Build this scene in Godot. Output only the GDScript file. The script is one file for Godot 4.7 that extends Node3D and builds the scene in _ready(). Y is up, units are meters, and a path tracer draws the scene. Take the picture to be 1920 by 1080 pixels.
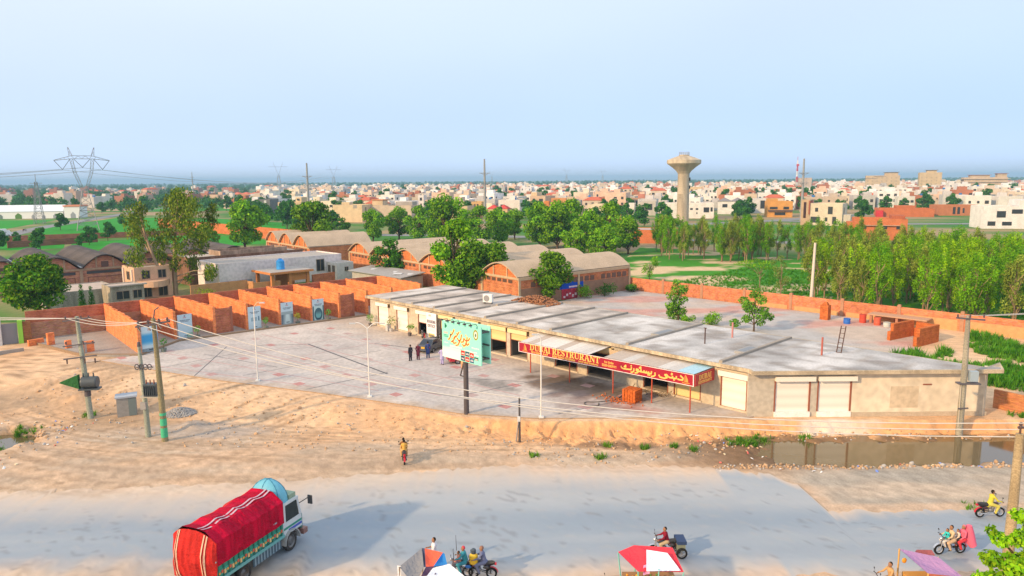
extends Node3D
const AX := Vector3(0.70, 0.0, 0.714)
const BX := Vector3(0.714, 0.0, -0.70)
const P0 := Vector3(-19.2, 0.0, -97.6)
const YAW := -0.7954
const LOT := 0.7
class MB:
	var v := PackedVector3Array()
	var n := PackedVector3Array()
	var c := PackedColorArray()
	var uv := PackedVector2Array()
	var col := Color(1, 1, 1)
	var xf := Transform3D.IDENTITY
	func tri(a: Vector3, b: Vector3, d: Vector3) -> void:
		a = xf * a; b = xf * b; d = xf * d
		var nn := (b - a).cross(d - a).normalized()
		v.append(a); v.append(d); v.append(b)
		for i in 3:
			n.append(nn); c.append(col)
		uv.append(Vector2.ZERO); uv.append(Vector2.ZERO); uv.append(Vector2.ZERO)
	func tri_n(a: Vector3, b: Vector3, d: Vector3, na: Vector3, nb: Vector3, nd: Vector3) -> void:
		v.append(xf * a); v.append(xf * d); v.append(xf * b)
		n.append((xf.basis * na).normalized()); n.append((xf.basis * nd).normalized()); n.append((xf.basis * nb).normalized())
		for i in 3:
			c.append(col); uv.append(Vector2.ZERO)
	func quad(a: Vector3, b: Vector3, d: Vector3, e: Vector3) -> void:
		tri(a, b, d); tri(a, d, e)
	func quad_uv(a: Vector3, b: Vector3, d: Vector3, e: Vector3) -> void:
		var k := uv.size()
		tri(a, b, d); tri(a, d, e)
		uv[k] = Vector2(0, 1); uv[k + 1] = Vector2(1, 0); uv[k + 2] = Vector2(1, 1)
		uv[k + 3] = Vector2(0, 1); uv[k + 4] = Vector2(0, 0); uv[k + 5] = Vector2(1, 0)
	func box(ctr: Vector3, s: Vector3, yaw := 0.0, top := 1.0) -> void:
		var bs := Basis(Vector3.UP, yaw)
		var h := s * 0.5
		var p := []
		for y in [-1, 1]:
			var k := 1.0 if y < 0 else top
			for q in [[-1, 1], [1, 1], [1, -1], [-1, -1]]:
				p.append(ctr + bs * Vector3(q[0] * h.x * k, y * h.y, q[1] * h.z * k))
		quad(p[0], p[1], p[5], p[4]); quad(p[1], p[2], p[6], p[5]); quad(p[2], p[3], p[7], p[6]); quad(p[3], p[0], p[4], p[7])
		quad(p[4], p[5], p[6], p[7]); quad(p[3], p[2], p[1], p[0])
	func box2(lo: Vector3, hi: Vector3) -> void:
		box((lo + hi) * 0.5, (hi - lo).abs())
	func obox(ctr: Vector3, s: Vector3, bs: Basis) -> void:
		var keep := xf
		xf = xf * Transform3D(bs, ctr)
		box(Vector3.ZERO, s)
		xf = keep
	func bar(a: Vector3, b: Vector3, w: float, h := -1.0) -> void:
		var d := b - a
		if d.length() < 1e-5: return
		obox((a + b) * 0.5, Vector3(w, w if h < 0 else h, d.length()), Basis.looking_at(d, Vector3.UP if absf(d.normalized().y) < 0.98 else Vector3.RIGHT))
	func tube(pts: Array, rad: Array, seg := 8, caps := true) -> void:
		var rings := []
		var nrm := []
		var up := Vector3(0.31, 0.2, 0.93)
		for i in pts.size():
			var d: Vector3 = (pts[mini(i + 1, pts.size() - 1)] - pts[maxi(i - 1, 0)]).normalized()
			var s := d.cross(up)
			if s.length() < 0.05: s = d.cross(Vector3(0.9, 0.3, 0.1))
			s = s.normalized()
			up = s.cross(d).normalized()
			var t := up
			var ring := []
			var nr := []
			for k in seg:
				var an := TAU * k / seg
				var o := s * cos(an) + t * sin(an)
				ring.append(pts[i] + o * float(rad[mini(i, rad.size() - 1)]))
				nr.append(o)
			rings.append(ring); nrm.append(nr)
		for i in pts.size() - 1:
			for k in seg:
				var k2 := (k + 1) % seg
				tri_n(rings[i][k], rings[i + 1][k2], rings[i][k2], nrm[i][k], nrm[i + 1][k2], nrm[i][k2])
				tri_n(rings[i][k], rings[i + 1][k], rings[i + 1][k2], nrm[i][k], nrm[i + 1][k], nrm[i + 1][k2])
		if caps:
			var e := pts.size() - 1
			for k in range(1, seg - 1):
				tri(rings[0][0], rings[0][k], rings[0][k + 1])
				tri(rings[e][0], rings[e][k + 1], rings[e][k])
	func cyl(base: Vector3, h: float, r0: float, r1 := -1.0, seg := 10) -> void:
		tube([base, base + Vector3(0, h, 0)], [r0, r0 if r1 < 0 else r1], seg)
	func lathe(prof: Array, seg := 24, ctr := Vector3.ZERO) -> void:
		for i in prof.size() - 1:
			var p: Vector2 = prof[i]
			var q: Vector2 = prof[i + 1]
			var e := q - p
			var nn := Vector2(e.y, -e.x).normalized()
			for k in seg:
				var a0 := TAU * k / seg
				var a1 := TAU * (k + 1) / seg
				var d0 := Vector3(cos(a0), 0, -sin(a0))
				var d1 := Vector3(cos(a1), 0, -sin(a1))
				var n0 := d0 * nn.x + Vector3(0, nn.y, 0)
				var n1 := d1 * nn.x + Vector3(0, nn.y, 0)
				var A := ctr + d0 * p.x + Vector3(0, p.y, 0)
				var B := ctr + d1 * p.x + Vector3(0, p.y, 0)
				var C := ctr + d1 * q.x + Vector3(0, q.y, 0)
				var D := ctr + d0 * q.x + Vector3(0, q.y, 0)
				if p.x > 1e-5: tri_n(A, B, C, n0, n1, n1)
				if q.x > 1e-5: tri_n(A, C, D, n0, n1, n0)
	func ball(ctr: Vector3, r: Vector3, seg := 10, rows := 6) -> void:
		for i in rows:
			for k in seg:
				var q := []
				for w in [[i, k], [i, k + 1], [i + 1, k + 1], [i + 1, k]]:
					var la: float = PI * w[0] / rows - PI / 2
					var lo: float = TAU * w[1] / seg
					q.append(Vector3(cos(la) * cos(lo), sin(la), -cos(la) * sin(lo)))
				if i > 0: tri_n(ctr + q[0] * r, ctr + q[1] * r, ctr + q[2] * r, q[0] / r, q[1] / r, q[2] / r)
				if i < rows - 1: tri_n(ctr + q[0] * r, ctr + q[2] * r, ctr + q[3] * r, q[0] / r, q[2] / r, q[3] / r)
	func prism(poly: PackedVector2Array, y0: float, y1: float) -> void:
		if Geometry2D.is_polygon_clockwise(poly):
			poly = poly.duplicate()
			poly.reverse()
		var m := poly.size()
		for i in m:
			var p := poly[i]
			var q := poly[(i + 1) % m]
			quad(Vector3(q.x, y0, q.y), Vector3(p.x, y0, p.y), Vector3(p.x, y1, p.y), Vector3(q.x, y1, q.y))
		flat(poly, y1, true)
		flat(poly, y0, false)
	func flat(poly: PackedVector2Array, y: float, upward := true) -> void:
		var t := Geometry2D.triangulate_polygon(poly)
		for i in range(0, t.size(), 3):
			var a := Vector3(poly[t[i]].x, y, poly[t[i]].y)
			var b := Vector3(poly[t[i + 1]].x, y, poly[t[i + 1]].y)
			var d := Vector3(poly[t[i + 2]].x, y, poly[t[i + 2]].y)
			if ((b - a).cross(d - a).y > 0) == upward: tri(a, b, d)
			else: tri(a, d, b)
	func wall_panel(poly: PackedVector2Array, z0: float, z1: float) -> void:
		var keep := xf
		xf = xf * Transform3D(Basis(Vector3.RIGHT, Vector3(0, 0, -1), Vector3(0, 1, 0)), Vector3.ZERO)
		var flipped := PackedVector2Array()
		for p in poly: flipped.append(Vector2(p.x, p.y))
		prism(flipped, -z1, -z0)
		xf = keep
	func ribbon(pts: Array, w: float, z0: float, z1: float) -> void:
		for i in pts.size() - 1:
			var a: Vector2 = pts[i]
			var b: Vector2 = pts[i + 1]
			var d := (b - a).normalized()
			var s := Vector2(-d.y, d.x) * w * 0.5
			a -= d * w * 0.25; b += d * w * 0.25
			wall_panel(PackedVector2Array([a - s, b - s, b + s, a + s]), z0, z1 + 0.0007 * i)
	func mesh() -> ArrayMesh:
		var m := ArrayMesh.new()
		if v.is_empty(): return m
		var ar := []
		ar.resize(Mesh.ARRAY_MAX)
		ar[Mesh.ARRAY_VERTEX] = v; ar[Mesh.ARRAY_NORMAL] = n; ar[Mesh.ARRAY_COLOR] = c; ar[Mesh.ARRAY_TEX_UV] = uv
		m.add_surface_from_arrays(Mesh.PRIMITIVE_TRIANGLES, ar)
		return m
var mats := {}
var names := {}
var tex := {}
var rng := RandomNumberGenerator.new()
var nz := FastNoiseLite.new()
var nz2 := FastNoiseLite.new()
var nz3 := FastNoiseLite.new()
func W(a: float, b: float, y := 0.0) -> Vector3:
	return P0 + AX * a + BX * b + Vector3(0, y, 0)
func lin(r: float, g: float, b: float) -> Color:
	return Color(r, g, b)
func mat(called: String, col: Color, rough := 0.9, texture := "", scale := 0.25, metal := 0.0, vc := false) -> StandardMaterial3D:
	var key := "%s %s %.2f %s %.3f %.2f %s" % [called, col, rough, texture, scale, metal, vc]
	if mats.has(key): return mats[key]
	var m := StandardMaterial3D.new()
	m.resource_name = called
	m.albedo_color = col.linear_to_srgb()
	m.roughness = rough
	m.metallic_specular = 0.25 if rough > 0.7 else 0.5
	m.metallic = metal
	m.vertex_color_use_as_albedo = vc
	if texture != "":
		m.albedo_texture = tex[texture]
		m.uv1_triplanar = true
		m.uv1_scale = Vector3.ONE * scale
	if called.begins_with("tarp") or called.begins_with("cloth") or called.begins_with("canopy"):
		m.normal_enabled = true
		m.normal_texture = tex["wrinkle"]
		m.normal_scale = 0.7
		m.uv1_triplanar = true
		m.uv1_scale = Vector3.ONE * (scale if texture != "" else 0.5)
	mats[key] = m
	return m
func numbered(called: String) -> String:
	var k: int = names.get(called, -1) + 1
	names[called] = k
	return called if k == 0 else "%s_%03d" % [called, k]
func thing(called: String, label: String, category: String, at := Vector3.ZERO, yaw := 0.0, group := "") -> Node3D:
	var o := Node3D.new()
	o.name = numbered(called)
	add_child(o)
	o.position = at
	o.rotation.y = yaw
	o.set_meta("label", label); o.set_meta("category", category)
	if group != "": o.set_meta("group", group)
	return o
func part(parent: Node3D, called: String, b: MB, m: Material, label := "") -> MeshInstance3D:
	return part_mesh(parent, called, b.mesh(), m, label)
func part_mesh(parent: Node3D, called: String, me: Mesh, m: Material, label := "") -> MeshInstance3D:
	var o := MeshInstance3D.new()
	o.name = called
	o.mesh = me
	o.material_override = m
	parent.add_child(o, true)
	if label != "": o.set_meta("label", label)
	return o
func single(called: String, b: MB, m: Material, label: String, category: String, at := Vector3.ZERO, yaw := 0.0, group := "") -> MeshInstance3D:
	var o := MeshInstance3D.new()
	o.name = numbered(called)
	o.mesh = b.mesh()
	o.material_override = m
	add_child(o)
	o.position = at
	o.rotation.y = yaw
	o.set_meta("label", label); o.set_meta("category", category)
	if group != "": o.set_meta("group", group)
	return o
func struct(called: String, b: MB, m: Material, kind := "structure", label := "", category := "") -> MeshInstance3D:
	var o := MeshInstance3D.new()
	o.name = numbered(called)
	o.mesh = b.mesh()
	o.material_override = m
	add_child(o)
	o.set_meta("kind", kind)
	if label != "": o.set_meta("label", label)
	if category != "": o.set_meta("category", category)
	return o
func copy(o: Node3D, at: Vector3, yaw: float, label := "", s := 1.0) -> Node3D:
	var r: Node3D = o.duplicate()
	r.name = numbered(String(o.get_meta("stem", String(o.name))))
	add_child(r)
	r.position = at
	r.rotation.y = yaw
	r.scale = Vector3.ONE * s
	if label != "": r.set_meta("label", label)
	return r
func text_mesh(words: String, size: float, font := "Droid Serif", depth := 0.03, bold := true) -> TextMesh:
	var f := SystemFont.new()
	f.font_names = PackedStringArray([font])
	f.font_weight = 700 if bold else 400
	var t := TextMesh.new()
	t.font = f
	t.text = words
	t.font_size = 32
	t.pixel_size = size / 32.0 / 0.72
	t.depth = depth
	t.curve_step = 2.0
	return t
func make_textures() -> void:
	nz.seed = 11; nz.frequency = 0.045; nz.fractal_octaves = 4
	nz2.seed = 23; nz2.frequency = 0.35; nz2.fractal_octaves = 3
	nz3.seed = 5; nz3.frequency = 0.008; nz3.fractal_octaves = 3
	var n := FastNoiseLite.new()
	n.seed = 3; n.frequency = 0.012; n.fractal_octaves = 5
	var big := n.get_seamless_image(256, 256)
	n.seed = 9; n.frequency = 0.11; n.fractal_octaves = 4
	var small := n.get_seamless_image(256, 256)
	var im := Image.create(256, 256, false, Image.FORMAT_RGB8)
	var st := Image.create(256, 256, false, Image.FORMAT_RGB8)
	var br := Image.create(512, 512, false, Image.FORMAT_RGB8)
	rng.seed = 77
	for y in 256:
		for x in 256:
			var a := big.get_pixel(x, y).r
			var b := small.get_pixel(x, y).r
			var k := clampf(0.95 + 0.10 * (a - 0.5) + 0.16 * (b - 0.5), 0, 1)
			im.set_pixel(x, y, Color(k, k * 0.995, k * 0.985))
			var s := clampf(0.86 + 0.36 * (big.get_pixel(x, y / 6).r - 0.5) + 0.34 * (b - 0.5), 0, 1)
			st.set_pixel(x, y, Color(s, s * 0.985, s * 0.96))
	for row in 64:
		var off := 13 if row % 2 else 0
		var course := rng.randf_range(0.90, 1.04)
		for b in 22:
			var t := rng.randf_range(0.84, 1.06) * course
			var wear := big.get_pixel((b * 12) % 256, (row * 4) % 256).r
			t *= 0.88 + 0.24 * wear
			var pale := clampf((wear - 0.56) * 2.4 + (0.5 if rng.randf() < 0.05 else 0.0), 0, 0.55)
			var cc := Color(t, t * rng.randf_range(0.88, 1.0), t * rng.randf_range(0.8, 1.0)).lerp(Color(0.96, 1.0, 1.0), pale * 0.5)
			for yy in 8:
				for xx in 24:
					var px := (b * 24 + xx + off) % 512
					if b == 21 and xx >= 8: continue
					var m := yy == 0 or xx == 0
					br.set_pixel(px, row * 8 + yy, Color(0.8, 0.78, 0.74) if m else cc)
	for p in [["mottle", im], ["streak", st], ["brick", br]]:
		p[1].generate_mipmaps()
		tex[p[0]] = ImageTexture.create_from_image(p[1])
	var wr := Image.create(256, 256, false, Image.FORMAT_RGB8)
	for y in 256:
		for x in 256:
			var q := absf(big.get_pixel(x, y).r - 0.5) * 1.6 + absf(small.get_pixel(x / 3, y).r - 0.5) * 0.35
			wr.set_pixel(x, y, Color(q, q, q))
	wr.bump_map_to_normal_map(9.0)
	tex["wrinkle"] = ImageTexture.create_from_image(wr)
	var rib := Image.create(8, 64, false, Image.FORMAT_RGB8)
	for y in 64:
		var k := 0.93 + 0.07 * absf(sin(PI * y / 8.0))
		for x in 8: rib.set_pixel(x, y, Color(k, k, k))
	tex["rib"] = ImageTexture.create_from_image(rib)
func _ready() -> void:
	var cam := Camera3D.new()
	cam.name = "camera"
	add_child(cam)
	cam.position = Vector3(0, 20, 0)
	cam.rotation = Vector3(deg_to_rad(-8.46), 0, deg_to_rad(-0.45))
	cam.fov = 43.0
	cam.near = 0.5
	cam.far = 12000.0
	cam.current = true
	var env := Environment.new()
	env.background_mode = Environment.BG_SKY
	var sky := Sky.new()
	sky.sky_material = make_sky()
	env.sky = sky
	env.background_energy_multiplier = 1.0
	env.tonemap_mode = Environment.TONE_MAPPER_LINEAR
	env.tonemap_exposure = 1.28
	env.fog_enabled = true
	env.fog_density = 0.00021
	env.fog_light_color = Color(0.68, 0.86, 1.0)
	env.sdfgi_enabled = true
	env.ssao_enabled = true
	env.ssil_enabled = true
	var we := WorldEnvironment.new()
	we.name = "world_environment"
	we.environment = env
	add_child(we)
	var sun := DirectionalLight3D.new()
	sun.name = "sun"
	add_child(sun)
	sun.look_at_from_position(Vector3.ZERO, Vector3(0.742, -0.40, -0.55), Vector3.UP)
	sun.light_color = Color(1.0, 0.85, 0.65)
	sun.light_energy = 1.15
	sun.light_angular_distance = 2.2
	sun.shadow_enabled = true
	make_textures()
	build_ground()
	build_lot()
	build_shops()
	build_stalls()
	build_compound()
	build_warehouses()
	build_yard()
	build_town()
	build_landmarks()
	build_vegetation()
	build_poles()
	build_street_items()
	build_vehicles()
func make_sky() -> PanoramaSkyMaterial:
	var w := 256
	var h := 128
	var im := Image.create(w, h, false, Image.FORMAT_RGBF)
	var sk := FastNoiseLite.new()
	sk.seed = 2; sk.frequency = 0.03; sk.fractal_octaves = 4
	var to_sun := Vector3(-0.742, 0.40, 0.55).normalized()
	for j in h:
		var el := PI / 2 - PI * (j + 0.5) / h
		for i in w:
			var az := TAU * (i + 0.5) / w
			var d := Vector3(sin(az) * cos(el), sin(el), -cos(az) * cos(el))
			var t := clampf(d.dot(to_sun) * 0.5 + 0.5, 0, 1)
			var up := clampf(d.y, 0, 1)
			var blue := Color(0.40, 0.59, 0.91)
			var pale := Color(0.66, 0.735, 0.87)
			var k := clampf(0.08 + 0.56 * smoothstep(-0.02, 0.30, up) + 0.62 * t, 0, 1)
			var c := blue.lerp(pale, k)
			c = c.lerp(Color(0.70, 0.80, 0.93), 0.45 * (1.0 - smoothstep(0.0, 0.09, absf(d.y))))
			c = c.lerp(Color(0.80, 0.86, 0.94), smoothstep(0.3, 0.8, up))
			c = c.lerp(Color(1.05, 1.02, 0.98), pow(t, 5.0) * 0.7)
			c = c * (1.0 + 0.05 * sk.get_noise_3d(d.x * 60.0, d.y * 220.0, d.z * 60.0))
			if d.y < 0: c = Color(0.34, 0.33, 0.30)
			im.set_pixel(i, j, c)
	var m := PanoramaSkyMaterial.new()
	m.panorama = ImageTexture.create_from_image(im)
	return m
func pl(tab: Array, x: float) -> float:
	if x <= tab[0].x: return tab[0].y
	for i in tab.size() - 1:
		if x <= tab[i + 1].x:
			return lerpf(tab[i].y, tab[i + 1].y, (x - tab[i].x) / (tab[i + 1].x - tab[i].x))
	return tab[-1].y
var EDGE := [Vector2(-58, -84), Vector2(-46.8, -78.5), Vector2(-36, -72.8), Vector2(-29, -69.3), Vector2(-17.6, -64.6), Vector2(-8, -60.2), Vector2(-4.5, -58.4), Vector2(1.7, -57.0), Vector2(10, -56.9), Vector2(19, -56.7), Vector2(44, -56.3)]
var FOOT := [Vector2(-58, -66), Vector2(-45, -62), Vector2(-30, -59), Vector2(-20, -57.0), Vector2(-11, -55.2), Vector2(-4, -53.6), Vector2(1.5, -52.4), Vector2(9, -51.6), Vector2(15, -53), Vector2(20, -54.4), Vector2(27, -54.0), Vector2(44, -54.2)]
func pond_depth(x: float, z: float) -> float:
	var u := smoothstep(16.5, 21.5, x + nz.get_noise_2d(x * 9, z * 9) * 1.5)
	var zz := z + nz.get_noise_2d(x * 10, 40) * 0.9
	return u * smoothstep(-55.0, -53.4, zz) * (1.0 - smoothstep(-50.2, -48.6, zz))
func pit_depth(x: float, z: float) -> float:
	var d := Vector2((x + 41.0) / 3.8, (z + 55.5) / 3.4).length() + nz.get_noise_2d(x * 16, z * 16) * 0.35
	return 1.0 - smoothstep(0.55, 1.0, d)
func gh(x: float, z: float) -> float:
	var h := 0.0
	if z < -48.0:
		var e := pl(EDGE, x)
		var f := pl(FOOT, x)
		var w := nz.get_noise_2d(x * 12.0, z * 4.0) * 1.2 * smoothstep(-12, 2, x)
		var t := clampf((z - e) / maxf(f - e + w, 0.5), 0, 1)
		var steep := smoothstep(-12, 4, x)
		var p := lerpf(1.0 - smoothstep(0.0, 1.0, t), 1.0 - smoothstep(0.03, 0.26, t) * 1.38 + smoothstep(0.45, 1.0, t) * 0.38, steep)
		h = p * 0.66
		if t > 0.0 and t < 1.0:
			var amp := sin(PI * t)
			var ang := x * 0.62 + z * 0.55
			h += amp * (nz2.get_noise_2d(x * 1.1, z * 0.5) * 0.16 + nz2.get_noise_2d(ang * 3.4, z * 0.4) * 0.13 * (1.0 - steep * 0.4))
			var gul := nz2.get_noise_2d(x * 2.6 + z * 0.8, z * 0.5)
			h -= amp * (0.25 + 0.75 * steep) * maxf(0.0, gul - 0.14) * 0.5
			var crev := clampf(1.0 - absf(nz2.get_noise_2d(x * 0.9 + z * 0.35 + nz2.get_noise_2d(z * 3.0, x) * 0.6, z * 0.22 + 31.0)) * 9.0, 0, 1)
			h -= minf(amp * 2.2, 1.0) * steep * (1.0 - smoothstep(0.3, 0.6, t)) * crev * 0.45
			h += amp * steep * nz2.get_noise_2d(x * 6.0, z * 6.0) * 0.10
		elif t >= 1.0:
			h += nz2.get_noise_2d(x * 0.8, z * 1.2) * 0.05
		if z < e: h = 0.62
	if z < -44.0:
		h -= pond_depth(x, z) * 0.75
		h -= pit_depth(x, z) * 0.9
	for k in [[-46.0, -70.0, 3.6, 0.5], [-52.0, -72.5, 3.0, 0.5], [-40.5, -66.5, 3.0, 0.35], [-26.5, -58.2, 1.6, 0.4], [-37.5, -53.2, 1.6, 0.35], [-15.0, -60.0, 3.0, 0.3]]:
		var dd: float = Vector2(x - k[0], z - k[1]).length() / k[2]
		if dd < 1.0: h += k[3] * (1.0 - dd * dd) * (1.0 - dd * dd) * (1.0 + nz2.get_noise_2d(x * 2, z * 2) * 0.5)
	return h
func gcol(x: float, z: float) -> Color:
	var a := nz.get_noise_2d(x, z)
	var b := nz2.get_noise_2d(x, z)
	var s := nz.get_noise_2d(x * 2.2 + 300, z * 6.0)
	var sand := lin(0.63, 0.40, 0.24)
	var pale := lin(0.68, 0.495, 0.335)
	var grey := lin(0.46, 0.395, 0.33)
	var c := sand.lerp(pale, clampf(0.5 + a * 1.3, 0, 1))
	if z > -100.0:
		var e := pl(EDGE, x)
		var f := pl(FOOT, x)
		var t := (z - e) / (f - e)
		var flat_ := smoothstep(0.85, 1.35, t + a * 0.5)
		c = c.lerp(lin(0.55, 0.40, 0.29).lerp(grey, clampf(0.35 + s * 1.6, 0, 1)), flat_ * 0.8)
		var bank := smoothstep(-0.05, 0.1, t) * (1.0 - smoothstep(0.5, 1.0, t)) * smoothstep(-14, 2, x)
		c = c.lerp(lin(0.70, 0.37, 0.17), bank * 0.75)
		var tc := z + 49.0 + 15.0 * exp(-(x + 50.0) / 13.0)
		var tr := nz2.get_noise_2d(tc * 2.3, x * 0.12) + 0.35 * nz2.get_noise_2d(tc * 5.0, x * 0.3)
		c = c.lerp(lin(0.36, 0.255, 0.175), clampf((tr - 0.05) * 2.4, 0, 0.65) * smoothstep(0.55, 0.95, t + a * 0.4) * (1.0 - smoothstep(4, 16, x)))
		var sm := clampf(nz.get_noise_2d(x * 1.7 - 60, z * 3.4 + 20) * 3.0, 0, 0.6)
		c = c.lerp(lin(0.44, 0.34, 0.26), sm * smoothstep(0.7, 1.2, t))
		var rut := nz2.get_noise_2d((x + z * 0.7) * 2.0, (z - x * 0.7) * 0.25)
		c = c.lerp(lin(0.27, 0.17, 0.10), clampf((rut - 0.16) * 2.6, 0, 0.7) * smoothstep(-10, -24, x) * (1.0 - flat_ * 0.6))
		var gb := clampf(0.5 + nz.get_noise_2d(x * 1.4 + 90, z * 1.4) * 2.4, 0, 1) * smoothstep(-24, -34, x) * (1.0 - flat_)
		c = c.lerp(lin(0.40, 0.29, 0.20), gb * 0.85)
		var wet := smoothstep(9.0, 16.0, x + a * 6) * smoothstep(-55.6, -54.2, z + b) * (1.0 - smoothstep(-49.8, -47.2, z + a * 2))
		c = c.lerp(lin(0.19, 0.115, 0.065), wet * 0.9)
		var mud := 1.0 - smoothstep(0.6, 1.2, Vector2((x - 8.0) / 4.2, (z + 53.3) / 1.3).length() + b * 0.3)
		c = c.lerp(lin(0.27, 0.165, 0.10), mud * 0.85)
		c = c.lerp(lin(0.20, 0.13, 0.075), clampf(pit_depth(x, z) * 1.2, 0, 0.85))
		var sh := smoothstep(18.0, 20.5, x + b) * smoothstep(-49.2, -47.4, z + a)
		c = c.lerp(lin(0.47, 0.405, 0.34).lerp(lin(0.36, 0.335, 0.30), clampf(0.5 + s * 2.2, 0, 1)), sh * 0.85)
		var strip := sh * smoothstep(-43.0, -42.4, z + b * 0.5)
		c = c.lerp(lin(0.56, 0.41, 0.30), strip * 0.8)
		var gp := 1.0 - smoothstep(0.4, 1.0, Vector2((x + 25) / 7.0, (z + 57) / 2.6).length() + b * 0.25)
		c = c.lerp(lin(0.36, 0.33, 0.31), gp * 0.75)
		var fine := nz2.get_noise_2d(x * 5, z * 5)
		var mid := nz2.get_noise_2d(x * 1.9 + 70, z * 2.6)
		c = c * (1.0 + fine * 0.26 + mid * 0.16)
		var wsh := 1.0 - smoothstep(0.3, 1.0, Vector2((x - 25.5) / 4.0, (z + 56.2) / 1.1).length() + b * 0.6)
		c = c.lerp(lin(0.74, 0.70, 0.67), wsh * 0.7)
	else:
		var g := clampf(0.5 + nz.get_noise_2d(x * 0.5, z * 0.5) * 1.5 + nz3.get_noise_2d(x, z) * 1.2, 0, 1)
		c = lin(0.36, 0.27, 0.16).lerp(lin(0.06, 0.20, 0.03), clampf(g * 1.4, 0, 1))
		if z < -700:
			c = c.lerp(lin(0.10, 0.17, 0.06), 0.6)
	return Color(c.r, c.g, c.b)
func steps(a: float, b: float, st: float) -> Array:
	var o := []
	var n := int(round((b - a) / st))
	for i in n + 1: o.append(a + (b - a) * i / n)
	return o
func build_ground() -> void:
	var xs := [-9000.0, -5000.0, -3000.0, -2000.0, -1400.0, -1000.0, -750.0, -560.0, -430.0]
	xs += steps(-340, -80, 13); xs += steps(-75, -48, 1.2); xs += steps(-47, -11, 0.32); xs += steps(-10.8, 22, 0.18); xs += steps(22.3, 44, 0.32); xs += steps(46, 75, 1.5); xs += steps(80, 340, 13)
	xs += [430.0, 560.0, 750.0, 1000.0, 1400.0, 2000.0, 3000.0, 5000.0, 9000.0]
	var zs := [-9000.0, -6500.0, -4500.0, -3200.0, -2400.0, -1800.0, -1400.0, -1100.0, -900.0, -760.0]
	zs += steps(-680, -130, 10); zs += steps(-125, -86, 2.0); zs += steps(-85, -63, 0.4); zs += steps(-62.75, -58.3, 0.22); zs += steps(-58.14, -51.1, 0.16); zs += [-50.9, -50.5, -50.0]; zs += steps(-49.6, -33, 0.4); zs += steps(-31, 20, 3.5); zs += [60.0, 150.0, 400.0]
	var nx := xs.size()
	var nzr := zs.size()
	var v := PackedVector3Array()
	var n := PackedVector3Array()
	var c := PackedColorArray()
	v.resize(nx * nzr); n.resize(nx * nzr); c.resize(nx * nzr)
	var hh := PackedFloat32Array()
	hh.resize(nx * nzr)
	for j in nzr:
		for i in nx:
			var x: float = xs[i]
			var z: float = zs[j]
			var k := j * nx + i
			hh[k] = gh(x, z) if z > -100.0 and absf(x) < 90.0 else (0.62 if z < -70.0 else lerpf(0.0, 0.62, clampf((-z - 50.0) / 20.0, 0, 1)))
			c[k] = gcol(x, z)
			v[k] = Vector3(x, hh[k], z)
	for j in nzr:
		for i in nx:
			var i0 := maxi(i - 1, 0); var i1 := mini(i + 1, nx - 1)
			var j0 := maxi(j - 1, 0); var j1 := mini(j + 1, nzr - 1)
			n[j * nx + i] = Vector3(-(hh[j * nx + i1] - hh[j * nx + i0]) / (xs[i1] - xs[i0]), 1, -(hh[j1 * nx + i] - hh[j0 * nx + i]) / (zs[j1] - zs[j0])).normalized()
	var idx := PackedInt32Array()
	for j in nzr - 1:
		for i in nx - 1:
			var k := j * nx + i
			idx.append_array(PackedInt32Array([k, k + 1, k + nx + 1, k, k + nx + 1, k + nx]))
	var ar := []
	ar.resize(Mesh.ARRAY_MAX)
	ar[Mesh.ARRAY_VERTEX] = v; ar[Mesh.ARRAY_NORMAL] = n; ar[Mesh.ARRAY_COLOR] = c; ar[Mesh.ARRAY_INDEX] = idx
	var me := ArrayMesh.new()
	me.add_surface_from_arrays(Mesh.PRIMITIVE_TRIANGLES, ar)
	var o := MeshInstance3D.new()
	o.name = "ground"
	o.mesh = me
	o.material_override = mat("earth", Color(1.08, 1.06, 1.03), 0.95, "mottle", 0.21, 0.0, true)
	add_child(o)
	o.set_meta("kind", "structure")
	build_road()
	var wm := StandardMaterial3D.new()
	wm.albedo_color = lin(0.12, 0.09, 0.042).linear_to_srgb()
	wm.roughness = 0.07
	wm.metallic_specular = 0.65
	var wb := MB.new()
	wb.flat(PackedVector2Array([Vector2(17, -55.5), Vector2(60, -55.5), Vector2(60, -48.0), Vector2(17, -48.0)]), -0.27)
	struct("ditch_water", wb, wm)
	wb = MB.new()
	wb.flat(PackedVector2Array([Vector2(-46, -60), Vector2(-36, -60), Vector2(-36, -51), Vector2(-46, -51)]), -0.55)
	struct("pit_water", wb, wm)
	build_debris()
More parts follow.
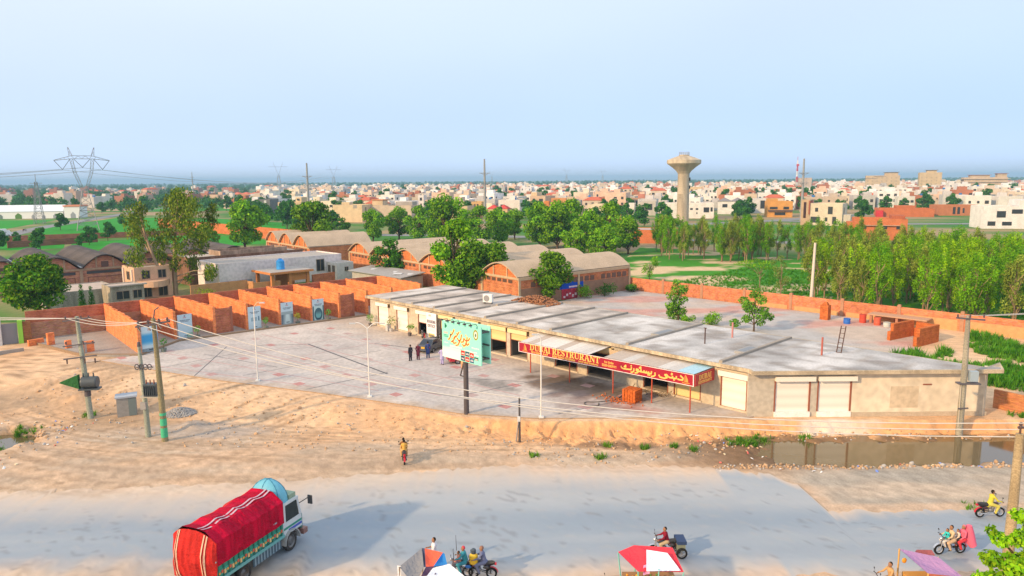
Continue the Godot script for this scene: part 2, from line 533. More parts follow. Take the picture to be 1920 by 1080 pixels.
func build_road() -> void:
	var far_edge := [Vector2(-60, -44.5), Vector2(-35, -45.2), Vector2(-17, -46.6), Vector2(-8, -48.2), Vector2(0, -49.3), Vector2(10, -49.0), Vector2(15, -48.2), Vector2(17.2, -47.4), Vector2(18.6, -45.8), Vector2(18.0, -44.6), Vector2(18.4, -43.2), Vector2(17.4, -42.0), Vector2(21, -41.7), Vector2(31, -41.5), Vector2(60, -41.6)]
	var xs := steps(-60, 60, 0.3)
	var rows := 46
	var v := PackedVector3Array()
	var n := PackedVector3Array()
	var c := PackedColorArray()
	for x in xs:
		var zf := pl(far_edge, x) + nz2.get_noise_2d(x * 2.0, 7) * 0.5 + nz2.get_noise_2d(x * 7.0, 3) * 0.5
		var zn := -34.5 + nz2.get_noise_2d(x, 99) * 0.8
		for j in rows + 1:
			var t := float(j) / rows
			var z := lerpf(zf, zn, t)
			var d := minf(z - zf, zn - z)
			var a := nz.get_noise_2d(x * 0.6, z * 2.2)
			var b := nz2.get_noise_2d(x * 0.4, z * 2.6)
			var base := lin(0.262, 0.305, 0.355).lerp(lin(0.355, 0.372, 0.39), clampf(0.35 + a * 1.0 + b * 0.3, 0, 1))
			base = base.lerp(lin(0.21, 0.262, 0.325), 0.55 * exp(-pow((z + 40.5) / 1.7, 2)) + 0.4 * exp(-pow((z + 37.0) / 1.0, 2)))
			var dust := lin(0.53, 0.43, 0.345)
			var far_w := 6.5 if x < 14 else 1.6
			var k := 1.0 - smoothstep(0.0, far_w, z - zf + a * 2.0)
			k = maxf(k, (1.0 - smoothstep(0.0, 1.4, zn - z + a * 1.6)) * 0.95)
			base = base.lerp(dust, clampf(k, 0, 1) * 0.85)
			base = base.lerp(gcol(x, z), (1.0 - smoothstep(0.0, 0.6 if x > 14 else 2.6, d + a * 1.5)) * (0.85 if x < 14 else 0.55))
			var pt := nz.get_noise_2d(x * 1.1 + 500, z * 2.4)
			if pt > 0.22: base = base.lerp(lin(0.19, 0.215, 0.25), clampf((pt - 0.22) * 1.5, 0, 0.10) * (1.0 - k))
			var crk := absf(nz2.get_noise_2d(x * 0.55 + 9, z * 0.8 + 77))
			if crk < 0.018: base = base.lerp(lin(0.15, 0.15, 0.155), 0.35 * (1.0 - k))
			var sc := nz2.get_noise_2d(x * 1.3 + 50, z * 3.0)
			base = base.lerp(lin(0.44, 0.37, 0.30), clampf((sc - 0.36) * 1.2, 0, 0.12))
			base = base * (1.0 + nz2.get_noise_2d(x * 6, z * 6) * 0.03)
			v.append(Vector3(x, 0.085 + 0.02 * sin(PI * t) - (0.085 if j == 0 or j == rows else 0.0), z))
			n.append(Vector3.UP)
			c.append(Color(base.r, base.g, base.b))
	var idx := PackedInt32Array()
	var m := rows + 1
	for i in xs.size() - 1:
		for j in rows:
			var k := i * m + j
			idx.append_array(PackedInt32Array([k, k + m, k + m + 1, k, k + m + 1, k + 1]))
	var ar := []
	ar.resize(Mesh.ARRAY_MAX)
	ar[Mesh.ARRAY_VERTEX] = v; ar[Mesh.ARRAY_NORMAL] = n; ar[Mesh.ARRAY_COLOR] = c; ar[Mesh.ARRAY_INDEX] = idx
	var me := ArrayMesh.new()
	me.add_surface_from_arrays(Mesh.PRIMITIVE_TRIANGLES, ar)
	var o := MeshInstance3D.new()
	o.name = "road"
	o.mesh = me
	o.material_override = mat("asphalt", Color(1.1, 1.1, 1.1), 0.85, "", 1.0, 0.0, true)
	add_child(o)
	o.set_meta("kind", "structure")
func build_debris() -> void:
	rng.seed = 404
	var b := MB.new()
	for i in 1500:
		var x := rng.randf_range(-46, 40)
		var z := pl(EDGE, x) + (pl(FOOT, x) - pl(EDGE, x)) * rng.randf_range(0.15, 1.5)
		if rng.randf() < 0.25:
			x = rng.randf_range(14, 40); z = -48.6 + rng.randf_range(-0.5, 0.5)
		elif rng.randf() < 0.12:
			x = rng.randf_range(-43, -36); z = rng.randf_range(-59, -50)
		var r := rng.randf_range(0.04, 0.11) * (1.7 if rng.randf() < 0.08 else 1.0)
		var k := rng.randf_range(0.8, 1.15)
		b.col = Color(0.50 * k, 0.33 * k, 0.20 * k) if rng.randf() < 0.75 else Color(0.42 * k, 0.40 * k, 0.38 * k)
		b.xf = Transform3D(Basis.from_euler(Vector3(rng.randf() * 3, rng.randf() * 6, rng.randf() * 3)), Vector3(x, gh(x, z) + r * 0.25, z))
		b.ball(Vector3.ZERO, Vector3(r * 1.3, r * 0.8, r), 5, 4)
	struct("loose_clods", b, mat("clods", Color.WHITE, 0.95, "", 1, 0, true), "stuff", "loose clods and stones scattered over the sandy bank", "stones")
	b = MB.new()
	for i in 130:
		var x := rng.randf_range(13, 38) if i < 85 else rng.randf_range(-44, -35)
		var z := rng.randf_range(-56, -47.5) if i < 85 else rng.randf_range(-60, -49)
		if absf(z + 52) < 1.4 and x > 20: continue
		var pal := [lin(0.8, 0.8, 0.8), lin(0.75, 0.75, 0.78), lin(0.2, 0.3, 0.7), lin(0.7, 0.15, 0.12), lin(0.7, 0.6, 0.4)]
		b.col = pal[rng.randi() % 5]
		b.xf = Transform3D(Basis.from_euler(Vector3(rng.randf() * 0.6, rng.randf() * 6, rng.randf() * 0.6)), Vector3(x, gh(x, z) + 0.05, z))
		b.box(Vector3.ZERO, Vector3(rng.randf_range(0.1, 0.3), 0.05, rng.randf_range(0.08, 0.2)), 0, 0.7)
	struct("scattered_litter", b, mat("litter", Color.WHITE, 0.7, "", 1, 0, true), "stuff", "bits of plastic and paper lying round the muddy ditch", "litter")
func build_lot() -> void:
	var dist := Basis(Vector3.UP, YAW)
	var v := MB.new()
	var poly := PackedVector2Array()
	for p in EDGE:
		if p.x >= -47.0 and p.x <= 19.5: poly.append(Vector2(p.x, p.y - 0.5))
	poly.append(Vector2(19.6, -57.4))
	for q in [W(55.6, 0.0), W(0, 0.0), W(-0.4, 5.5), W(-5.4, 5.0), W(-7.6, -13), W(-8.2, -22), W(-4.0, -28.6), W(-4.4, -34.0)]:
		poly.append(Vector2(q.x, q.z))
	var st := 0.5
	for ix in range(-110, 45):
		for iz in range(-220, -112):
			var cell := PackedVector2Array([Vector2(ix, iz) * st, Vector2(ix + 1, iz) * st, Vector2(ix + 1, iz + 1) * st, Vector2(ix, iz + 1) * st])
			var cut := [cell]
			var inside := 0
			for p in cell:
				if Geometry2D.is_point_in_polygon(p, poly): inside += 1
			if inside == 0: continue
			if inside < 4: cut = Geometry2D.intersect_polygons(cell, poly)
			var x := (ix + 0.5) * st
			var z := (iz + 0.5) * st
			for k in cut:
				if k.size() < 3: continue
				var n0 := v.v.size()
				v.flat(k, LOT)
				for i in range(n0, v.v.size()): v.c[i] = lot_col(v.v[i].x, v.v[i].z)
	var lot := struct("paved_lot", v, mat("lot_concrete", Color(1.1, 1.1, 1.1), 0.88, "mottle", 0.06, 0.0, true))
	var skirt := MB.new()
	skirt.col = lin(0.42, 0.30, 0.2)
	for i in range(1, 10):
		var p: Vector2 = EDGE[i]
		var q: Vector2 = EDGE[i + 1] if EDGE[i + 1].x < 19.5 else Vector2(19.6, -56.9)
		skirt.quad(Vector3(p.x, 0.3, p.y - 0.5), Vector3(q.x, 0.3, q.y - 0.5), Vector3(q.x, LOT - 0.003, q.y - 0.5), Vector3(p.x, LOT - 0.003, p.y - 0.5))
	part(lot, "slab_edge", skirt, mat("slab_edge", Color.WHITE, 0.95, "mottle", 0.3, 0, true))
	var red := [mat("red_paving", lin(0.52, 0.27, 0.26), 0.9, "mottle", 0.5), mat("red_paving_worn", lin(0.50, 0.32, 0.31), 0.9, "mottle", 0.5), mat("red_paving_pale", lin(0.49, 0.37, 0.36), 0.9, "mottle", 0.5)]
	rng.seed = 31
	for i in range(-3, 12):
		for j in range(-6, 3):
			var a := 2.7 + i * 4.58 + j * 0.5
			var bb := -10.6 - i * 0.26 + j * 4.95
			var p := W(a, bb)
			if not Geometry2D.is_point_in_polygon(Vector2(p.x, p.z), poly) or bb > -1.5 or a < -5.5: continue
			if pl(EDGE, p.x) - p.z < 1.6 or rng.randf() < 0.12: continue
			var m := MB.new()
			m.box(Vector3(0, 0.002, 0), Vector3(1.0 + rng.randf() * 0.25, 0.006, 0.75 + rng.randf() * 0.2))
			var o := part(lot, "red_tile", m, red[rng.randi() % 3])
			o.position = p + Vector3(0, LOT, 0)
			o.rotation.y = YAW + 0.06
	var dark := mat("joint_tar", lin(0.13, 0.13, 0.14), 0.9)
	var faded := mat("faded_red_line", lin(0.46, 0.30, 0.29), 0.9)
	for l in [[1.2, -16.9, 5.0, -12.2, 0.12], [5.0, -12.2, 23.2, -13.5, 0.22], [3.9, -28.7, 3.1, -17.8, 0.1], [22.2, -22.0, 22.7, -13.1, 0.12], [9.8, -27.5, -0.8, -19.6, 0.1], [4.3, -18.4, 7.3, -11.9, 0.08], [10.5, -6.5, 17.5, -4.3, 0.16], [28.5, -10.0, 38.5, -4.0, 0.1], [1.0, -23.0, 12.5, -20.0, 0.09], [13.2, -24.0, 14.0, -8.0, 0.08], [34.0, -14.0, 36.0, -3.0, 0.1], [44.0, -11.0, 46.0, -2.0, 0.1]]:
		joint(lot, "dark_joint", l, dark)
	for l in [[-3.0, -31.0, 22.0, -21.0, 0.14], [-3.0, -26.0, 27.5, -17.5, 0.14], [-3.0, -19.5, 33.0, -14.5, 0.14], [-4.5, -13.5, 38.0, -9.5, 0.16], [-3.5, -7.6, 22.0, -6.0, 0.12], [5.0, -27.0, 4.5, -3.0, 0.1], [9.8, -24.5, 10.4, -2.0, 0.1], [18.9, -21.5, 19.6, -2.0, 0.1], [28.2, -16.0, 28.8, -2.5, 0.12]]:
		joint(lot, "faded_line", l, faded)
func joint(lot: Node3D, called: String, l: Array, m: Material) -> void:
	var p := W(l[0], l[1])
	var q := W(l[2], l[3])
	var b := MB.new()
	b.box(Vector3.ZERO, Vector3(p.distance_to(q), 0.004, l[4]))
	var o := part(lot, called, b, m)
	o.position = (p + q) * 0.5 + Vector3(0, LOT + 0.0025 + 0.0012 * (int(l[0] * 7) % 3), 0)
	var d := q - p
	o.rotation.y = -atan2(d.z, d.x)
func lot_col(x: float, z: float) -> Color:
	var a := nz.get_noise_2d(x * 1.2, z * 1.2)
	var b := nz2.get_noise_2d(x, z)
	var c := lin(0.455, 0.42, 0.41).lerp(lin(0.53, 0.485, 0.46), clampf(0.5 + a * 1.6, 0, 1))
	var r := Vector3(x, 0, z) - P0
	var u := r.dot(AX)
	var w := r.dot(BX)
	var sand := maxf(smoothstep(-7.0, 0.0, w + b * 2.5) * 0.75 * (1.0 - smoothstep(26, 36, u)), 1.0 - smoothstep(0.0, 2.2, pl(EDGE, x) - z + b * 1.5))
	c = c.lerp(lin(0.48, 0.365, 0.27), sand * 0.8)
	var wet := (1.0 - smoothstep(0.5, 1.0, Vector2((u - 40.0) / 8.5, (w + 4.0) / 3.6).length() + b * 0.35))
	c = c.lerp(lin(0.15, 0.105, 0.075), wet * 0.92)
	var oil := (1.0 - smoothstep(0.4, 1.0, Vector2((u - 33.5) / 3.5, (w + 8.5) / 1.6).length() + b * 0.6))
	c = c.lerp(lin(0.19, 0.18, 0.175), oil * 0.7)
	var mess := (1.0 - smoothstep(0.4, 1.0, Vector2((u - 43.5) / 5.5, (w + 6.5) / 3.2).length() + b * 0.9))
	c = c.lerp(lin(0.26, 0.20, 0.19), mess * 0.75)
	var rd := (1.0 - smoothstep(0.3, 1.0, Vector2((u - 47.0) / 4.0, (w + 5.0) / 1.4).length() + b * 0.8))
	c = c.lerp(lin(0.42, 0.17, 0.12), rd * 0.6)
	c = c * (1.0 + b * 0.10)
	return Color(c.r, c.g, c.b)
func lp(p: Vector3) -> Vector3:
	return Basis(Vector3.UP, YAW).inverse() * (p - P0)
func build_shops() -> void:
	var t := thing("shop_building", "long low shop row with a flat stained concrete roof and roller shutters", "shop building", P0, YAW)
	var plaster := mat("shop_plaster", lin(0.60, 0.51, 0.385), 0.92, "mottle", 0.07)
	var plaster2 := mat("shop_plaster_grey", lin(0.54, 0.49, 0.41), 0.92, "mottle", 0.07)
	var white := mat("shutter_white", lin(0.82, 0.78, 0.70), 0.65, "rib", 0.16)
	var yellow := mat("shutter_yellow", lin(0.74, 0.59, 0.27), 0.65, "rib", 0.16)
	var boxm := mat("shutter_box_white", lin(0.80, 0.75, 0.66), 0.7)
	var boxy := mat("shutter_box_yellow", lin(0.74, 0.60, 0.32), 0.7)
	var sillm := mat("sill_plaster", lin(0.62, 0.52, 0.40), 0.9, "mottle", 0.3)
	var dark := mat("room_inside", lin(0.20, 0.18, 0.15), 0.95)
	var rail := mat("shutter_rail", lin(0.28, 0.10, 0.06), 0.8)
	var bays := [[1.8, 4.3, 1.0, false], [6.0, 8.5, 1.0, false], [10.6, 13.1, 0.42, false], [15.0, 17.5, 0.5, true], [19.0, 22.0, 0.5, true], [23.9, 26.5, 0.46, true], [27.1, 29.7, 0.3, true], [33.7, 36.7, 0.12, true], [38.0, 41.0, 0.12, true], [44.7, 47.4, 0.1, true], [48.0, 50.7, 1.0, true], [52.6, 55.0, 1.0, false]]
	var y0 := LOT + 0.03
	var top := 3.95
	var prev := 0.0
	var k := 0
	for bay in bays + [[55.5, 56.0, 0.0, false]]:
		var m := MB.new()
		m.box2(Vector3(prev, 0.0, -0.28), Vector3(bay[0], 4.3, 0.0))
		part(t, "pier", m, plaster if k % 3 else plaster2)
		k += 1
		if bay[0] > 55.2: break
		prev = bay[1]
		m = MB.new()
		m.box2(Vector3(bay[0], top, -0.28), Vector3(bay[1], 4.3, -0.002))
		part(t, "lintel", m, plaster)
		m = MB.new()
		m.box2(Vector3(bay[0] - 0.12, 0.0, -0.5), Vector3(bay[1] + 0.12, LOT + 0.16, 0.12))
		part(t, "sill", m, sillm)
		m = MB.new()
		m.box2(Vector3(bay[0] - 0.1, top - 0.42, 0.004), Vector3(bay[1] + 0.22, top + 0.02, 0.36))
		var bx := part(t, "shutter_box", m, boxy if bay[3] else boxm)
		m = MB.new()
		m.box2(Vector3(bay[1] + 0.222, top - 0.42, 0.01), Vector3(bay[1] + 0.25, top + 0.02, 0.35))
		part(bx, "box_end", m, mat("box_end", lin(0.22, 0.15, 0.07), 0.9))
		var low := lerpf(top - 0.4, LOT + 0.17, bay[2])
		m = MB.new()
		m.box2(Vector3(bay[0] + 0.02, low, -0.14), Vector3(bay[1] - 0.02, top - 0.01, -0.08))
		var sh := part(t, "shutter", m, yellow if bay[3] else white)
		for e in [bay[0] + 0.03, bay[1] - 0.03]:
			m = MB.new()
			m.box2(Vector3(e - 0.05, LOT + 0.165, -0.075), Vector3(e + 0.05, top - 0.43, 0.012))
			part(sh, "guide_rail", m, rail)
		m = MB.new()
		m.box2(Vector3(bay[0] + 0.05, low - 0.07, -0.17), Vector3(bay[1] - 0.05, low, -0.05))
		part(sh, "bottom_bar", m, rail)
	var cr := lp(Vector3(38.5, 0, -57.6))
	var c0 := lp(Vector3(19.15, 0, -57.6))
	var cb := lp(Vector3(39.6, 0, -59.2))
	var m := MB.new()
	m.box2(Vector3(0.0, 0.0, -13.0), Vector3(69.0, 4.3, -12.75))
	part(t, "rear_wall", m, plaster2)
	m = MB.new()
	m.box2(Vector3(0.0, 0.0, -12.748), Vector3(0.25, 4.3, -0.282))
	part(t, "end_wall", m, plaster2)
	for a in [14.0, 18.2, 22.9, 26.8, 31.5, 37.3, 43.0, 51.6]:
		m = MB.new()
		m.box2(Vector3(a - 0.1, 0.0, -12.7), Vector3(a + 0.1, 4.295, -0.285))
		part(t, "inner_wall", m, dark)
	m = MB.new()
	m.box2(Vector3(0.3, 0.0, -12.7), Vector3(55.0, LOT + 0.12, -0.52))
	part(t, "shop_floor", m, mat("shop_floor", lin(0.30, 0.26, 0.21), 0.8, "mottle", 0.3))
	var slab := PackedVector2Array([Vector2(-0.45, 0.5), Vector2(55.4, 0.55)])
	for q in [lp(Vector3(19.2, 0, -56.95)), lp(Vector3(39.4, 0, -56.95)), lp(Vector3(40.6, 0, -59.3))]: slab.append(Vector2(q.x, q.z))
	slab.append(Vector2(68.8, -13.4)); slab.append(Vector2(-0.45, -13.4))
	m = MB.new()
	m.prism(slab, 4.3, 4.6)
	var roof := part(t, "roof_slab", m, mat("roof_fascia", lin(0.66, 0.56, 0.42), 0.95, "streak", 0.35))
	var ribs := [-0.3, 4.8, 9.6, 14.0, 18.4, 23.2, 28.3, 33.2, 42.9, 52.6, 69.5]
	var tones := [lin(0.42, 0.385, 0.36), lin(0.44, 0.40, 0.375), lin(0.45, 0.415, 0.395), lin(0.42, 0.39, 0.37), lin(0.45, 0.42, 0.40), lin(0.44, 0.405, 0.385), lin(0.43, 0.405, 0.39), lin(0.40, 0.40, 0.405), lin(0.385, 0.39, 0.405), lin(0.37, 0.375, 0.39)]
	var inner := Geometry2D.offset_polygon(slab, -0.18)[0]
	for i in 10:
		var strip := PackedVector2Array([Vector2(ribs[i] + 0.17, 1.0), Vector2(ribs[i + 1] - 0.17, 1.0), Vector2(ribs[i + 1] - 0.17, -14.0), Vector2(ribs[i] + 0.17, -14.0)])
		if i == 9: strip = PackedVector2Array([Vector2(ribs[i] + 0.17, 3.0), Vector2(ribs[i] + 9, 16.0), Vector2(80, 16.0), Vector2(80, -14.0), Vector2(ribs[i] + 0.17, -14.0)])
		for cut in Geometry2D.intersect_polygons(strip, inner):
			m = MB.new()
			roof_cells(m, cut, tones[i], i)
			part(roof, "roof_screed", m, mat("roof_screed", Color(1.25, 1.23, 1.21), 0.92, "mottle", 0.16, 0.0, true))
	var rm := mat("roof_rib", lin(0.38, 0.34, 0.30), 0.95, "mottle", 0.3)
	for i in range(1, 10):
		var segs := [[0.15, -12.9]]
		if i == 4: segs = [[0.15, -5.0], [-6.2, -12.9]]
		for s in segs:
			m = MB.new()
			m.box2(Vector3(ribs[i] - 0.16, 4.58, s[1]), Vector3(ribs[i] + 0.16, 4.80, s[0]))
			part(roof, "roof_rib", m, rm)
	for q in [[42.6, -5.2, 1.3, 2.9], [52.2, -4.0, 1.3, 2.6]]:
		m = MB.new()
		m.box(Vector3(q[0], 4.70, q[1] - 1.0), Vector3(q[2] * 0.7, 0.26, q[3]))
		var sk := part(roof, "roof_hatch", m, mat("hatch", lin(0.38, 0.38, 0.38), 0.9, "mottle", 0.4))
		m = MB.new()
		m.box(Vector3(q[0], 4.835, q[1] - 1.0), Vector3(q[2] * 0.45, 0.02, q[3] - 0.4))
		part(sk, "hatch_cover", m, mat("hatch_cover", lin(0.22, 0.24, 0.27), 0.7))
	var front := Node3D.new()
	front.name = "corner_front"
	t.add_child(front)
	front.position = c0
	front.rotation.y = -YAW
	var wm := mat("corner_plaster", lin(0.80, 0.70, 0.55), 0.92, "mottle", 0.035)
	var x1 := 19.35
	var doors := [[2.15, 5.05], [5.65, 8.4]]
	prev = 0.0
	for d in doors + [[x1, x1 + 1]]:
		m = MB.new()
		m.box2(Vector3(prev, 0.0, -0.28), Vector3(d[0], 4.3, 0.0))
		part(front, "pier", m, wm if d[0] > 9 else plaster2)
		if d[0] >= x1: break
		prev = d[1]
		m = MB.new()
		m.box2(Vector3(d[0], 4.0, -0.28), Vector3(d[1], 4.3, -0.002))
		part(front, "lintel", m, wm)
		m = MB.new()
		m.box2(Vector3(d[0] + 0.02, 1.05, -0.14), Vector3(d[1] - 0.02, 4.0, -0.08))
		var sh := part(front, "shutter", m, white)
		for e in [d[0] + 0.03, d[1] - 0.03]:
			m = MB.new()
			m.box2(Vector3(e - 0.06, 1.05, -0.075), Vector3(e + 0.06, 3.7, 0.02))
			part(sh, "guide_rail", m, rail)
		m = MB.new()
		m.box2(Vector3(d[0] - 0.02, 3.66, 0.004), Vector3(d[1] + 0.3, 4.05, 0.36))
		part(front, "shutter_box", m, boxm)
		m = MB.new()
		m.xf = Transform3D(Basis.IDENTITY, Vector3(d[0], 0, 0.0))
		m.wall_panel(PackedVector2Array([Vector2(0, 0.1), Vector2(d[1] - d[0], 0.1), Vector2(d[1] - d[0], 1.04), Vector2(0, 1.04)]), -0.26, 0.16)
		part(front, "whitewashed_sill", m, mat("whitewash", lin(0.88, 0.88, 0.88), 0.85, "mottle", 0.3))
	m = MB.new()
	m.box2(Vector3(8.45, 0.0, 0.002), Vector3(x1 + 0.12, 0.95, 0.14))
	part(front, "plinth", m, mat("plinth", lin(0.54, 0.455, 0.35), 0.95, "mottle", 0.25))
	m = MB.new()
	m.box2(Vector3(11.6, 1.3, 0.002), Vector3(13.9, 3.1, 0.006))
	part(front, "plaster_patch", m, mat("plaster_patch", lin(0.64, 0.53, 0.39), 0.95, "mottle", 0.06))
	m = MB.new()
	m.bar(Vector3(19.35, 2.15, -0.14), Vector3(20.4, 2.15, -1.75), 0.28, 4.3)
	part(front, "side_wall", m, wm)
	m = MB.new()
	m.box2(Vector3(14.2, 3.2, 0.003), Vector3(14.9, 3.3, 0.05))
	part(front, "cable_bracket", m, rail)
	build_awning()
	build_shopfront_items()
func roof_cells(m: MB, poly: PackedVector2Array, base: Color, seedy: int) -> void:
	var lo := poly[0]
	var hi := poly[0]
	for p in poly:
		lo = Vector2(minf(lo.x, p.x), minf(lo.y, p.y)); hi = Vector2(maxf(hi.x, p.x), maxf(hi.y, p.y))
	var st := 0.5
	for i in int(ceil((hi.x - lo.x) / st)):
		for j in int(ceil((hi.y - lo.y) / st)):
			var q := lo + Vector2(i, j) * st
			var cell := PackedVector2Array([q, q + Vector2(st, 0), q + Vector2(st, st), q + Vector2(0, st)])
			for cut in Geometry2D.intersect_polygons(cell, poly):
				var n0 := m.v.size()
				m.flat(cut, 4.604)
				for k in range(n0, m.v.size()):
					var p: Vector3 = m.v[k]
					var a := nz.get_noise_2d(p.x * 2.4 + seedy * 40, p.z * 1.1)
					var b := nz2.get_noise_2d(p.x * 0.6, p.z * 0.9 + seedy * 9)
					var c := base * (1.0 + a * 0.5 + b * 0.34)
					if a > 0.16: c = c.lerp(lin(0.56, 0.565, 0.58), clampf((a - 0.16) * 3.0, 0, 0.6))
					if b < -0.12: c = c.lerp(lin(0.24, 0.22, 0.21), clampf((-0.12 - b) * 2.6, 0, 0.65))
					var run := nz2.get_noise_2d(p.x * 2.2 + seedy * 5, p.z * 0.25)
					if run > 0.2: c = c.lerp(lin(0.30, 0.27, 0.245), clampf((run - 0.2) * 2.5, 0, 0.5))
					m.c[k] = Color(c.r, c.g, c.b)
func strokes_urdu() -> Array:
	return [
		[[7.55, 0.78], [7.86, 0.40], [7.80, 0.10], [7.40, 0.06], [7.22, 0.12]],
		[[7.05, 0.50], [7.02, 0.14], [6.75, 0.10], [6.62, 0.14], [6.58, 0.42], [6.55, 0.14], [6.25, 0.10], [6.02, 0.22], [5.85, 0.50], [5.62, 0.42], [5.78, 0.16], [5.92, 0.0], [5.60, -0.22], [5.05, -0.16], [4.88, 0.16]],
		[[6.72, -0.12], [6.80, -0.20]], [[6.42, 0.66], [6.56, 0.78], [6.46, 0.88]],
		[[4.38, 0.42], [4.42, 0.05], [4.22, -0.22], [3.92, -0.34]],
		[[3.95, 0.52], [3.90, 0.12], [3.60, 0.10], [3.55, 0.36], [3.50, 0.10], [3.32, 0.12], [3.28, 0.38], [3.22, 0.10], [3.02, 0.12], [2.98, 0.42], [2.92, 0.12], [2.62, 0.12], [2.58, 0.52], [2.54, 0.12], [2.28, 0.14], [2.22, 0.42], [1.98, 0.44], [1.96, 0.16], [2.18, 0.10], [2.24, 0.20], [2.12, -0.16], [1.78, -0.30]],
		[[3.66, -0.14], [3.74, -0.20]], [[3.46, -0.14], [3.54, -0.20]], [[2.54, 0.72], [2.54, 1.0]], [[2.54, 0.72], [2.36, 0.74], [2.44, 0.86], [2.56, 0.74]],
		[[1.62, 0.42], [1.64, 0.06], [1.48, -0.22], [1.22, -0.32]],
		[[1.30, 0.56], [1.24, 0.14], [0.95, 0.12], [0.62, 0.08], [0.18, 0.06], [-0.06, 0.18], [-0.10, 0.44]],
		[[1.24, 0.80], [1.30, 0.88]], [[0.52, 0.42], [0.52, 0.78]], [[0.52, 0.42], [0.32, 0.44], [0.40, 0.58], [0.54, 0.46]],
	]
func build_awning() -> void:
	var t := thing("restaurant_awning", "red restaurant sign board with gold lettering fronting a corrugated awning on thin red posts", "awning", P0, YAW)
	var red := mat("sign_red", lin(0.34, 0.0, 0.02), 0.55)
	var gold := mat("sign_gold", lin(0.85, 0.52, 0.13), 0.55)
	var pale := mat("sign_edge", lin(0.8, 0.72, 0.70), 0.6)
	var zf := 3.3
	var a0 := 31.75
	var a1 := 52.0
	var sl := Transform3D(Basis(Vector3.BACK, atan2(0.36, a1 - a0)), Vector3(a0, 2.68, zf))
	var L := a1 - a0
	var board := Node3D.new()
	board.name = "sign_board"
	t.add_child(board)
	board.transform = sl
	var m := MB.new()
	m.box2(Vector3(0, 0, -0.12), Vector3(L, 1.0, 0.0))
	part(board, "board", m, red)
	for e in [[-0.04, 0.0, L + 0.04, 0.05], [-0.04, 0.96, L + 0.04, 1.01]]:
		m = MB.new()
		m.box2(Vector3(e[0], e[1], 0.002), Vector3(e[2], e[3], 0.03))
		part(board, "sign_edge", m, pale)
	for e in [-0.04, L - 0.05]:
		m = MB.new()
		m.box2(Vector3(e, 0.051, 0.003), Vector3(e + 0.08, 0.959, 0.032))
		part(board, "sign_edge", m, pale)
	var lines := [["DUBAI RESTRURANT", 1.55, 10.45, 0.60, 0.40, "Droid Serif"], ["M.Sajjad Asif", 1.75, 4.0, 0.22, 0.12, "Droid Sans"], ["Azhar Saleem Randhawa", 4.6, 7.5, 0.22, 0.12, "Droid Sans"], ["Javed Iqbal Randhawa", 7.9, 10.3, 0.22, 0.12, "Droid Sans"], ["For Order", 11.0, 12.05, 0.2, 0.56, "Droid Sans"], ["0320-5283111", 10.75, 12.35, 0.2, 0.26, "Droid Sans"]]
	for l in lines:
		var tm := text_mesh(l[0], l[3], l[5])
		var o := part_mesh(board, "sign_lettering", tm, gold)
		var bb := tm.get_aabb()
		o.scale = Vector3((l[2] - l[1]) / bb.size.x, l[3] / maxf(bb.size.y, 0.01) * (1.0 if l[0] == "DUBAI RESTRURANT" else 1.1), 1.0)
		o.position = Vector3((l[1] + l[2]) * 0.5, l[4] + l[3] * 0.42, 0.02)
	m = MB.new()
	for s in strokes_urdu():
		var pts := []
		for p in s: pts.append(Vector2(12.9 + (p[0] + 0.1) * 0.80, 0.33 + p[1] * 0.50))
		m.ribbon(pts, 0.125, 0.004, 0.03)
	part(board, "urdu_lettering", m, gold)
	for e in [0.85, L - 0.75]:
		m = MB.new()
		m.wall_panel(PackedVector2Array([Vector2(e - 0.05, 0.25), Vector2(e + 0.02, 0.86), Vector2(e + 0.22, 0.50), Vector2(e + 0.26, 0.25)]), 0.003, 0.025)
		m.ribbon([Vector2(e - 0.12, 0.25), Vector2(e - 0.09, 0.6), Vector2(e, 0.86)], 0.05, 0.003, 0.03)
		m.ribbon([Vector2(e - 0.32, 0.20), Vector2(e, 0.14), Vector2(e + 0.38, 0.20)], 0.06, 0.003, 0.03)
		part(board, "sail_emblem", m, mat("sign_gold_dim", lin(0.72, 0.30, 0.06), 0.55))
	m = MB.new()
	m.box2(Vector3(a1 + 0.03, 3.04, 0.25), Vector3(a1 + 0.12, 4.02, zf - 0.06))
	var side := part(t, "side_board", m, mat("sign_side", lin(0.42, 0.03, 0.03), 0.6))
	var tm := text_mesh("DUBAI", 0.42)
	var o := part_mesh(side, "sign_lettering", tm, gold)
	o.rotation.y = PI / 2
	o.position = Vector3(a1 + 0.13, 3.66, 1.75)
	tm = text_mesh("RESTRURANT", 0.22)
	o = part_mesh(side, "sign_lettering", tm, gold)
	o.rotation.y = PI / 2
	o.position = Vector3(a1 + 0.13, 3.26, 1.75)
	rng.seed = 8
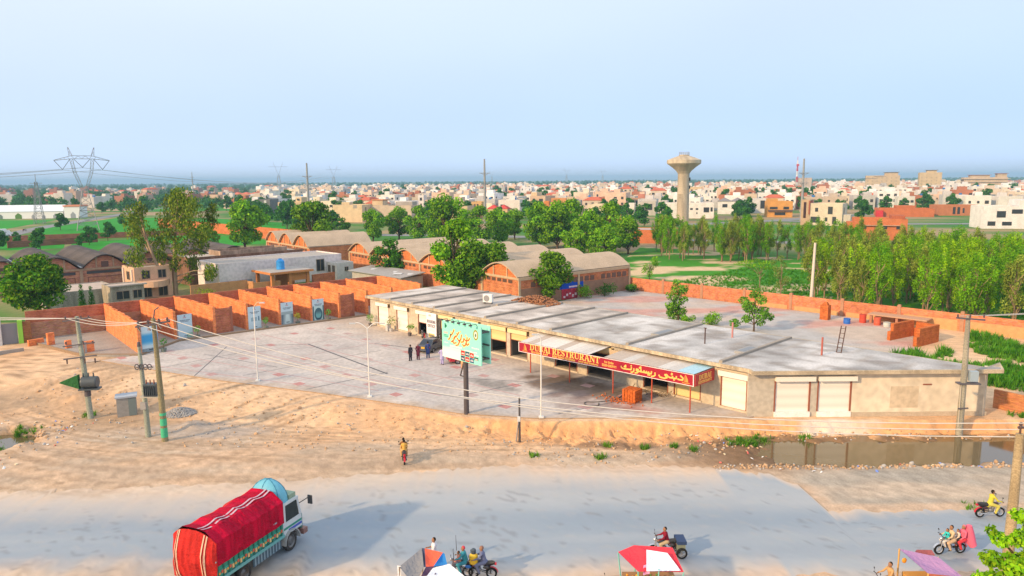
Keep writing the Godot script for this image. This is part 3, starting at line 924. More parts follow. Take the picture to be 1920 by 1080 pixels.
	for s in [[31.9, 40.9], [42.6, 51.95]]:
		var x: float = s[0]
		while x < s[1] - 0.3:
			var w: float = minf(1.0, s[1] - x)
			var ya := 3.72 + (x - a0) / L * 0.36
			m = MB.new()
			var n := 8
			for i in n:
				var u0 := x + w * i / n
				var u1 := x + w * (i + 1) / n
				var h0 := 0.025 if i % 2 else 0.0
				var h1 := 0.0 if i % 2 else 0.025
				m.quad(Vector3(u0, ya + h0, zf - 0.02), Vector3(u1, ya + h1, zf - 0.02), Vector3(u1, 4.12 + h1, 0.1), Vector3(u0, 4.12 + h0, 0.1))
				m.quad(Vector3(u0, ya + h0 - 0.012, zf - 0.02), Vector3(u0, 4.108 + h0, 0.1), Vector3(u1, 4.108 + h1, 0.1), Vector3(u1, ya + h1 - 0.012, zf - 0.02))
			var k := rng.randf_range(0.58, 0.76)
			var cc := Color(k, k * 0.96, k * 0.92)
			if x > 49.5: cc = lin(0.42, 0.66, 0.80)
			elif rng.randf() < 0.25: cc = lin(0.52, 0.44, 0.38)
			part(t, "roofing_sheet", m, mat("sheet", cc, 0.6, "mottle", 0.6, 0.0))
			x += 0.96
	var pm := mat("post_red", lin(0.45, 0.07, 0.03), 0.6)
	for a in [33.2, 38.4, 43.6, 47.8, 51.6]:
		m = MB.new()
		m.cyl(Vector3(a, LOT, zf - 0.18), 1.98 + (a - a0) / L * 0.36, 0.06)
		part(t, "post", m, pm)
	m = MB.new()
	m.box2(Vector3(41.0, 3.2, 0.3), Vector3(42.5, 3.9, 0.42))
	part(t, "ledge_board", m, mat("ledge", lin(0.55, 0.42, 0.28), 0.8))
func build_shopfront_items() -> void:
	var t := thing("booking_banner", "tall white banner reading BOOKING OFFICE between two shutters of the shop row", "banner", W(14.05, -0.62), YAW)
	var m := MB.new()
	m.box2(Vector3(-0.95, LOT, -0.03), Vector3(0.95, 4.05, 0.03))
	part(t, "panel", m, mat("banner_white", lin(0.78, 0.76, 0.78), 0.6))
	var ink := mat("banner_ink", lin(0.16, 0.13, 0.15), 0.7)
	for l in [["BOOKING", 2.98, 0.38, 1.62], ["OFFICE", 2.45, 0.38, 1.4]]:
		var tm := text_mesh(l[0], l[2], "Droid Sans")
		var o := part_mesh(t, "banner_lettering", tm, ink)
		o.scale.x = l[3] / tm.get_aabb().size.x
		o.position = Vector3(0, l[1], 0.04)
	for y in [2.02, 1.92, 1.82]:
		m = MB.new()
		m.box2(Vector3(-0.7, y, 0.031), Vector3(0.7, y + 0.04, 0.036))
		part(t, "small_print", m, mat("banner_grey", lin(0.5, 0.5, 0.53), 0.7))
	m = MB.new()
	m.box2(Vector3(-0.55, 1.05, 0.031), Vector3(0.6, 1.5, 0.037))
	part(t, "yellow_label", m, mat("banner_label", lin(0.50, 0.42, 0.12), 0.7))
	m = MB.new()
	m.box2(Vector3(-0.45, 1.2, 0.038), Vector3(0.5, 1.34, 0.042))
	part(t, "label_text", m, ink)
	m = MB.new()
	m.box2(Vector3(-0.5, 3.6, 0.031), Vector3(0.0, 3.85, 0.037))
	part(t, "red_mark", m, mat("banner_pink", lin(0.72, 0.45, 0.42), 0.7))
	var pl_ := [[1.2, -0.9, "small potted shrub at the far end of the shop row", 1.0], [6.1, -1.0, "bushy potted plant on a white stand between the first two shutters", 1.25], [10.1, -1.0, "twin-stemmed potted plant beside the half-open white shutter", 0.95]]
	for i in 3:
		potted(pl_[i][0], pl_[i][1], pl_[i][2], pl_[i][3], i)
	t = thing("brick_stack", "square stack of bright orange bricks before the restaurant's awning", "bricks", W(46.2, -3.75, LOT), YAW + 0.1)
	rng.seed = 55
	for lay in 13:
		var b := MB.new()
		for i in 5:
			for j in 5:
				var kk := rng.randf_range(0.8, 1.15)
				b.col = Color(0.56 * kk, 0.135 * kk, 0.03 * kk)
				var along := (lay + i) % 2 == 0
				b.box(Vector3(-0.52 + i * 0.26 + rng.randf_range(-0.02, 0.02), 0.045 + lay * 0.085, -0.52 + j * 0.26), Vector3(0.235 if along else 0.2, 0.075, 0.2 if along else 0.235), rng.randf_range(-0.1, 0.1))
		var o := part(t, "brick_layer", b, mat("brick_new", Color.WHITE, 0.9, "", 1, 0, true))
		o.set_meta("kind", "stuff")
	var rub := MB.new()
	for i in 70:
		var kk := rng.randf_range(0.7, 1.1)
		rub.col = Color(0.52 * kk, 0.14 * kk, 0.04 * kk)
		var q := W(45.2 + rng.randfn() * 0.9, -4.7 + rng.randfn() * 0.45, LOT + 0.05)
		rub.xf = Transform3D(Basis.from_euler(Vector3(rng.randf(), rng.randf() * 6, rng.randf())), q)
		rub.box(Vector3.ZERO, Vector3(0.22, 0.08, 0.11) * rng.randf_range(0.5, 1.0))
	struct("brick_rubble", rub, mat("brick_bits", Color.WHITE, 0.95, "", 1, 0, true), "stuff", "orange brick bits scattered before the brick stack", "rubble")
	for h in [[[44.6, -3.0], [45.0, -4.6], [44.3, -6.2], [43.6, -7.0], [44.2, -7.6], [45.0, -7.1], [44.6, -6.4]]]:
		m = MB.new()
		var pts := []
		for q in h: pts.append(W(q[0], q[1], LOT + 0.03))
		m.tube(smooth(pts, 5), [0.045], 6)
		single("garden_hose", m, mat("hose", lin(0.09, 0.075, 0.06), 0.6), "dark hose lying in a loop on the wet paving before the restaurant", "hose")
	m = MB.new()
	for i in 36:
		var q := W(43.6 + rng.randf() * 4.2, -0.9 + rng.randfn() * 0.25, LOT + 0.05)
		m.tube([q, q + Vector3(rng.randfn() * 0.35, rng.randf() * 0.55, rng.randfn() * 0.35)], [0.03, 0.015], 5)
	single("brushwood_pile", m, mat("twig", lin(0.20, 0.14, 0.08), 0.95), "tangle of dry brushwood along the restaurant wall", "brushwood").set_meta("kind", "stuff")
	t = thing("roof_air_conditioner", "white air conditioner unit standing on the flat shop roof", "air conditioner", W(16.4, 6.6, 4.62), YAW + 0.35)
	m = MB.new()
	m.box2(Vector3(-0.62, 0.16, -0.25), Vector3(0.62, 1.15, 0.25))
	part(t, "casing", m, mat("ac_white", lin(0.74, 0.74, 0.73), 0.5))
	m = MB.new()
	m.xf = Transform3D(Basis(Vector3.RIGHT, PI / 2), Vector3(-0.1, 0.66, 0.252))
	m.lathe([Vector2(0.40, 0.0), Vector2(0.40, 0.03), Vector2(0.30, 0.035), Vector2(0.0, 0.03)], 16)
	part(t, "fan_grille", m, mat("ac_grille", lin(0.25, 0.25, 0.26), 0.6))
	for x in [-0.5, 0.5]:
		m = MB.new()
		m.box2(Vector3(x - 0.05, 0.0, -0.28), Vector3(x + 0.05, 0.158, 0.28))
		part(t, "foot", m, mat("ac_foot", lin(0.2, 0.2, 0.2), 0.7))
	var hp := MB.new()
	rng.seed = 66
	for i in 420:
		var u := rng.randf()
		var kk := rng.randf_range(0.7, 1.1)
		hp.col = Color(0.36 * kk, 0.17 * kk, 0.09 * kk)
		var q := W(lerpf(17.2, 23.6, u), lerpf(9.8, 12.4, rng.randf()), 4.66 + rng.randf() * 0.75 * sin(PI * clampf(u, 0.05, 0.95)))
		hp.xf = Transform3D(Basis.from_euler(Vector3(rng.randf() * 0.5, rng.randf() * 6, rng.randf() * 0.5)), q)
		hp.box(Vector3.ZERO, Vector3(0.3, 0.13, 0.17))
	var heap := single("roof_brick_heap", hp, mat("old_bricks", Color.WHITE, 0.95, "", 1, 0, true), "long heap of old bricks on the rear edge of the shop roof", "bricks")
	heap.set_meta("kind", "stuff")
	t = thing("roof_ladder", "dark iron ladder standing up behind the shop roof", "ladder", W(58.3, 10.6, 4.6), YAW)
	for s in [-0.2, 0.2]:
		m = MB.new()
		m.bar(Vector3(s, -1.0, 0.8), Vector3(s, 2.3, -0.3), 0.07)
		part(t, "side_rail", m, mat("iron_rust", lin(0.10, 0.06, 0.05), 0.8))
	for i in 8:
		m = MB.new()
		var f := i / 8.0 + 0.06
		m.bar(Vector3(-0.2, lerpf(-1.0, 2.3, f), lerpf(0.8, -0.3, f)), Vector3(0.2, lerpf(-1.0, 2.3, f), lerpf(0.8, -0.3, f)), 0.045)
		part(t, "rung", m, mat("iron_rust", lin(0.10, 0.06, 0.05), 0.8))
	m = MB.new()
	m.cyl(Vector3.ZERO, 1.5, 0.06)
	m.box(Vector3(0, 1.5, 0), Vector3(0.3, 0.06, 0.06))
	single("roof_rod", m, mat("iron_rust", lin(0.10, 0.06, 0.05), 0.8), "thin dark rod with a crosspiece standing on the roof", "rod", W(47.9, 5.2, 4.6), YAW)
	m = MB.new()
	m.cyl(Vector3.ZERO, 1.5, 0.09)
	single("roof_stub_pole", m, mat("stub_red", lin(0.5, 0.22, 0.2), 0.8), "short faded red pole on the shop roof's rear half", "pole", W(48.4, 9.4, 4.6), YAW)
	m = MB.new()
	m.cyl(Vector3.ZERO, 1.6, 0.08)
	single("roof_red_post", m, mat("stub_rust", lin(0.42, 0.12, 0.09), 0.8), "rusty red post in front of the roof ladder", "post", W(57.6, 8.2, 4.6), YAW)
func smooth(pts: Array, k: int) -> Array:
	var c := Curve3D.new()
	for i in pts.size():
		var p: Vector3 = pts[i]
		var d: Vector3 = (pts[mini(i + 1, pts.size() - 1)] - pts[maxi(i - 1, 0)]) / 6.0
		c.add_point(p, -d, d)
	var o := []
	for i in pts.size() - 1:
		for j in k: o.append(c.sample(i, float(j) / k))
	o.append(pts[-1])
	return o
func potted(a: float, b: float, label: String, s: float, kind: int) -> void:
	var t := thing("potted_plant", label, "plant", W(a, b, LOT), YAW, "")
	var m := MB.new()
	m.lathe([Vector2(0.0, 0.0), Vector2(0.20, 0.0), Vector2(0.27, 0.40), Vector2(0.23, 0.40), Vector2(0.0, 0.36)], 12)
	if kind == 1: m.box2(Vector3(-0.8, 0.0, -0.2), Vector3(-0.35, 0.9, 0.3))
	part(t, "pot", m, mat("pot_dark", lin(0.12, 0.10, 0.10), 0.7) if kind != 1 else mat("pot_pale", lin(0.5, 0.48, 0.46), 0.7))
	m = MB.new()
	m.tube([Vector3(0, 0.36, 0), Vector3(0.05, 0.9 * s, 0)], [0.03, 0.02], 5)
	if kind == 2: m.tube([Vector3(0, 0.36, 0), Vector3(0.6, 1.2 * s, 0)], [0.03, 0.02], 5)
	part(t, "stem", m, mat("stem_brown", lin(0.2, 0.14, 0.08), 0.9))
	var cl := [[Vector3(0, 1.15 * s, 0), Vector3(0.5, 0.55, 0.5) * s]]
	if kind == 2: cl = [[Vector3(-0.1, 1.1, 0), Vector3(0.32, 0.3, 0.3)], [Vector3(0.6, 1.3, 0), Vector3(0.28, 0.4, 0.28)]]
	part_mesh(t, "foliage", crown(cl, 220, 0.13, [lin(0.10, 0.26, 0.04), lin(0.20, 0.34, 0.06)], 900 + kind), leaf_mat())
func seg(b: MB, p: Vector3, q: Vector3, y0: float, y1: float, th: float) -> void:
	var d := q - p
	d.y = 0
	b.obox(Vector3((p.x + q.x) * 0.5, (y0 + y1) * 0.5, (p.z + q.z) * 0.5), Vector3(th, y1 - y0, d.length()), Basis.looking_at(d, Vector3.UP))
func D(a: float, b: float, y := 0.0) -> Vector3:
	return Vector3(a, y, -b)
func build_stalls() -> void:
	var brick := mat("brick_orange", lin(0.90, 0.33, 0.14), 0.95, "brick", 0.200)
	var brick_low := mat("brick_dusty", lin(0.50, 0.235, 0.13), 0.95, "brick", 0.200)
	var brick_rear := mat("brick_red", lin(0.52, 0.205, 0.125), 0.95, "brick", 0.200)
	var t := thing("brick_stall_row", "long row of roofless orange brick stalls open towards the paved lot", "brick stalls", P0, YAW)
	var top := 4.35
	var rb := [-35.4, -26.7, -22.4, -18.1, -13.5, -9.3, -5.1, -1.0, 3.4, 7.8, 13.4]
	var fr := [Vector2(-4.0, -28.2), Vector2(-9.0, -22.5), Vector2(-8.6, -17.8), Vector2(-8.1, -13.7), Vector2(-8.0, -9.2), Vector2(-7.4, -4.8), Vector2(-6.6, -0.9), Vector2(-6.2, 3.4), Vector2(-6.0, 7.6), Vector2(-5.8, 12.8)]
	for i in 10:
		var m := MB.new()
		var a0: float = -22.3 + (rb[i] + 35.4) * 0.0816
		var a1: float = -22.3 + (rb[i + 1] + 35.4) * 0.0816
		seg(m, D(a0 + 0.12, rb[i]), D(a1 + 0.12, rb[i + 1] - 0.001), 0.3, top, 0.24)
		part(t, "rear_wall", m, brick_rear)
		m = MB.new()
		seg(m, D(a0 + 0.26, rb[i] + (0.13 if i else 0.0)), D(a1 + 0.26, rb[i + 1] - 0.13), 0.6, 2.9, 0.03)
		part(t, "dusty_lower_course", m, mat("brick_fleck", lin(0.47, 0.30, 0.21), 0.95, "brick", 0.155))
	for i in 10:
		var a1: float = -22.3 + (rb[i + 1] + 35.4) * 0.0816
		var p := D(a1 + 0.25, rb[i + 1])
		var q := D(fr[i].x, fr[i].y)
		var m := MB.new()
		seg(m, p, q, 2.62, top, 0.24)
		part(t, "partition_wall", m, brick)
		m = MB.new()
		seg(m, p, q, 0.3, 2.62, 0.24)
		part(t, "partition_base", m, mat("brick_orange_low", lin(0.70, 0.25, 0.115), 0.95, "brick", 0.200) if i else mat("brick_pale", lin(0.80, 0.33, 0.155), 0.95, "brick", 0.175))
		m = MB.new()
		m.box(q + Vector3(0.13, 2.3, 0), Vector3(0.26, 4.08, 0.32))
		part(t, "end_pier", m, brick)
		m = MB.new()
		for j in 26:
			var f := rng.randf()
			m.box(p.lerp(q, f) + Vector3(0, top + 0.04 + rng.randf() * 0.03, rng.randf_range(-0.06, 0.06)), Vector3(rng.randf_range(0.2, 0.9), rng.randf_range(0.06, 0.14), 0.2), rng.randf_range(-0.1, 0.1))
		part(t, "loose_top_brick", m, brick).set_meta("kind", "stuff")
		if i in [2, 6]:
			m = MB.new()
			seg(m, q + Vector3(0.1, 0, -0.17), q + Vector3(0.1, 0, -2.1), 0.3, 4.0, 0.24)
			part(t, "return_wall", m, brick_rear)
			m = MB.new()
			m.box(q + Vector3(0.1, 2.2, -2.25), Vector3(0.3, 3.9, 0.28))
			part(t, "gate_post", m, mat("gate_post", lin(0.34, 0.13, 0.08), 0.9))
	var f := MB.new()
	f.prism(PackedVector2Array([Vector2(-22.0, 35.0), Vector2(-18.4, -13.3), Vector2(-5.6, -13.2), Vector2(-7.3, 13), Vector2(-8.2, 22.3), Vector2(-3.6, 28.4), Vector2(-5.5, 30.6), Vector2(-8.4, 32.9), Vector2(-20, 35.2)]), 0.3, 0.84)
	part(t, "stall_floor", f, mat("stall_floor", lin(0.36, 0.335, 0.31), 0.92, "mottle", 0.14))
	f = MB.new()
	seg(f, D(-20, -35.3), D(-8.4, -33.0), 0.3, 0.92, 0.2)
	seg(f, D(-8.4, -33.0), D(-3.5, -28.3), 0.3, 0.92, 0.2)
	seg(f, D(-3.5, -28.3), D(-8.0, -22.4), 0.3, 0.92, 0.2)
	seg(f, D(-8.0, -22.4), D(-7.2, -13), 0.3, 0.90, 0.22)
	seg(f, D(-7.2, -13), D(-5.4, 5), 0.3, 0.89, 0.22)
	part(t, "kerb", f, mat("stall_kerb", lin(0.33, 0.235, 0.16), 0.95, "mottle", 0.4))
	var info := [[-4.05, -27.0, "poster with a bright blue sky picture at the first stall", 0], [-8.75, -21.3, "plain pale poster with a green plant print at the second stall", 1], [-7.8, -12.75, "pale poster with a small grey building print, third along the stalls", 2], [-7.7, -8.2, "poster showing a grey shop street in its lower half", 3], [-7.1, -3.85, "poster showing a teal archway beside the shop row, last of the five", 4]]
	for k in info:
		poster(k)
	var lab := ["small palm in a tub beside the blue sky poster", "small leafy plant in a tub beside the second poster", "small palm in a tub beside the third poster", "yellow-green shrub in a tub beside the grey street poster", "small palm in a tub beside the teal archway poster"]
	for i in 5:
		var p := W(info[i][0] + 0.5, info[i][1] + 1.25, LOT)
		var o := thing("tub_palm", lab[i], "plant", p, i * 1.3)
		var m := MB.new()
		m.lathe([Vector2(0, 0), Vector2(0.26, 0), Vector2(0.34, 0.42), Vector2(0.3, 0.42), Vector2(0, 0.38)], 10)
		part(o, "tub", m, mat("tub_green", lin(0.16, 0.19, 0.17), 0.8))
		m = MB.new()
		m.tube([Vector3(0, 0.38, 0), Vector3(0.02, 0.95, 0)], [0.04, 0.03], 5)
		part(o, "stem", m, mat("stem_brown", lin(0.2, 0.14, 0.08), 0.9))
		part_mesh(o, "foliage", crown([[Vector3(0, 1.2, 0), Vector3(0.42, 0.45, 0.42)]], 150, 0.14, [lin(0.08, 0.30, 0.05), lin(0.16, 0.36, 0.07)] if i != 3 else [lin(0.32, 0.36, 0.05)], 700 + i), leaf_mat())
	rng.seed = 12
	for s in [[-57.6, -86.5, 1.7, 0.75, "lowest and widest brick stub by the lot's green gate post"], [-55.2, -85.6, 0.75, 1.7, "tallest free-standing brick stub before the wide stall"], [-52.1, -83.9, 0.6, 1.15, "slim brick stub between the tall stub and the power pole"], [-48.6, -81.6, 1.5, 1.5, "square brick stub with a grey plastered edge behind the power pole"]]:
		var m := MB.new()
		m.box2(Vector3(-s[2] * 0.5, 0, -0.2), Vector3(s[2] * 0.5, s[3], 0.2))
		var o := thing("brick_stub", s[4], "brick pillar", Vector3(s[0], 0.6, s[1]), YAW + PI / 2 + 0.2)
		part(o, "brickwork", m, brick)
		if s[2] == 1.5:
			m = MB.new()
			m.box2(Vector3(-0.35, 0, 0.202), Vector3(-0.1, 1.45, 0.24))
			part(o, "plaster_edge", m, mat("plaster_grey", lin(0.4, 0.38, 0.36), 0.9))
	var o := thing("boundary_gate", "whitewashed gate pier and grey sheet gate beside the wide brick stall", "gate", Vector3(-61.0, 0.55, -87.2), 0.55)
	var m := MB.new()
	m.box2(Vector3(-3.2, 0, -0.3), Vector3(-0.9, 3.6, 0.5))
	part(o, "pier", m, mat("gate_white", lin(0.6, 0.62, 0.64), 0.9, "mottle", 0.3))
	m = MB.new()
	m.box2(Vector3(-0.88, 0.1, -0.05), Vector3(0.7, 2.6, 0.03))
	part(o, "gate_sheet", m, mat("gate_grey", lin(0.22, 0.22, 0.24), 0.7))
	m = MB.new()
	m.box2(Vector3(0.75, 0, -0.18), Vector3(1.25, 2.9, 0.32))
	part(o, "green_post", m, mat("post_lime", lin(0.28, 0.62, 0.08), 0.8))
	m = MB.new()
	m.box2(Vector3(1.27, 0, -0.2), Vector3(2.1, 2.7, 0.25))
	part(o, "brick_post", m, mat("post_brown", lin(0.33, 0.17, 0.08), 0.9, "brick", 0.200))
	m = MB.new()
	seg(m, Vector3(-56.9, 0, -83.2), Vector3(-60.2, 0, -79.8), 0.3, 1.05, 0.25)
	seg(m, Vector3(-60.2, 0, -79.8), Vector3(-66.0, 0, -77.2), 0.3, 1.05, 0.25)
	single("low_kerb_wall", m, mat("kerb_grey", lin(0.40, 0.37, 0.34), 0.95, "mottle", 0.4), "low grey kerb wall running out from the lime green post", "wall")
func poster(k: Array) -> void:
	var t := thing("stall_poster", k[2], "poster", W(k[0], k[1], 0.86), YAW + PI / 2)
	var m := MB.new()
	m.box2(Vector3(-0.88, 0, -0.04), Vector3(0.88, 2.95, 0))
	part(t, "backing", m, mat("poster_back", lin(0.5, 0.5, 0.5), 0.7))
	var im := Image.create(88, 148, false, Image.FORMAT_RGB8)
	var pale := Color(0.83, 0.93, 0.98)
	im.fill(pale)
	rng.seed = 300 + k[3]
	for y in 148:
		for x in 88:
			var c := pale
			var f := y / 148.0
			match int(k[3]):
				0:
					c = Color(0.86, 0.96, 1.0).lerp(Color(0.25, 0.68, 0.93), smoothstep(0.2, 0.4, f) * (1.0 - smoothstep(0.55, 0.8, f)))
					if f > 0.86: c = Color(0.3, 0.36, 0.4).lerp(Color(0.8, 0.9, 0.95), rng.randf())
				1:
					if f > 0.8 and x > 50: c = c.lerp(Color(0.4, 0.68, 0.35), 0.7 * rng.randf())
				2:
					if f > 0.48 and f < 0.66 and x > 18 and x < 60: c = c.lerp(Color(0.45, 0.6, 0.66), 0.5 * rng.randf() + 0.3)
					if x > 66 and f > 0.45 and f < 0.66 and absf(x - 72) < 5: c = Color(0.4, 0.55, 0.65)
				3:
					if f > 0.42:
						var s := absf(x - 46.0) / 46.0
						c = Color(0.42, 0.5, 0.55).lerp(Color(0.86, 0.95, 0.96), clampf(1.2 - s * 1.6 + (f - 0.5) * 0.8, 0, 1))
						if f < 0.56: c = Color(0.66, 0.75, 0.78)
				4:
					if f > 0.32:
						var s := Vector2((x - 44.0) / 44.0, (f - 0.72) / 0.42).length()
						c = Color(0.80, 0.93, 0.94) if s > 0.72 else (Color(0.28, 0.46, 0.52) if s > 0.48 else Color(0.5, 0.78, 0.8).lerp(Color(0.25, 0.35, 0.42), clampf((0.75 - f) * 4, 0, 1)))
						if x < 10 or x > 78: c = Color(0.3, 0.48, 0.52)
			im.set_pixel(x, y, c)
	for r in [[40, 6, 8, 8, 0.35], [34, 18, 20, 5, 0.75]]:
		im.fill_rect(Rect2i(r[0], r[1], r[2], r[3]), Color(0.45, 0.4, 0.5) if r[4] < 0.5 else Color(0.85, 0.6, 0.65))
	if k[3] > 0:
		for l in 2:
			var x := 14 + l * 6
			while x < 74 - l * 6:
				var w := rng.randi_range(2, 5)
				im.fill_rect(Rect2i(x, 34 + l * 8, w, 5), Color(0.3, 0.36, 0.45))
				x += w + 2
	for x in range(36, 60, 6): im.fill_rect(Rect2i(x, 134, 4, 6), Color(0.12, 0.16, 0.26))
	var sm := StandardMaterial3D.new()
	sm.albedo_texture = ImageTexture.create_from_image(im)
	sm.albedo_color = Color(0.88, 0.88, 0.88)
	sm.roughness = 0.6
	m = MB.new()
	m.quad_uv(Vector3(-0.86, 0.02, 0.004), Vector3(0.86, 0.02, 0.004), Vector3(0.86, 2.93, 0.004), Vector3(-0.86, 2.93, 0.004))
	part(t, "print", m, sm)
func win(parent: Node3D, x: float, y: float, z: float, w: float, h: float, yaw := 0.0, frame := true, dk := Color(0.03, 0.035, 0.04)) -> void:
	var b := Transform3D(Basis(Vector3.UP, yaw), Vector3(x, y, z))
	var m := MB.new()
	m.xf = b
	if frame:
		for e in [[-w / 2 - 0.08, -h / 2 - 0.08, w / 2 + 0.08, -h / 2], [-w / 2 - 0.08, h / 2, w / 2 + 0.08, h / 2 + 0.08], [-w / 2 - 0.08, -h / 2, -w / 2, h / 2], [w / 2, -h / 2, w / 2 + 0.08, h / 2], [-0.04, -h / 2, 0.04, h / 2]]:
			m.box2(Vector3(e[0], e[1], 0.003), Vector3(e[2], e[3], 0.09))
		var o := part(parent, "window", m, mat("window_frame", lin(0.32, 0.25, 0.18), 0.8))
		m = MB.new()
		m.xf = b
		m.box2(Vector3(-w / 2, -h / 2, 0.002), Vector3(w / 2, h / 2, 0.02))
		part(o, "pane", m, mat("pane %s" % dk, dk, 0.2))
	else:
		m.box2(Vector3(-w / 2, -h / 2, 0.002), Vector3(w / 2, h / 2, 0.04))
		part(parent, "window", m, mat("pane %s" % dk, dk, 0.3))
func flat_block(t: Node3D, lo: Vector3, hi: Vector3, wall: Material, roofm: Material, parapet := 0.5, called := "wall") -> void:
	var m := MB.new()
	var th := 0.22
	m.box2(Vector3(lo.x, lo.y, hi.z - th), Vector3(hi.x, hi.y, hi.z))
	m.box2(Vector3(lo.x, lo.y, lo.z), Vector3(hi.x, hi.y, lo.z + th))
	m.box2(Vector3(lo.x, lo.y, lo.z + th), Vector3(lo.x + th, hi.y, hi.z - th))
	m.box2(Vector3(hi.x - th, lo.y, lo.z + th), Vector3(hi.x, hi.y, hi.z - th))
	part(t, called, m, wall)
	m = MB.new()
	m.box2(Vector3(lo.x + th, hi.y - parapet - 0.2, lo.z + th), Vector3(hi.x - th, hi.y - parapet, hi.z - th))
	part(t, "roof", m, roofm)
func build_compound() -> void:
	var lime := mat("lime_plaster", lin(0.82, 0.75, 0.75), 0.95, "mottle", 0.05)
	var grey := mat("old_roof", lin(0.44, 0.41, 0.385), 0.95, "mottle", 0.2)
	var pale := mat("pale_roof", lin(0.50, 0.45, 0.40), 0.95, "mottle", 0.2)
	var t := thing("pale_house", "long weathered lilac-white house with a flat grey roof behind the brick stalls", "house", P0, YAW)
	flat_block(t, Vector3(-55, 0.5, -23.4), Vector3(-45.4, 5.5, 1.5), lime, grey, 0.2)
	win(t, -45.4, 3.6, -18.6, 1.6, 2.2, PI / 2)
	win(t, -51.0, 3.0, 1.5, 1.4, 2.0, 0.0)
	var m := MB.new()
	m.box2(Vector3(-45.398, 0.6, -4.5), Vector3(-45.30, 2.3, 1.4))
	part(t, "blue_dado", m, mat("dado_blue", lin(0.42, 0.47, 0.58), 0.9, "streak", 0.3))
	t = thing("white_annex", "small white cube room with two dark windows joined to the pale house", "annex", P0, YAW)
	flat_block(t, Vector3(-45.2, 0.5, -23.6), Vector3(-41.4, 4.2, -19.9), mat("annex_white", lin(0.68, 0.66, 0.64), 0.9, "mottle", 0.3), grey, 0.15)
	win(t, -44.2, 2.9, -19.9, 0.8, 1.3, 0.0)
	win(t, -42.6, 2.9, -19.9, 0.8, 1.3, 0.0)
	win(t, -41.4, 2.9, -22.0, 0.7, 0.7, PI / 2)
	t = thing("rear_court_house", "low flat-roofed house with a brown inner parapet behind the pale house", "house", P0, YAW)
	flat_block(t, Vector3(-69, 0.5, -21), Vector3(-56.5, 5.9, 2.5), mat("court_wall", lin(0.30, 0.17, 0.12), 0.95, "streak", 0.2), pale, 0.25)
	flat_block(t, Vector3(-63, 5.6, -18), Vector3(-57.5, 6.6, -4.0), mat("court_parapet", lin(0.46, 0.34, 0.27), 0.95, "streak", 0.2), mat("court_floor", lin(0.25, 0.12, 0.09), 0.95), 0.9, "parapet")
	t = thing("orange_porch", "orange open porch with square pillars and a projecting flat slab", "porch", P0, YAW)
	var om := mat("porch_orange", lin(0.66, 0.26, 0.10), 0.9, "mottle", 0.3)
	m = MB.new()
	m.box2(Vector3(-43.9, 3.75, -12.2), Vector3(-36.6, 4.1, -3.8))
	var sl := part(t, "slab", m, om)
	m = MB.new()
	m.box2(Vector3(-43.7, 4.102, -12.0), Vector3(-36.8, 4.16, -4.0))
	part(sl, "slab_top", m, grey)
	for q in [[-43.2, -4.6], [-37.5, -4.6], [-37.5, -7.9], [-37.5, -11.4], [-43.2, -11.4]]:
		m = MB.new()
		m.box(Vector3(q[0], 2.1, q[1]), Vector3(0.55, 3.3, 0.55))
		part(t, "pillar", m, om)
	m = MB.new()
	m.box2(Vector3(-37.7, 2.3, -11.1), Vector3(-37.4, 3.75, -8.2))
	part(t, "infill_panel", m, om)
	m = MB.new()
	m.box2(Vector3(-43.3, 0.5, -11.1), Vector3(-43.1, 3.7, -8.0))
	part(t, "infill_panel", m, om)
	t = thing("blue_water_tank", "bright blue upright water tank on the orange porch roof", "water tank", W(-40.4, 7.7, 4.17), YAW)
	m = MB.new()
	m.lathe([Vector2(0, 0), Vector2(0.72, 0), Vector2(0.75, 0.1), Vector2(0.72, 0.6), Vector2(0.75, 0.65), Vector2(0.72, 1.2), Vector2(0.72, 1.5), Vector2(0.5, 1.75), Vector2(0.28, 1.85)], 16)
	part(t, "barrel", m, mat("tank_blue", lin(0.03, 0.30, 0.72), 0.45))
	m = MB.new()
	m.lathe([Vector2(0.28, 1.84), Vector2(0.30, 1.96), Vector2(0, 2.0)], 12)
	part(t, "lid", m, mat("tank_lid", lin(0.02, 0.22, 0.55), 0.5))
	m = MB.new()
	seg(m, D(-40.5, -8.5), D(-40.2, 1.2), 0.4, 2.9, 0.25)
	seg(m, D(-40.2, 1.2), D(-38.6, 1.6), 0.4, 2.7, 0.25)
	seg(m, D(-38.6, 1.6), D(-37.8, 6.2), 0.4, 2.5, 0.25)
	single("compound_wall", m, mat("wall_apricot", lin(0.60, 0.30, 0.14), 0.93, "mottle", 0.2), "apricot plastered wall before the pale house, stepping down towards the porch", "wall", P0, YAW)
	m = MB.new()
	seg(m, D(-38.0, 12.6), D(-38.5, 17.6), 0.4, 2.9, 0.25)
	single("brick_garden_wall", m, mat("garden_brick", lin(0.52, 0.20, 0.11), 0.95, "brick", 0.175), "short brick garden wall beside the orange porch", "wall", P0, YAW)
	t = thing("peach_house", "peach two-storey house with a rounded balcony behind the eucalyptus", "house", P0, YAW)
	var pm := mat("peach_wall", lin(0.72, 0.46, 0.31), 0.93, "mottle", 0.2)
	flat_block(t, Vector3(-53, 0.5, 9.0), Vector3(-47.0, 5.9, 15.0), pm, pale, 0.4)
	m = MB.new()
	var arc := PackedVector2Array([Vector2(-47.0, 9.4)])
	for i in 9: arc.append(Vector2(-47.0 + sin(PI * i / 8.0) * 2.4, 9.5 + 5.3 * i / 8.0))
	arc.append(Vector2(-47.0, 14.9))
	m.prism(arc, 2.6, 3.6)
	part(t, "balcony", m, pm)
	for q in [[-47.0, 10.6], [-47.0, 13.2]]:
		win(t, q[0], 4.6, q[1], 1.2, 1.3, PI / 2)
		win(t, q[0], 1.6, q[1], 1.4, 1.5, PI / 2)
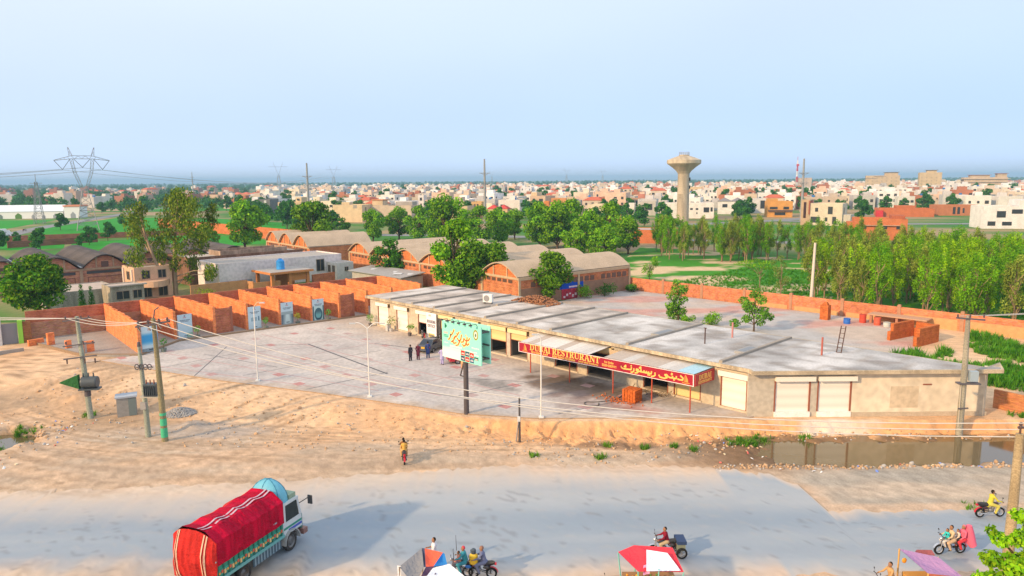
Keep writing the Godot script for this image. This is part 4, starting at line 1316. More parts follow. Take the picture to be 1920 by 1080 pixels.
	win(t, -50.0, 4.4, 15.0, 1.3, 1.3, 0.0)
	for x in [-52.4, -48.0]:
		m = MB.new()
		m.box2(Vector3(x, 0.5, 15.003), Vector3(x + 0.4, 5.6, 15.25))
		part(t, "pilaster", m, mat("peach_white", lin(0.74, 0.62, 0.52), 0.9))
	t = thing("low_pale_house", "low pale house with broken flat roofs beside the two cypresses", "house", P0, YAW)
	flat_block(t, Vector3(-52, 0.4, 18.6), Vector3(-42.5, 3.6, 29.0), mat("low_wall", lin(0.52, 0.50, 0.46), 0.93, "streak", 0.2), mat("low_roof", lin(0.54, 0.46, 0.41), 0.95, "mottle", 0.25), 0.1)
	flat_block(t, Vector3(-42.3, 0.4, 16.6), Vector3(-37.6, 4.3, 21.3), mat("low_wall_cream", lin(0.56, 0.50, 0.42), 0.93, "streak", 0.2), mat("low_roof", lin(0.54, 0.46, 0.41), 0.95, "mottle", 0.25), 0.12, "front_room")
	win(t, -37.6, 2.9, 19.7, 1.8, 1.2, PI / 2)
	win(t, -37.6, 2.9, 17.6, 1.2, 1.2, PI / 2)
	m = MB.new()
	m.box2(Vector3(-37.9, 4.302, 16.2), Vector3(-37.2, 4.5, 21.6))
	part(t, "eave", m, mat("low_roof", lin(0.54, 0.46, 0.41), 0.95, "mottle", 0.25))
	t = thing("grey_sheet_shed", "long shed with a patched grey sheet roof beside the tan warehouses", "shed", P0, YAW)
	m = MB.new()
	m.obox(Vector3(-29.5, 3.25, -23.0), Vector3(17.0, 0.12, 5.6), Basis(Vector3.RIGHT, 0.10))
	part(t, "roof", m, mat("sheet_grey", lin(0.36, 0.35, 0.35), 0.7, "mottle", 0.3))
	m = MB.new()
	m.box2(Vector3(-37.5, 0.4, -25.4), Vector3(-21.4, 2.95, -20.8))
	part(t, "wall", m, mat("shed_wall", lin(0.48, 0.46, 0.45), 0.9, "mottle", 0.3))
	rng.seed = 21
	for i in 7:
		m = MB.new()
		m.obox(Vector3(-36 + i * 2.3, 3.36, -22.0 - rng.randf() * 2.4), Vector3(1.6, 0.03, 1.2), Basis(Vector3.UP, rng.randf()) * Basis(Vector3.RIGHT, 0.10))
		part(t, "patch_sheet", m, mat("sheet_patch", lin(0.55, 0.56, 0.57), 0.6))
func vault_row(called: String, label: String, org: Vector3, yaw: float, n: int, span: float, depth: float, base: float, eave: float, rise: float, wallm: Material, archm: Material, trim: Material, roofm: Material, dark_roof: bool, skip_front := false) -> Node3D:
	var t := thing(called, label, "warehouse", org, yaw)
	var k := 14
	for i in n:
		var x1 := -span * i
		var x0 := x1 - span
		var xm := (x0 + x1) * 0.5
		var m := MB.new()
		m.box2(Vector3(x0 + 0.2, base - 0.3, -0.3), Vector3(x1 - 0.2, eave - 0.3, 0.0))
		part(t, "gable_wall", m, wallm)
		var arch := PackedVector2Array()
		for j in k + 1:
			var f := float(j) / k
			arch.append(Vector2(lerpf(x0 + 0.3, x1 - 0.3, f), eave - 0.3 + 0.02 + (rise - 0.05) * sin(PI * f)))
		m = MB.new()
		m.wall_panel(arch, -0.26, -0.05)
		part(t, "arch_panel", m, archm)
		m = MB.new()
		m.box2(Vector3(x0, eave - 0.55, 0.002), Vector3(x1, eave - 0.2, 0.16))
		part(t, "string_course", m, trim)
		for f in [0.32, 0.68]:
			m = MB.new()
			m.box2(Vector3(lerpf(x0, x1, f) - 0.12, eave - 0.19, -0.045), Vector3(lerpf(x0, x1, f) + 0.12, eave - 0.34 + rise * sin(PI * f), 0.1))
			part(t, "mullion", m, trim)
		m = MB.new()
		m.box2(Vector3(x0 - 0.25, base - 0.3, -0.1), Vector3(x0 + 0.25, eave - 0.56, 0.2))
		part(t, "pilaster", m, trim)
		if dark_roof:
			m = MB.new()
			m.box2(Vector3(x0 + 0.9, eave - 1.25, 0.003), Vector3(x1 - 0.9, eave - 0.75, 0.05))
			part(t, "clerestory", m, mat("clerestory", lin(0.05, 0.05, 0.06), 0.6))
			m = MB.new()
			m.box2(Vector3(xm - 0.6, eave - 0.1, -0.046), Vector3(xm + 0.6, eave + 0.9, 0.04))
			part(t, "vent", m, mat("vent_dark", lin(0.13, 0.08, 0.07), 0.8))
			m = MB.new()
			for e in [[x0 + 1.0, base - 0.2, x0 + 1.12, eave - 1.9], [x1 - 1.12, base - 0.2, x1 - 1.0, eave - 1.9], [x0 + 1.0, eave - 1.9, x1 - 1.0, eave - 1.78]]:
				m.box2(Vector3(e[0], e[1], 0.004), Vector3(e[2], e[3], 0.07))
			part(t, "door_surround", m, mat("door_surround", lin(0.20, 0.10, 0.08), 0.9))
		else:
			for j in 5:
				m = MB.new()
				m.box2(Vector3(x0 + 1.2 + j * (span - 2.6) / 5.0, eave - 1.2, 0.003), Vector3(x0 + 1.2 + j * (span - 2.6) / 5.0 + 1.0, eave - 0.7, 0.05))
				part(t, "louvre", m, mat("louvre", lin(0.12, 0.07, 0.05), 0.8))
		m = MB.new()
		for j in k:
			var f0 := float(j) / k
			var f1 := float(j + 1) / k
			var a := Vector3(lerpf(x0, x1, f0), eave - 0.2 + rise * sin(PI * f0), 0.5)
			var b := Vector3(lerpf(x0, x1, f1), eave - 0.2 + rise * sin(PI * f1), 0.5)
			var up := Vector3(0, 0.18, 0)
			var bk := Vector3(0, 0, -depth - 0.5)
			m.quad(a + up, b + up, b + up + bk, a + up + bk)
			m.quad(b, a, a + bk, b + bk)
			m.quad(a, b, b + up, a + up)
			m.quad(b + bk, a + bk, a + up + bk, b + up + bk)
		part(t, "vault_roof", m, roofm)
		m = MB.new()
		m.box2(Vector3(x0 + 0.2, base - 0.3, -depth), Vector3(x1 - 0.2, eave - 0.1, -depth + 0.25))
		part(t, "rear_wall", m, wallm)
		if dark_roof:
			m = MB.new()
			m.box2(Vector3(x0 - 0.22, eave + 0.06, -depth), Vector3(x0 + 0.22, eave + 0.12, 0.55))
			part(t, "valley_gutter", m, mat("gutter", lin(0.40, 0.42, 0.45), 0.5))
		elif i < n:
			m = MB.new()
			m.obox(Vector3(xm - span * 0.18, eave + rise * 0.93, -depth * 0.45), Vector3(1.6, 0.04, 0.5), Basis(Vector3.BACK, 0.12))
			part(t, "roof_stain_sheet", m, mat("stain_sheet", lin(0.26, 0.22, 0.19), 0.9))
	for x in [-span * n, 0.0]:
		var m := MB.new()
		m.box2(Vector3(x - 0.2 if x == 0.0 else x, base - 0.3, -depth), Vector3(x if x == 0.0 else x + 0.2, eave - 0.25, 0.0))
		part(t, "side_wall", m, wallm)
	return t
func build_warehouses() -> void:
	var wallm := mat("wh_brick", lin(0.66, 0.27, 0.135), 0.95, "brick", 0.175)
	var archm := mat("wh_arch_brick", lin(0.78, 0.28, 0.11), 0.95, "brick", 0.175)
	var trim := mat("wh_trim", lin(0.58, 0.43, 0.28), 0.9, "mottle", 0.3)
	var tan := mat("wh_tan_roof", lin(0.54, 0.425, 0.315), 0.95, "mottle", 0.09)
	var yaw := -atan2(0.788, 0.616)
	var t := vault_row("tan_vault_warehouse", "row of six brick warehouses with tan barrel-vaulted roofs behind the shop row", Vector3(1.2, 0, -111.3), yaw, 6, 9.8, 24.6, 0.7, 5.15, 1.95, wallm, archm, trim, tan, false)
	var m := MB.new()
	m.box2(Vector3(-18.4, 0.5, 0.02), Vector3(-16.0, 3.6, 0.09))
	part(t, "cream_door", m, mat("door_cream", lin(0.66, 0.50, 0.22), 0.8))
	m = MB.new()
	m.box2(Vector3(-18.6, 3.62, 0.02), Vector3(-13.0, 3.75, 0.7))
	part(t, "door_hood", m, trim)
	m = MB.new()
	m.box2(Vector3(0.003, 4.55, -24.4), Vector3(0.2, 5.0, 0.4))
	part(t, "eave_band", m, trim)
	for z in [-24.4, -12.3, 0.1]:
		m = MB.new()
		m.box2(Vector3(0.004, 0.4, z - 0.2), Vector3(0.16, 4.54, z + 0.2))
		part(t, "corner_pier", m, trim)
	for i in 18:
		if i % 6 == 5: continue
		m = MB.new()
		m.box2(Vector3(0.003, 3.3, -23.6 + i * 1.28), Vector3(0.06, 4.1, -22.7 + i * 1.28))
		part(t, "louvre", m, mat("louvre_end", lin(0.17, 0.10, 0.075), 0.8))
	m = MB.new()
	m.box2(Vector3(0.003, 0.5, -12.0), Vector3(0.012, 3.2, 0.0))
	part(t, "plastered_end_wall", m, mat("end_plaster", lin(0.34, 0.20, 0.135), 0.95, "mottle", 0.2))
	m = MB.new()
	m.box2(Vector3(0.003, 0.5, -24.2), Vector3(0.012, 3.2, -12.6))
	part(t, "plastered_end_wall", m, mat("end_plaster", lin(0.34, 0.20, 0.135), 0.95, "mottle", 0.2))
	m = MB.new()
	m.box2(Vector3(0.014, 2.35, -13.4), Vector3(0.05, 3.6, -8.2))
	var ad := part(t, "painted_advert", m, mat("advert_blue", lin(0.01, 0.07, 0.45), 0.8))
	m = MB.new()
	m.box2(Vector3(0.014, 0.5, -13.2), Vector3(0.05, 2.348, -8.6))
	part(ad, "advert_red", m, mat("advert_red", lin(0.55, 0.05, 0.09), 0.85, "streak", 0.5))
	rng.seed = 5
	for i in 5:
		m = MB.new()
		m.box2(Vector3(0.051, 0.9 + 0.25 * (i % 3), -9.4 - i * 0.62), Vector3(0.056, 1.05 + 0.25 * (i % 3) + rng.randf() * 0.3, -9.0 - i * 0.62))
		part(ad, "advert_lettering", m, mat("advert_white", lin(0.7, 0.55, 0.6), 0.85))
	m = MB.new()
	m.box2(Vector3(0.051, 2.5, -12.3), Vector3(0.056, 2.75, -10.2))
	part(ad, "advert_lettering", m, mat("advert_white", lin(0.7, 0.55, 0.6), 0.85))
	var q := Vector3(1.2, 0, -111.3) - Vector3(0.616, 0, 0.788) * 76.0
	vault_row("far_tan_warehouse", "short pair of tan vaulted warehouses beyond the bushy trees", q + Vector3(-1, 0, 3), yaw, 3, 9.2, 16.0, 0.6, 5.0, 2.5, wallm, archm, trim, tan, false)
	var dull := mat("wh_dull_brick", lin(0.52, 0.28, 0.205), 0.95, "brick", 0.150)
	vault_row("dark_vault_warehouse", "row of pinkish brick warehouses with dark grey humped vault roofs", Vector3(-54.4, 0, -153.0), atan2(0.655, 0.755), 8, 7.95, 27.0, 0.5, 4.7, 2.25, dull, dull, mat("wh_dull_trim", lin(0.42, 0.30, 0.22), 0.9, "mottle", 0.3), mat("wh_dark_roof", lin(0.13, 0.115, 0.115), 0.85, "streak", 0.12), true)
func build_yard() -> void:
	var brick := mat("boundary_brick", lin(0.56, 0.225, 0.125), 0.95, "brick", 0.175)
	var t := thing("boundary_wall", "long weathered brick wall with low piers between the yard and the tree plantation", "brick wall", P0, YAW)
	rng.seed = 91
	var a := 6.5
	while a < 74:
		var e := minf(a + 7.4, 74.5)
		var m := MB.new()
		seg(m, D(a, 49.0), D(e, 49.0), 0.3, 2.85, 0.25)
		var kk := rng.randf_range(0.88, 1.08)
		part(t, "wall_panel", m, mat("boundary_%d" % int(a), Color(0.68 * kk, 0.28 * kk, 0.155 * kk), 0.95, "brick", 0.175))
		if a > 28 and rng.randf() < 0.8:
			m = MB.new()
			seg(m, D(a + 0.6, 48.86), D(e - 0.5, 48.86), 0.6, 1.3 + (0.7 if a > 50 else 0.0), 0.035)
			part(t, "plaster_band", m, mat("boundary_plaster", lin(0.62, 0.36, 0.17), 0.95, "mottle", 0.3))
		m = MB.new()
		m.box(D(a, 49.0, 1.75), Vector3(0.45, 2.7, 0.42))
		m.box(D(a, 49.0, 3.12), Vector3(0.3, 0.1, 0.3))
		part(t, "pier", m, mat("boundary_pier", lin(0.46, 0.25, 0.16), 0.95, "mottle", 0.4))
		a += 7.4
	for k in [[53.7, 36.9, 54.8, 41.6, 1.95, "first stub of new orange brick wall with a rounded end in the yard"], [57.0, 35.4, 57.9, 40.4, 2.0, "second new orange brick stub, beside the overgrown grass"], [54.9, 41.9, 57.7, 41.0, 1.8, "short orange brick wall closing the gap behind two stubs"]]:
		var o := thing("brick_stub_wall", k[5], "brick wall", P0, YAW)
		var m := MB.new()
		seg(m, D(k[0], k[1]), D(k[2], k[3]), 0.5, LOT + k[4] * 0.55, 0.4)
		part(o, "lower_courses", m, mat("new_brick", lin(0.60, 0.19, 0.06), 0.95, "brick", 0.250))
		m = MB.new()
		seg(m, D(lerpf(k[0], k[2], 0.12), lerpf(k[1], k[3], 0.12)), D(k[2], k[3]), LOT + k[4] * 0.55, LOT + k[4], 0.38)
		part(o, "upper_courses", m, mat("new_brick", lin(0.60, 0.19, 0.06), 0.95, "brick", 0.250))
	var o := thing("brick_pillar", "single new brick pillar standing by the boundary wall above the ladder", "brick pillar", W(42.9, 44.8, LOT), YAW)
	var m := MB.new()
	m.box2(Vector3(-0.55, 0, -0.5), Vector3(0.55, 2.0, 0.5))
	part(o, "shaft", m, mat("new_brick", lin(0.60, 0.19, 0.06), 0.95, "brick", 0.250))
	m = MB.new()
	m.box(Vector3(0, 2.2, 0), Vector3(0.8, 0.4, 0.7), 0.0, 0.5)
	part(o, "top_courses", m, mat("new_brick", lin(0.60, 0.19, 0.06), 0.95, "brick", 0.250))
	for k in [[46.2, 43.8, lin(0.02, 0.14, 0.55), "small blue drum in the yard by the boundary wall", 0.7], [47.4, 46.0, lin(0.55, 0.06, 0.03), "red drum next to the low shelter by the boundary wall", 1.1], [49.4, 45.6, lin(0.58, 0.10, 0.05), "second red drum, under the low shelter", 1.0], [50.7, 45.2, lin(0.5, 0.52, 0.5), "pale bucket under the low shelter", 0.6]]:
		o = thing("drum", k[3], "drum", W(k[0], k[1], LOT))
		m = MB.new()
		m.lathe([Vector2(0, 0), Vector2(0.42, 0), Vector2(0.44, 0.3), Vector2(0.42, 0.5), Vector2(0.44, k[4]), Vector2(0.40, k[4])], 12)
		part(o, "barrel", m, mat("drum", k[2], 0.6))
		m = MB.new()
		m.lathe([Vector2(0.42, k[4] - 0.05), Vector2(0.0, k[4] - 0.04)], 12)
		part(o, "lid", m, mat("drum_lid", k[2] * 0.7, 0.6))
	o = thing("low_shelter", "low lean-to with a thin slab roof against the boundary wall", "lean-to", P0, YAW)
	m = MB.new()
	m.box2(D(47.8, 48.6, 1.75), D(55.0, 46.4, 1.9))
	part(o, "slab", m, mat("shelter_slab", lin(0.50, 0.30, 0.2), 0.9))
	for q in [48.2, 51.4, 54.6]:
		m = MB.new()
		m.box(D(q, 46.7, 1.2), Vector3(0.3, 1.1, 0.3))
		part(o, "pillar", m, mat("shelter_post", lin(0.42, 0.2, 0.13), 0.9))
	m = MB.new()
	seg(m, Vector3(40.6, 0, -59.6), Vector3(41.9, 0, -57.6), 0.0, 2.2, 0.25)
	seg(m, Vector3(41.9, 0, -57.7), Vector3(56.0, 0, -58.6), 0.0, 2.2, 0.25)
	o = thing("front_brick_wall", "orange brick wall with a blue base line beyond the shop corner", "brick wall")
	part(o, "brickwork", m, mat("front_brick", lin(0.58, 0.27, 0.13), 0.95, "brick", 0.200))
	m = MB.new()
	seg(m, Vector3(42.0, 0, -57.52), Vector3(56.0, 0, -58.42), 0.15, 0.42, 0.1)
	part(o, "blue_line", m, mat("blue_line", lin(0.30, 0.48, 0.66), 0.8))
	var poly := PackedVector2Array()
	for q in [W(6.5, 13.5), W(6.0, 48.7), W(53, 48.7), W(56, 38), W(60.5, 28.8), W(57, 13.5)]: poly.append(Vector2(q.x, q.z))
	var v := MB.new()
	var st := 1.0
	for ix in range(-20, 75):
		for iz in range(-135, -55):
			var cell := PackedVector2Array([Vector2(ix, iz) * st, Vector2(ix + 1, iz) * st, Vector2(ix + 1, iz + 1) * st, Vector2(ix, iz + 1) * st])
			for cut in Geometry2D.intersect_polygons(cell, poly):
				var n0 := v.v.size()
				v.flat(cut, LOT)
				for i in range(n0, v.v.size()):
					var p: Vector3 = v.v[i]
					var n1 := nz.get_noise_2d(p.x * 1.4 + 77, p.z * 1.4)
					var n2 := nz.get_noise_2d(p.x * 0.9 - 40, p.z * 2.2)
					var c := lin(0.45, 0.375, 0.325).lerp(lin(0.38, 0.37, 0.375), clampf(0.5 + n1 * 2.2, 0, 1))
					if n2 > 0.12: c = c.lerp(lin(0.47, 0.24, 0.20), clampf((n2 - 0.12) * 4.0, 0, 0.75))
					v.c[i] = Color(c.r, c.g, c.b)
	struct("rear_yard", v, mat("yard_concrete", Color(1.25, 1.25, 1.25), 0.92, "mottle", 0.12, 0.0, true))
func leaf_mat() -> StandardMaterial3D:
	if mats.has("leaf"): return mats["leaf"]
	var m := StandardMaterial3D.new()
	m.albedo_color = Color.WHITE
	m.vertex_color_use_as_albedo = true
	m.roughness = 0.8
	m.metallic_specular = 0.15
	m.backlight_enabled = true
	m.backlight = Color(0.45, 0.6, 0.15)
	m.cull_mode = BaseMaterial3D.CULL_DISABLED
	mats["leaf"] = m
	return m
func bark(c: Color) -> StandardMaterial3D:
	return mat("bark", c, 0.95, "streak", 0.8)
func crown(clumps: Array, count: int, size: float, pal: Array, sd: int, droop := 0.0, inner := 0.45) -> ArrayMesh:
	var r := RandomNumberGenerator.new()
	r.seed = sd
	var v := PackedVector3Array()
	var n := PackedVector3Array()
	var c := PackedColorArray()
	var wsum := 0.0
	var w := []
	var tone := []
	for k in clumps:
		var q: Vector3 = k[1]
		wsum += pow(q.x * q.y * q.z, 0.667)
		w.append(wsum)
		tone.append(r.randf_range(0.72, 1.2))
	for i in count:
		var t := r.randf() * wsum
		var j := 0
		while j < w.size() - 1 and w[j] < t: j += 1
		var d := Vector3(r.randfn(), r.randfn(), r.randfn()).normalized()
		var rad := lerpf(inner, 1.08, pow(r.randf(), 0.6))
		var p: Vector3 = clumps[j][0] + d * clumps[j][1] * rad
		var nn := (d + Vector3(r.randfn(), r.randfn() + 0.5, r.randfn()) * 0.7).normalized()
		var u := nn.cross(Vector3(r.randfn(), r.randfn(), r.randfn())).normalized()
		if droop > 0: u = (u * (1.0 - droop) + Vector3(r.randfn() * 0.2, -droop, r.randfn() * 0.2)).normalized()
		var s := nn.cross(u).normalized()
		nn = u.cross(s).normalized()
		var L := size * (0.55 + 1.1 * pow(r.randf(), 1.6))
		var wd := L * (0.62 if droop == 0 else 0.42)
		var a := p - u * L * 0.5
		var b := p + s * wd * 0.5
		var e := p + u * L * 0.5
		var f := p - s * wd * 0.5
		v.append_array(PackedVector3Array([a, b, e, a, e, f]))
		var col: Color = pal[r.randi() % pal.size()].lerp(pal[r.randi() % pal.size()], r.randf()) * (float(tone[j]) * r.randf_range(0.8, 1.2))
		for q in 6:
			n.append(nn)
			c.append(Color(col.r, col.g, col.b))
	var ar := []
	ar.resize(Mesh.ARRAY_MAX)
	ar[Mesh.ARRAY_VERTEX] = v; ar[Mesh.ARRAY_NORMAL] = n; ar[Mesh.ARRAY_COLOR] = c
	var me := ArrayMesh.new()
	me.add_surface_from_arrays(Mesh.PRIMITIVE_TRIANGLES, ar)
	return me
func trunk_mesh(h: float, r0: float, clumps: Array, sd: int, lean := 0.3, every := 1) -> MB:
	var r := RandomNumberGenerator.new()
	r.seed = sd
	var m := MB.new()
	var pts := [Vector3(0, -0.3, 0)]
	var rad := [r0 * 1.25]
	for i in range(1, 6):
		pts.append(Vector3(r.randfn() * lean * 0.3 * i * 0.4, h * i / 5.0, r.randfn() * lean * 0.3 * i * 0.4))
		rad.append(r0 * (1.0 - 0.15 * i))
	m.tube(pts, rad, 7)
	for i in range(0, clumps.size(), every):
		var t: Vector3 = clumps[i][0]
		var k := clampi(int(t.y / h * 3.2), 1, 4)
		var st: Vector3 = pts[k]
		m.tube([st, st.lerp(t, 0.45) + Vector3(0, 0.1 * h * r.randf(), 0), t], [r0 * 0.5, r0 * 0.3, r0 * 0.1], 5)
	return m
func blob_clumps(r: RandomNumberGenerator, n: int, h0: float, h1: float, rad: float, cr: float) -> Array:
	var o := []
	for i in n:
		var f := float(i) / n
		var an := r.randf() * TAU
		var y := lerpf(h0, h1, r.randf())
		var k := sin(PI * clampf((y - h0) / (h1 - h0) * 0.8 + 0.15, 0, 1))
		var d := rad * k * sqrt(r.randf())
		o.append([Vector3(cos(an) * d, y, sin(an) * d), Vector3(cr, cr * 0.8, cr) * r.randf_range(0.7, 1.25)])
	return o
func make_tree(called: String, label: String, clumps: Array, count: int, size: float, pal: Array, th: float, tr: float, barkc: Color, sd: int, droop := 0.0, every := 1, group := "") -> Node3D:
	var t := thing(called, label, "tree", Vector3.ZERO, 0.0, group)
	t.set_meta("stem", called)
	part(t, "trunk", trunk_mesh(th, tr, clumps, sd, 0.3, every), bark(barkc))
	part_mesh(t, "crown", crown(clumps, count, size, pal, sd, droop), leaf_mat())
	return t
func plant(protos: Array, i: int, used: Dictionary, at: Vector3, yaw: float, s: float, label: String) -> void:
	var o: Node3D = protos[i]
	if used.has(o):
		copy(o, at, yaw, label, s)
	else:
		used[o] = true
		o.position = at
		o.rotation.y = yaw
		o.scale = Vector3.ONE * s
		o.set_meta("label", label)
func build_vegetation() -> void:
	var r := RandomNumberGenerator.new()
	var used := {}
	var dkbark := lin(0.16, 0.11, 0.07)
	var G1 := [lin(0.06, 0.17, 0.012), lin(0.11, 0.26, 0.015), lin(0.18, 0.32, 0.02)]
	var G2 := [lin(0.035, 0.13, 0.015), lin(0.06, 0.20, 0.018), lin(0.10, 0.26, 0.022)]
	var G3 := [lin(0.09, 0.27, 0.012), lin(0.16, 0.38, 0.016), lin(0.25, 0.45, 0.022)]
	r.seed = 1
	var cl := blob_clumps(r, 34, 3.0, 8.8, 4.3, 1.5)
	var o := make_tree("round_tree", "great round dark green tree behind the wide brick stall", cl, 13000, 0.4, [lin(0.035, 0.16, 0.01), lin(0.08, 0.24, 0.012), lin(0.20, 0.36, 0.015)], 4.5, 0.4, dkbark, 11)
	o.position = Vector3(-66.5, 0.5, -101.0)
	r.seed = 2
	cl = []
	for k in [[-6.0, 13.0, 2.2], [-4.5, 15.6, 2.0], [-3.0, 10.6, 2.0], [-6.6, 10.0, 1.5], [-5.0, 7.8, 1.8], [-2.2, 7.6, 1.4], [-1.0, 14.6, 1.8], [0.6, 17.6, 2.2], [2.6, 18.6, 2.2], [4.6, 17.2, 2.0], [6.0, 15.0, 1.8], [4.0, 13.4, 2.0], [2.0, 15.0, 1.8], [6.6, 12.4, 1.6], [5.0, 10.2, 1.7], [2.0, 9.6, 1.7], [0.4, 12.0, 1.3], [1.2, 6.4, 1.2], [3.2, 6.4, 1.4], [7.4, 5.0, 1.3], [6.0, 4.0, 1.2], [-3.4, 4.8, 1.2], [0.8, 19.8, 1.2], [-4.0, 17.2, 1.2], [7.2, 17.0, 1.0], [2.6, 3.2, 0.9]]:
		cl.append([Vector3(k[0], k[1] * 0.87, r.randfn() * 1.6), Vector3(k[2] * 0.95, k[2] * 1.15, k[2] * 0.9)])
	o = thing("eucalyptus_tree", "tall airy eucalyptus with a pale forked trunk and drooping olive foliage", "tree", W(-48.0, -8.6, 0.5), 0.0)
	var m := MB.new()
	m.tube([Vector3(0.4, -0.3, 0), Vector3(0.5, 4, 0), Vector3(0.9, 8, 0.2), Vector3(1.2, 12, 0), Vector3(2.2, 17.5, 0)], [0.42, 0.36, 0.3, 0.22, 0.07], 8)
	m.tube([Vector3(-0.8, -0.3, 0.5), Vector3(-1.8, 4, 0.4), Vector3(-3.4, 8, 0), Vector3(-4.6, 12.5, 0), Vector3(-4.6, 16, 0)], [0.34, 0.28, 0.22, 0.15, 0.05], 8)
	for k in cl:
		var e: Vector3 = k[0]
		var root := Vector3(0.9, minf(e.y - 1.0, 12.0), 0.1) if e.x > -1.5 else Vector3(-3.2 - 0.12 * e.y * 0.5, minf(e.y - 1.0, 9.5), 0)
		m.tube([root, root.lerp(e, 0.5) + Vector3(0, 0.5, 0), e], [0.12, 0.08, 0.03], 5)
	part(o, "trunk", m, bark(lin(0.52, 0.38, 0.26)))
	part_mesh(o, "crown", crown(cl, 12500, 0.44, [lin(0.08, 0.15, 0.015), lin(0.15, 0.22, 0.018), lin(0.24, 0.28, 0.03)], 21, 0.6, 0.1), leaf_mat())
	var cyp := []
	for i in 6: cyp.append([Vector3(0, 0.5 + i * 0.75, 0), Vector3(0.62, 0.75, 0.62) * (1.0 - 0.11 * i)])
	o = make_tree("cypress_tree", "taller of two slim cypresses behind the brick wall", cyp, 1800, 0.16, [lin(0.05, 0.20, 0.02), lin(0.10, 0.27, 0.03)], 3.0, 0.1, dkbark, 31)
	o.position = Vector3(-64.4, 0.5, -108.0)
	copy(o, Vector3(-63.1, 0.5, -108.3), 1.0, "shorter of two slim cypresses, next to the low pale house", 0.92)
	var bushy := []
	for i in 4:
		r.seed = 40 + i
		bushy.append(make_tree("bushy_tree", "", blob_clumps(r, 20 + i * 2, 1.8, 7.8, 3.3, 1.2), 5200, 0.42, [G1, G3, G2, G3][i], 4.0, 0.22, dkbark, 41 + i))
	var spots := [
		[755, -23.6, -141.0, 0.98, 2, "dark bushy tree before the vaulted gables, beside the grey shed roof"],
		[862, -9.6, -123.5, 1.5, 3, "tallest bushy tree before the tan warehouses"],
		[895, -6.8, -121.0, 1.15, 0, "dark bushy tree at the foot of the tallest one by the warehouses"],
		[925, -3.0, -121.5, 1.12, 0, "spreading bushy tree before the last warehouse gable"],
		[1028, 6.2, -114.0, 1.02, 0, "olive bushy tree beside the blue and red painted advert"],
		[465, -76.0, -208.0, 1.75, 1, "large bright tree behind the dark warehouses, beside the orange wall"],
		[590, -52.0, -190.0, 1.75, 0, "large olive tree between the two vaulted warehouse rows"],
		[430, -84.0, -200.0, 1.0, 1, "lower bright tree at the end of the orange wall"],
		[720, -44.0, -232.0, 1.27, 1, ""], [755, -37.0, -240.0, 1.32, 1, ""], [790, -30.0, -235.0, 1.32, 3, ""], [830, -24.0, -232.0, 1.17, 3, ""],
		[862, -18.0, -200.0, 1.89, 1, ""], [900, -10.0, -225.0, 1.34, 3, ""], [930, -4.0, -215.0, 1.34, 1, ""], [960, 1.0, -238.0, 1.22, 1, ""],
		[1005, 8.0, -205.0, 1.52, 3, ""], [1040, 12.5, -200.0, 1.65, 1, ""], [1060, 17.0, -212.0, 1.59, 3, ""], [1100, 20.5, -192.0, 1.40, 1, ""],
		[1130, 26.5, -200.0, 1.52, 3, ""], [1160, 30.0, -188.0, 1.22, 1, ""], [1085, 16.0, -178.0, 1.16, 3, ""], [1120, 22.0, -172.0, 1.04, 1, ""],
		[1240, 44.0, -205.0, 1.10, 0, ""], [655, -58.0, -250.0, 0.83, 2, ""], [690, -50.0, -262.0, 0.68, 2, ""]]
	var where := ["beyond the tan warehouse roofs", "in the grove before the town", "along the road behind the warehouses", "near the town's first houses"]
	var grove := []
	for s in spots:
		if s[5] == "": grove.append(s[1])
	grove.sort()
	var k := 0
	for s in spots:
		var lab: String = s[5]
		if lab == "":
			lab = "%s bright bushy tree along the grove beyond the tan warehouses, counted from the olive tree" % ["first", "second", "third", "fourth", "fifth", "sixth", "seventh", "eighth", "ninth", "tenth", "eleventh", "twelfth", "thirteenth", "fourteenth", "fifteenth", "sixteenth", "seventeenth", "eighteenth", "nineteenth", "twentieth"][grove.bsearch(s[1])]
		plant(bushy, s[4], used, Vector3(s[1], 0.5, s[2]), r.randf() * TAU, s[3], lab)
		k += 1
	for c in get_children():
		if String(c.get_meta("label", "")).contains("bright bushy tree along the grove"): c.set_meta("group", "bushy trees of the grove")
	var street := []
	for i in 3:
		r.seed = 60 + i
		street.append(make_tree("street_tree", "", blob_clumps(r, 12, 1.6, 7.6, 2.4, 1.35), 1900, 0.62, [lin(0.025, 0.13, 0.02), lin(0.05, 0.19, 0.025), lin(0.08, 0.23, 0.03)], 3.0, 0.18, dkbark, 61 + i, 0.0, 2, "dark street trees among the town's houses"))
	var sl := "dark rounded street tree"
	r.seed = 77
	var fixed := [[37, -326], [50, -316], [54, -298], [58, -283], [67, -314], [7, -366], [13, -355], [52, -416], [66, -410], [10, -352], [-6, -340], [46, -330], [42, -318], [-80, -385], [-90, -378], [-104, -375], [-98, -368], [-115, -372], [-150, -420], [-140, -400], [-128, -372], [-28, -372], [-22, -366], [-36, -372], [-42, -378], [140, -320], [146, -330], [152, -318], [176, -390], [188, -396], [200, -392], [214, -400], [222, -396], [150, -380], [160, -384], [232, -410], [244, -406], [260, -420], [272, -414], [120, -372], [105, -340], [112, -360], [96, -300]]
	for q in fixed:
		plant(street, r.randi() % 3, used, Vector3(q[0], 0.5, q[1]), r.randf() * TAU, r.randf_range(0.9, 1.3), town_label(sl, q[0] / -q[1], -q[1]).replace(" house in", " in"))
	for i in 130:
		var D_ := r.randf_range(430, 900)
		var x := D_ * r.randf_range(-0.36, 0.72)
		plant(street, r.randi() % 3, used, Vector3(x, 0.5, -D_), r.randf() * TAU, r.randf_range(0.9, 1.6), town_label(sl, x / D_, D_).replace(" house in", " in"))
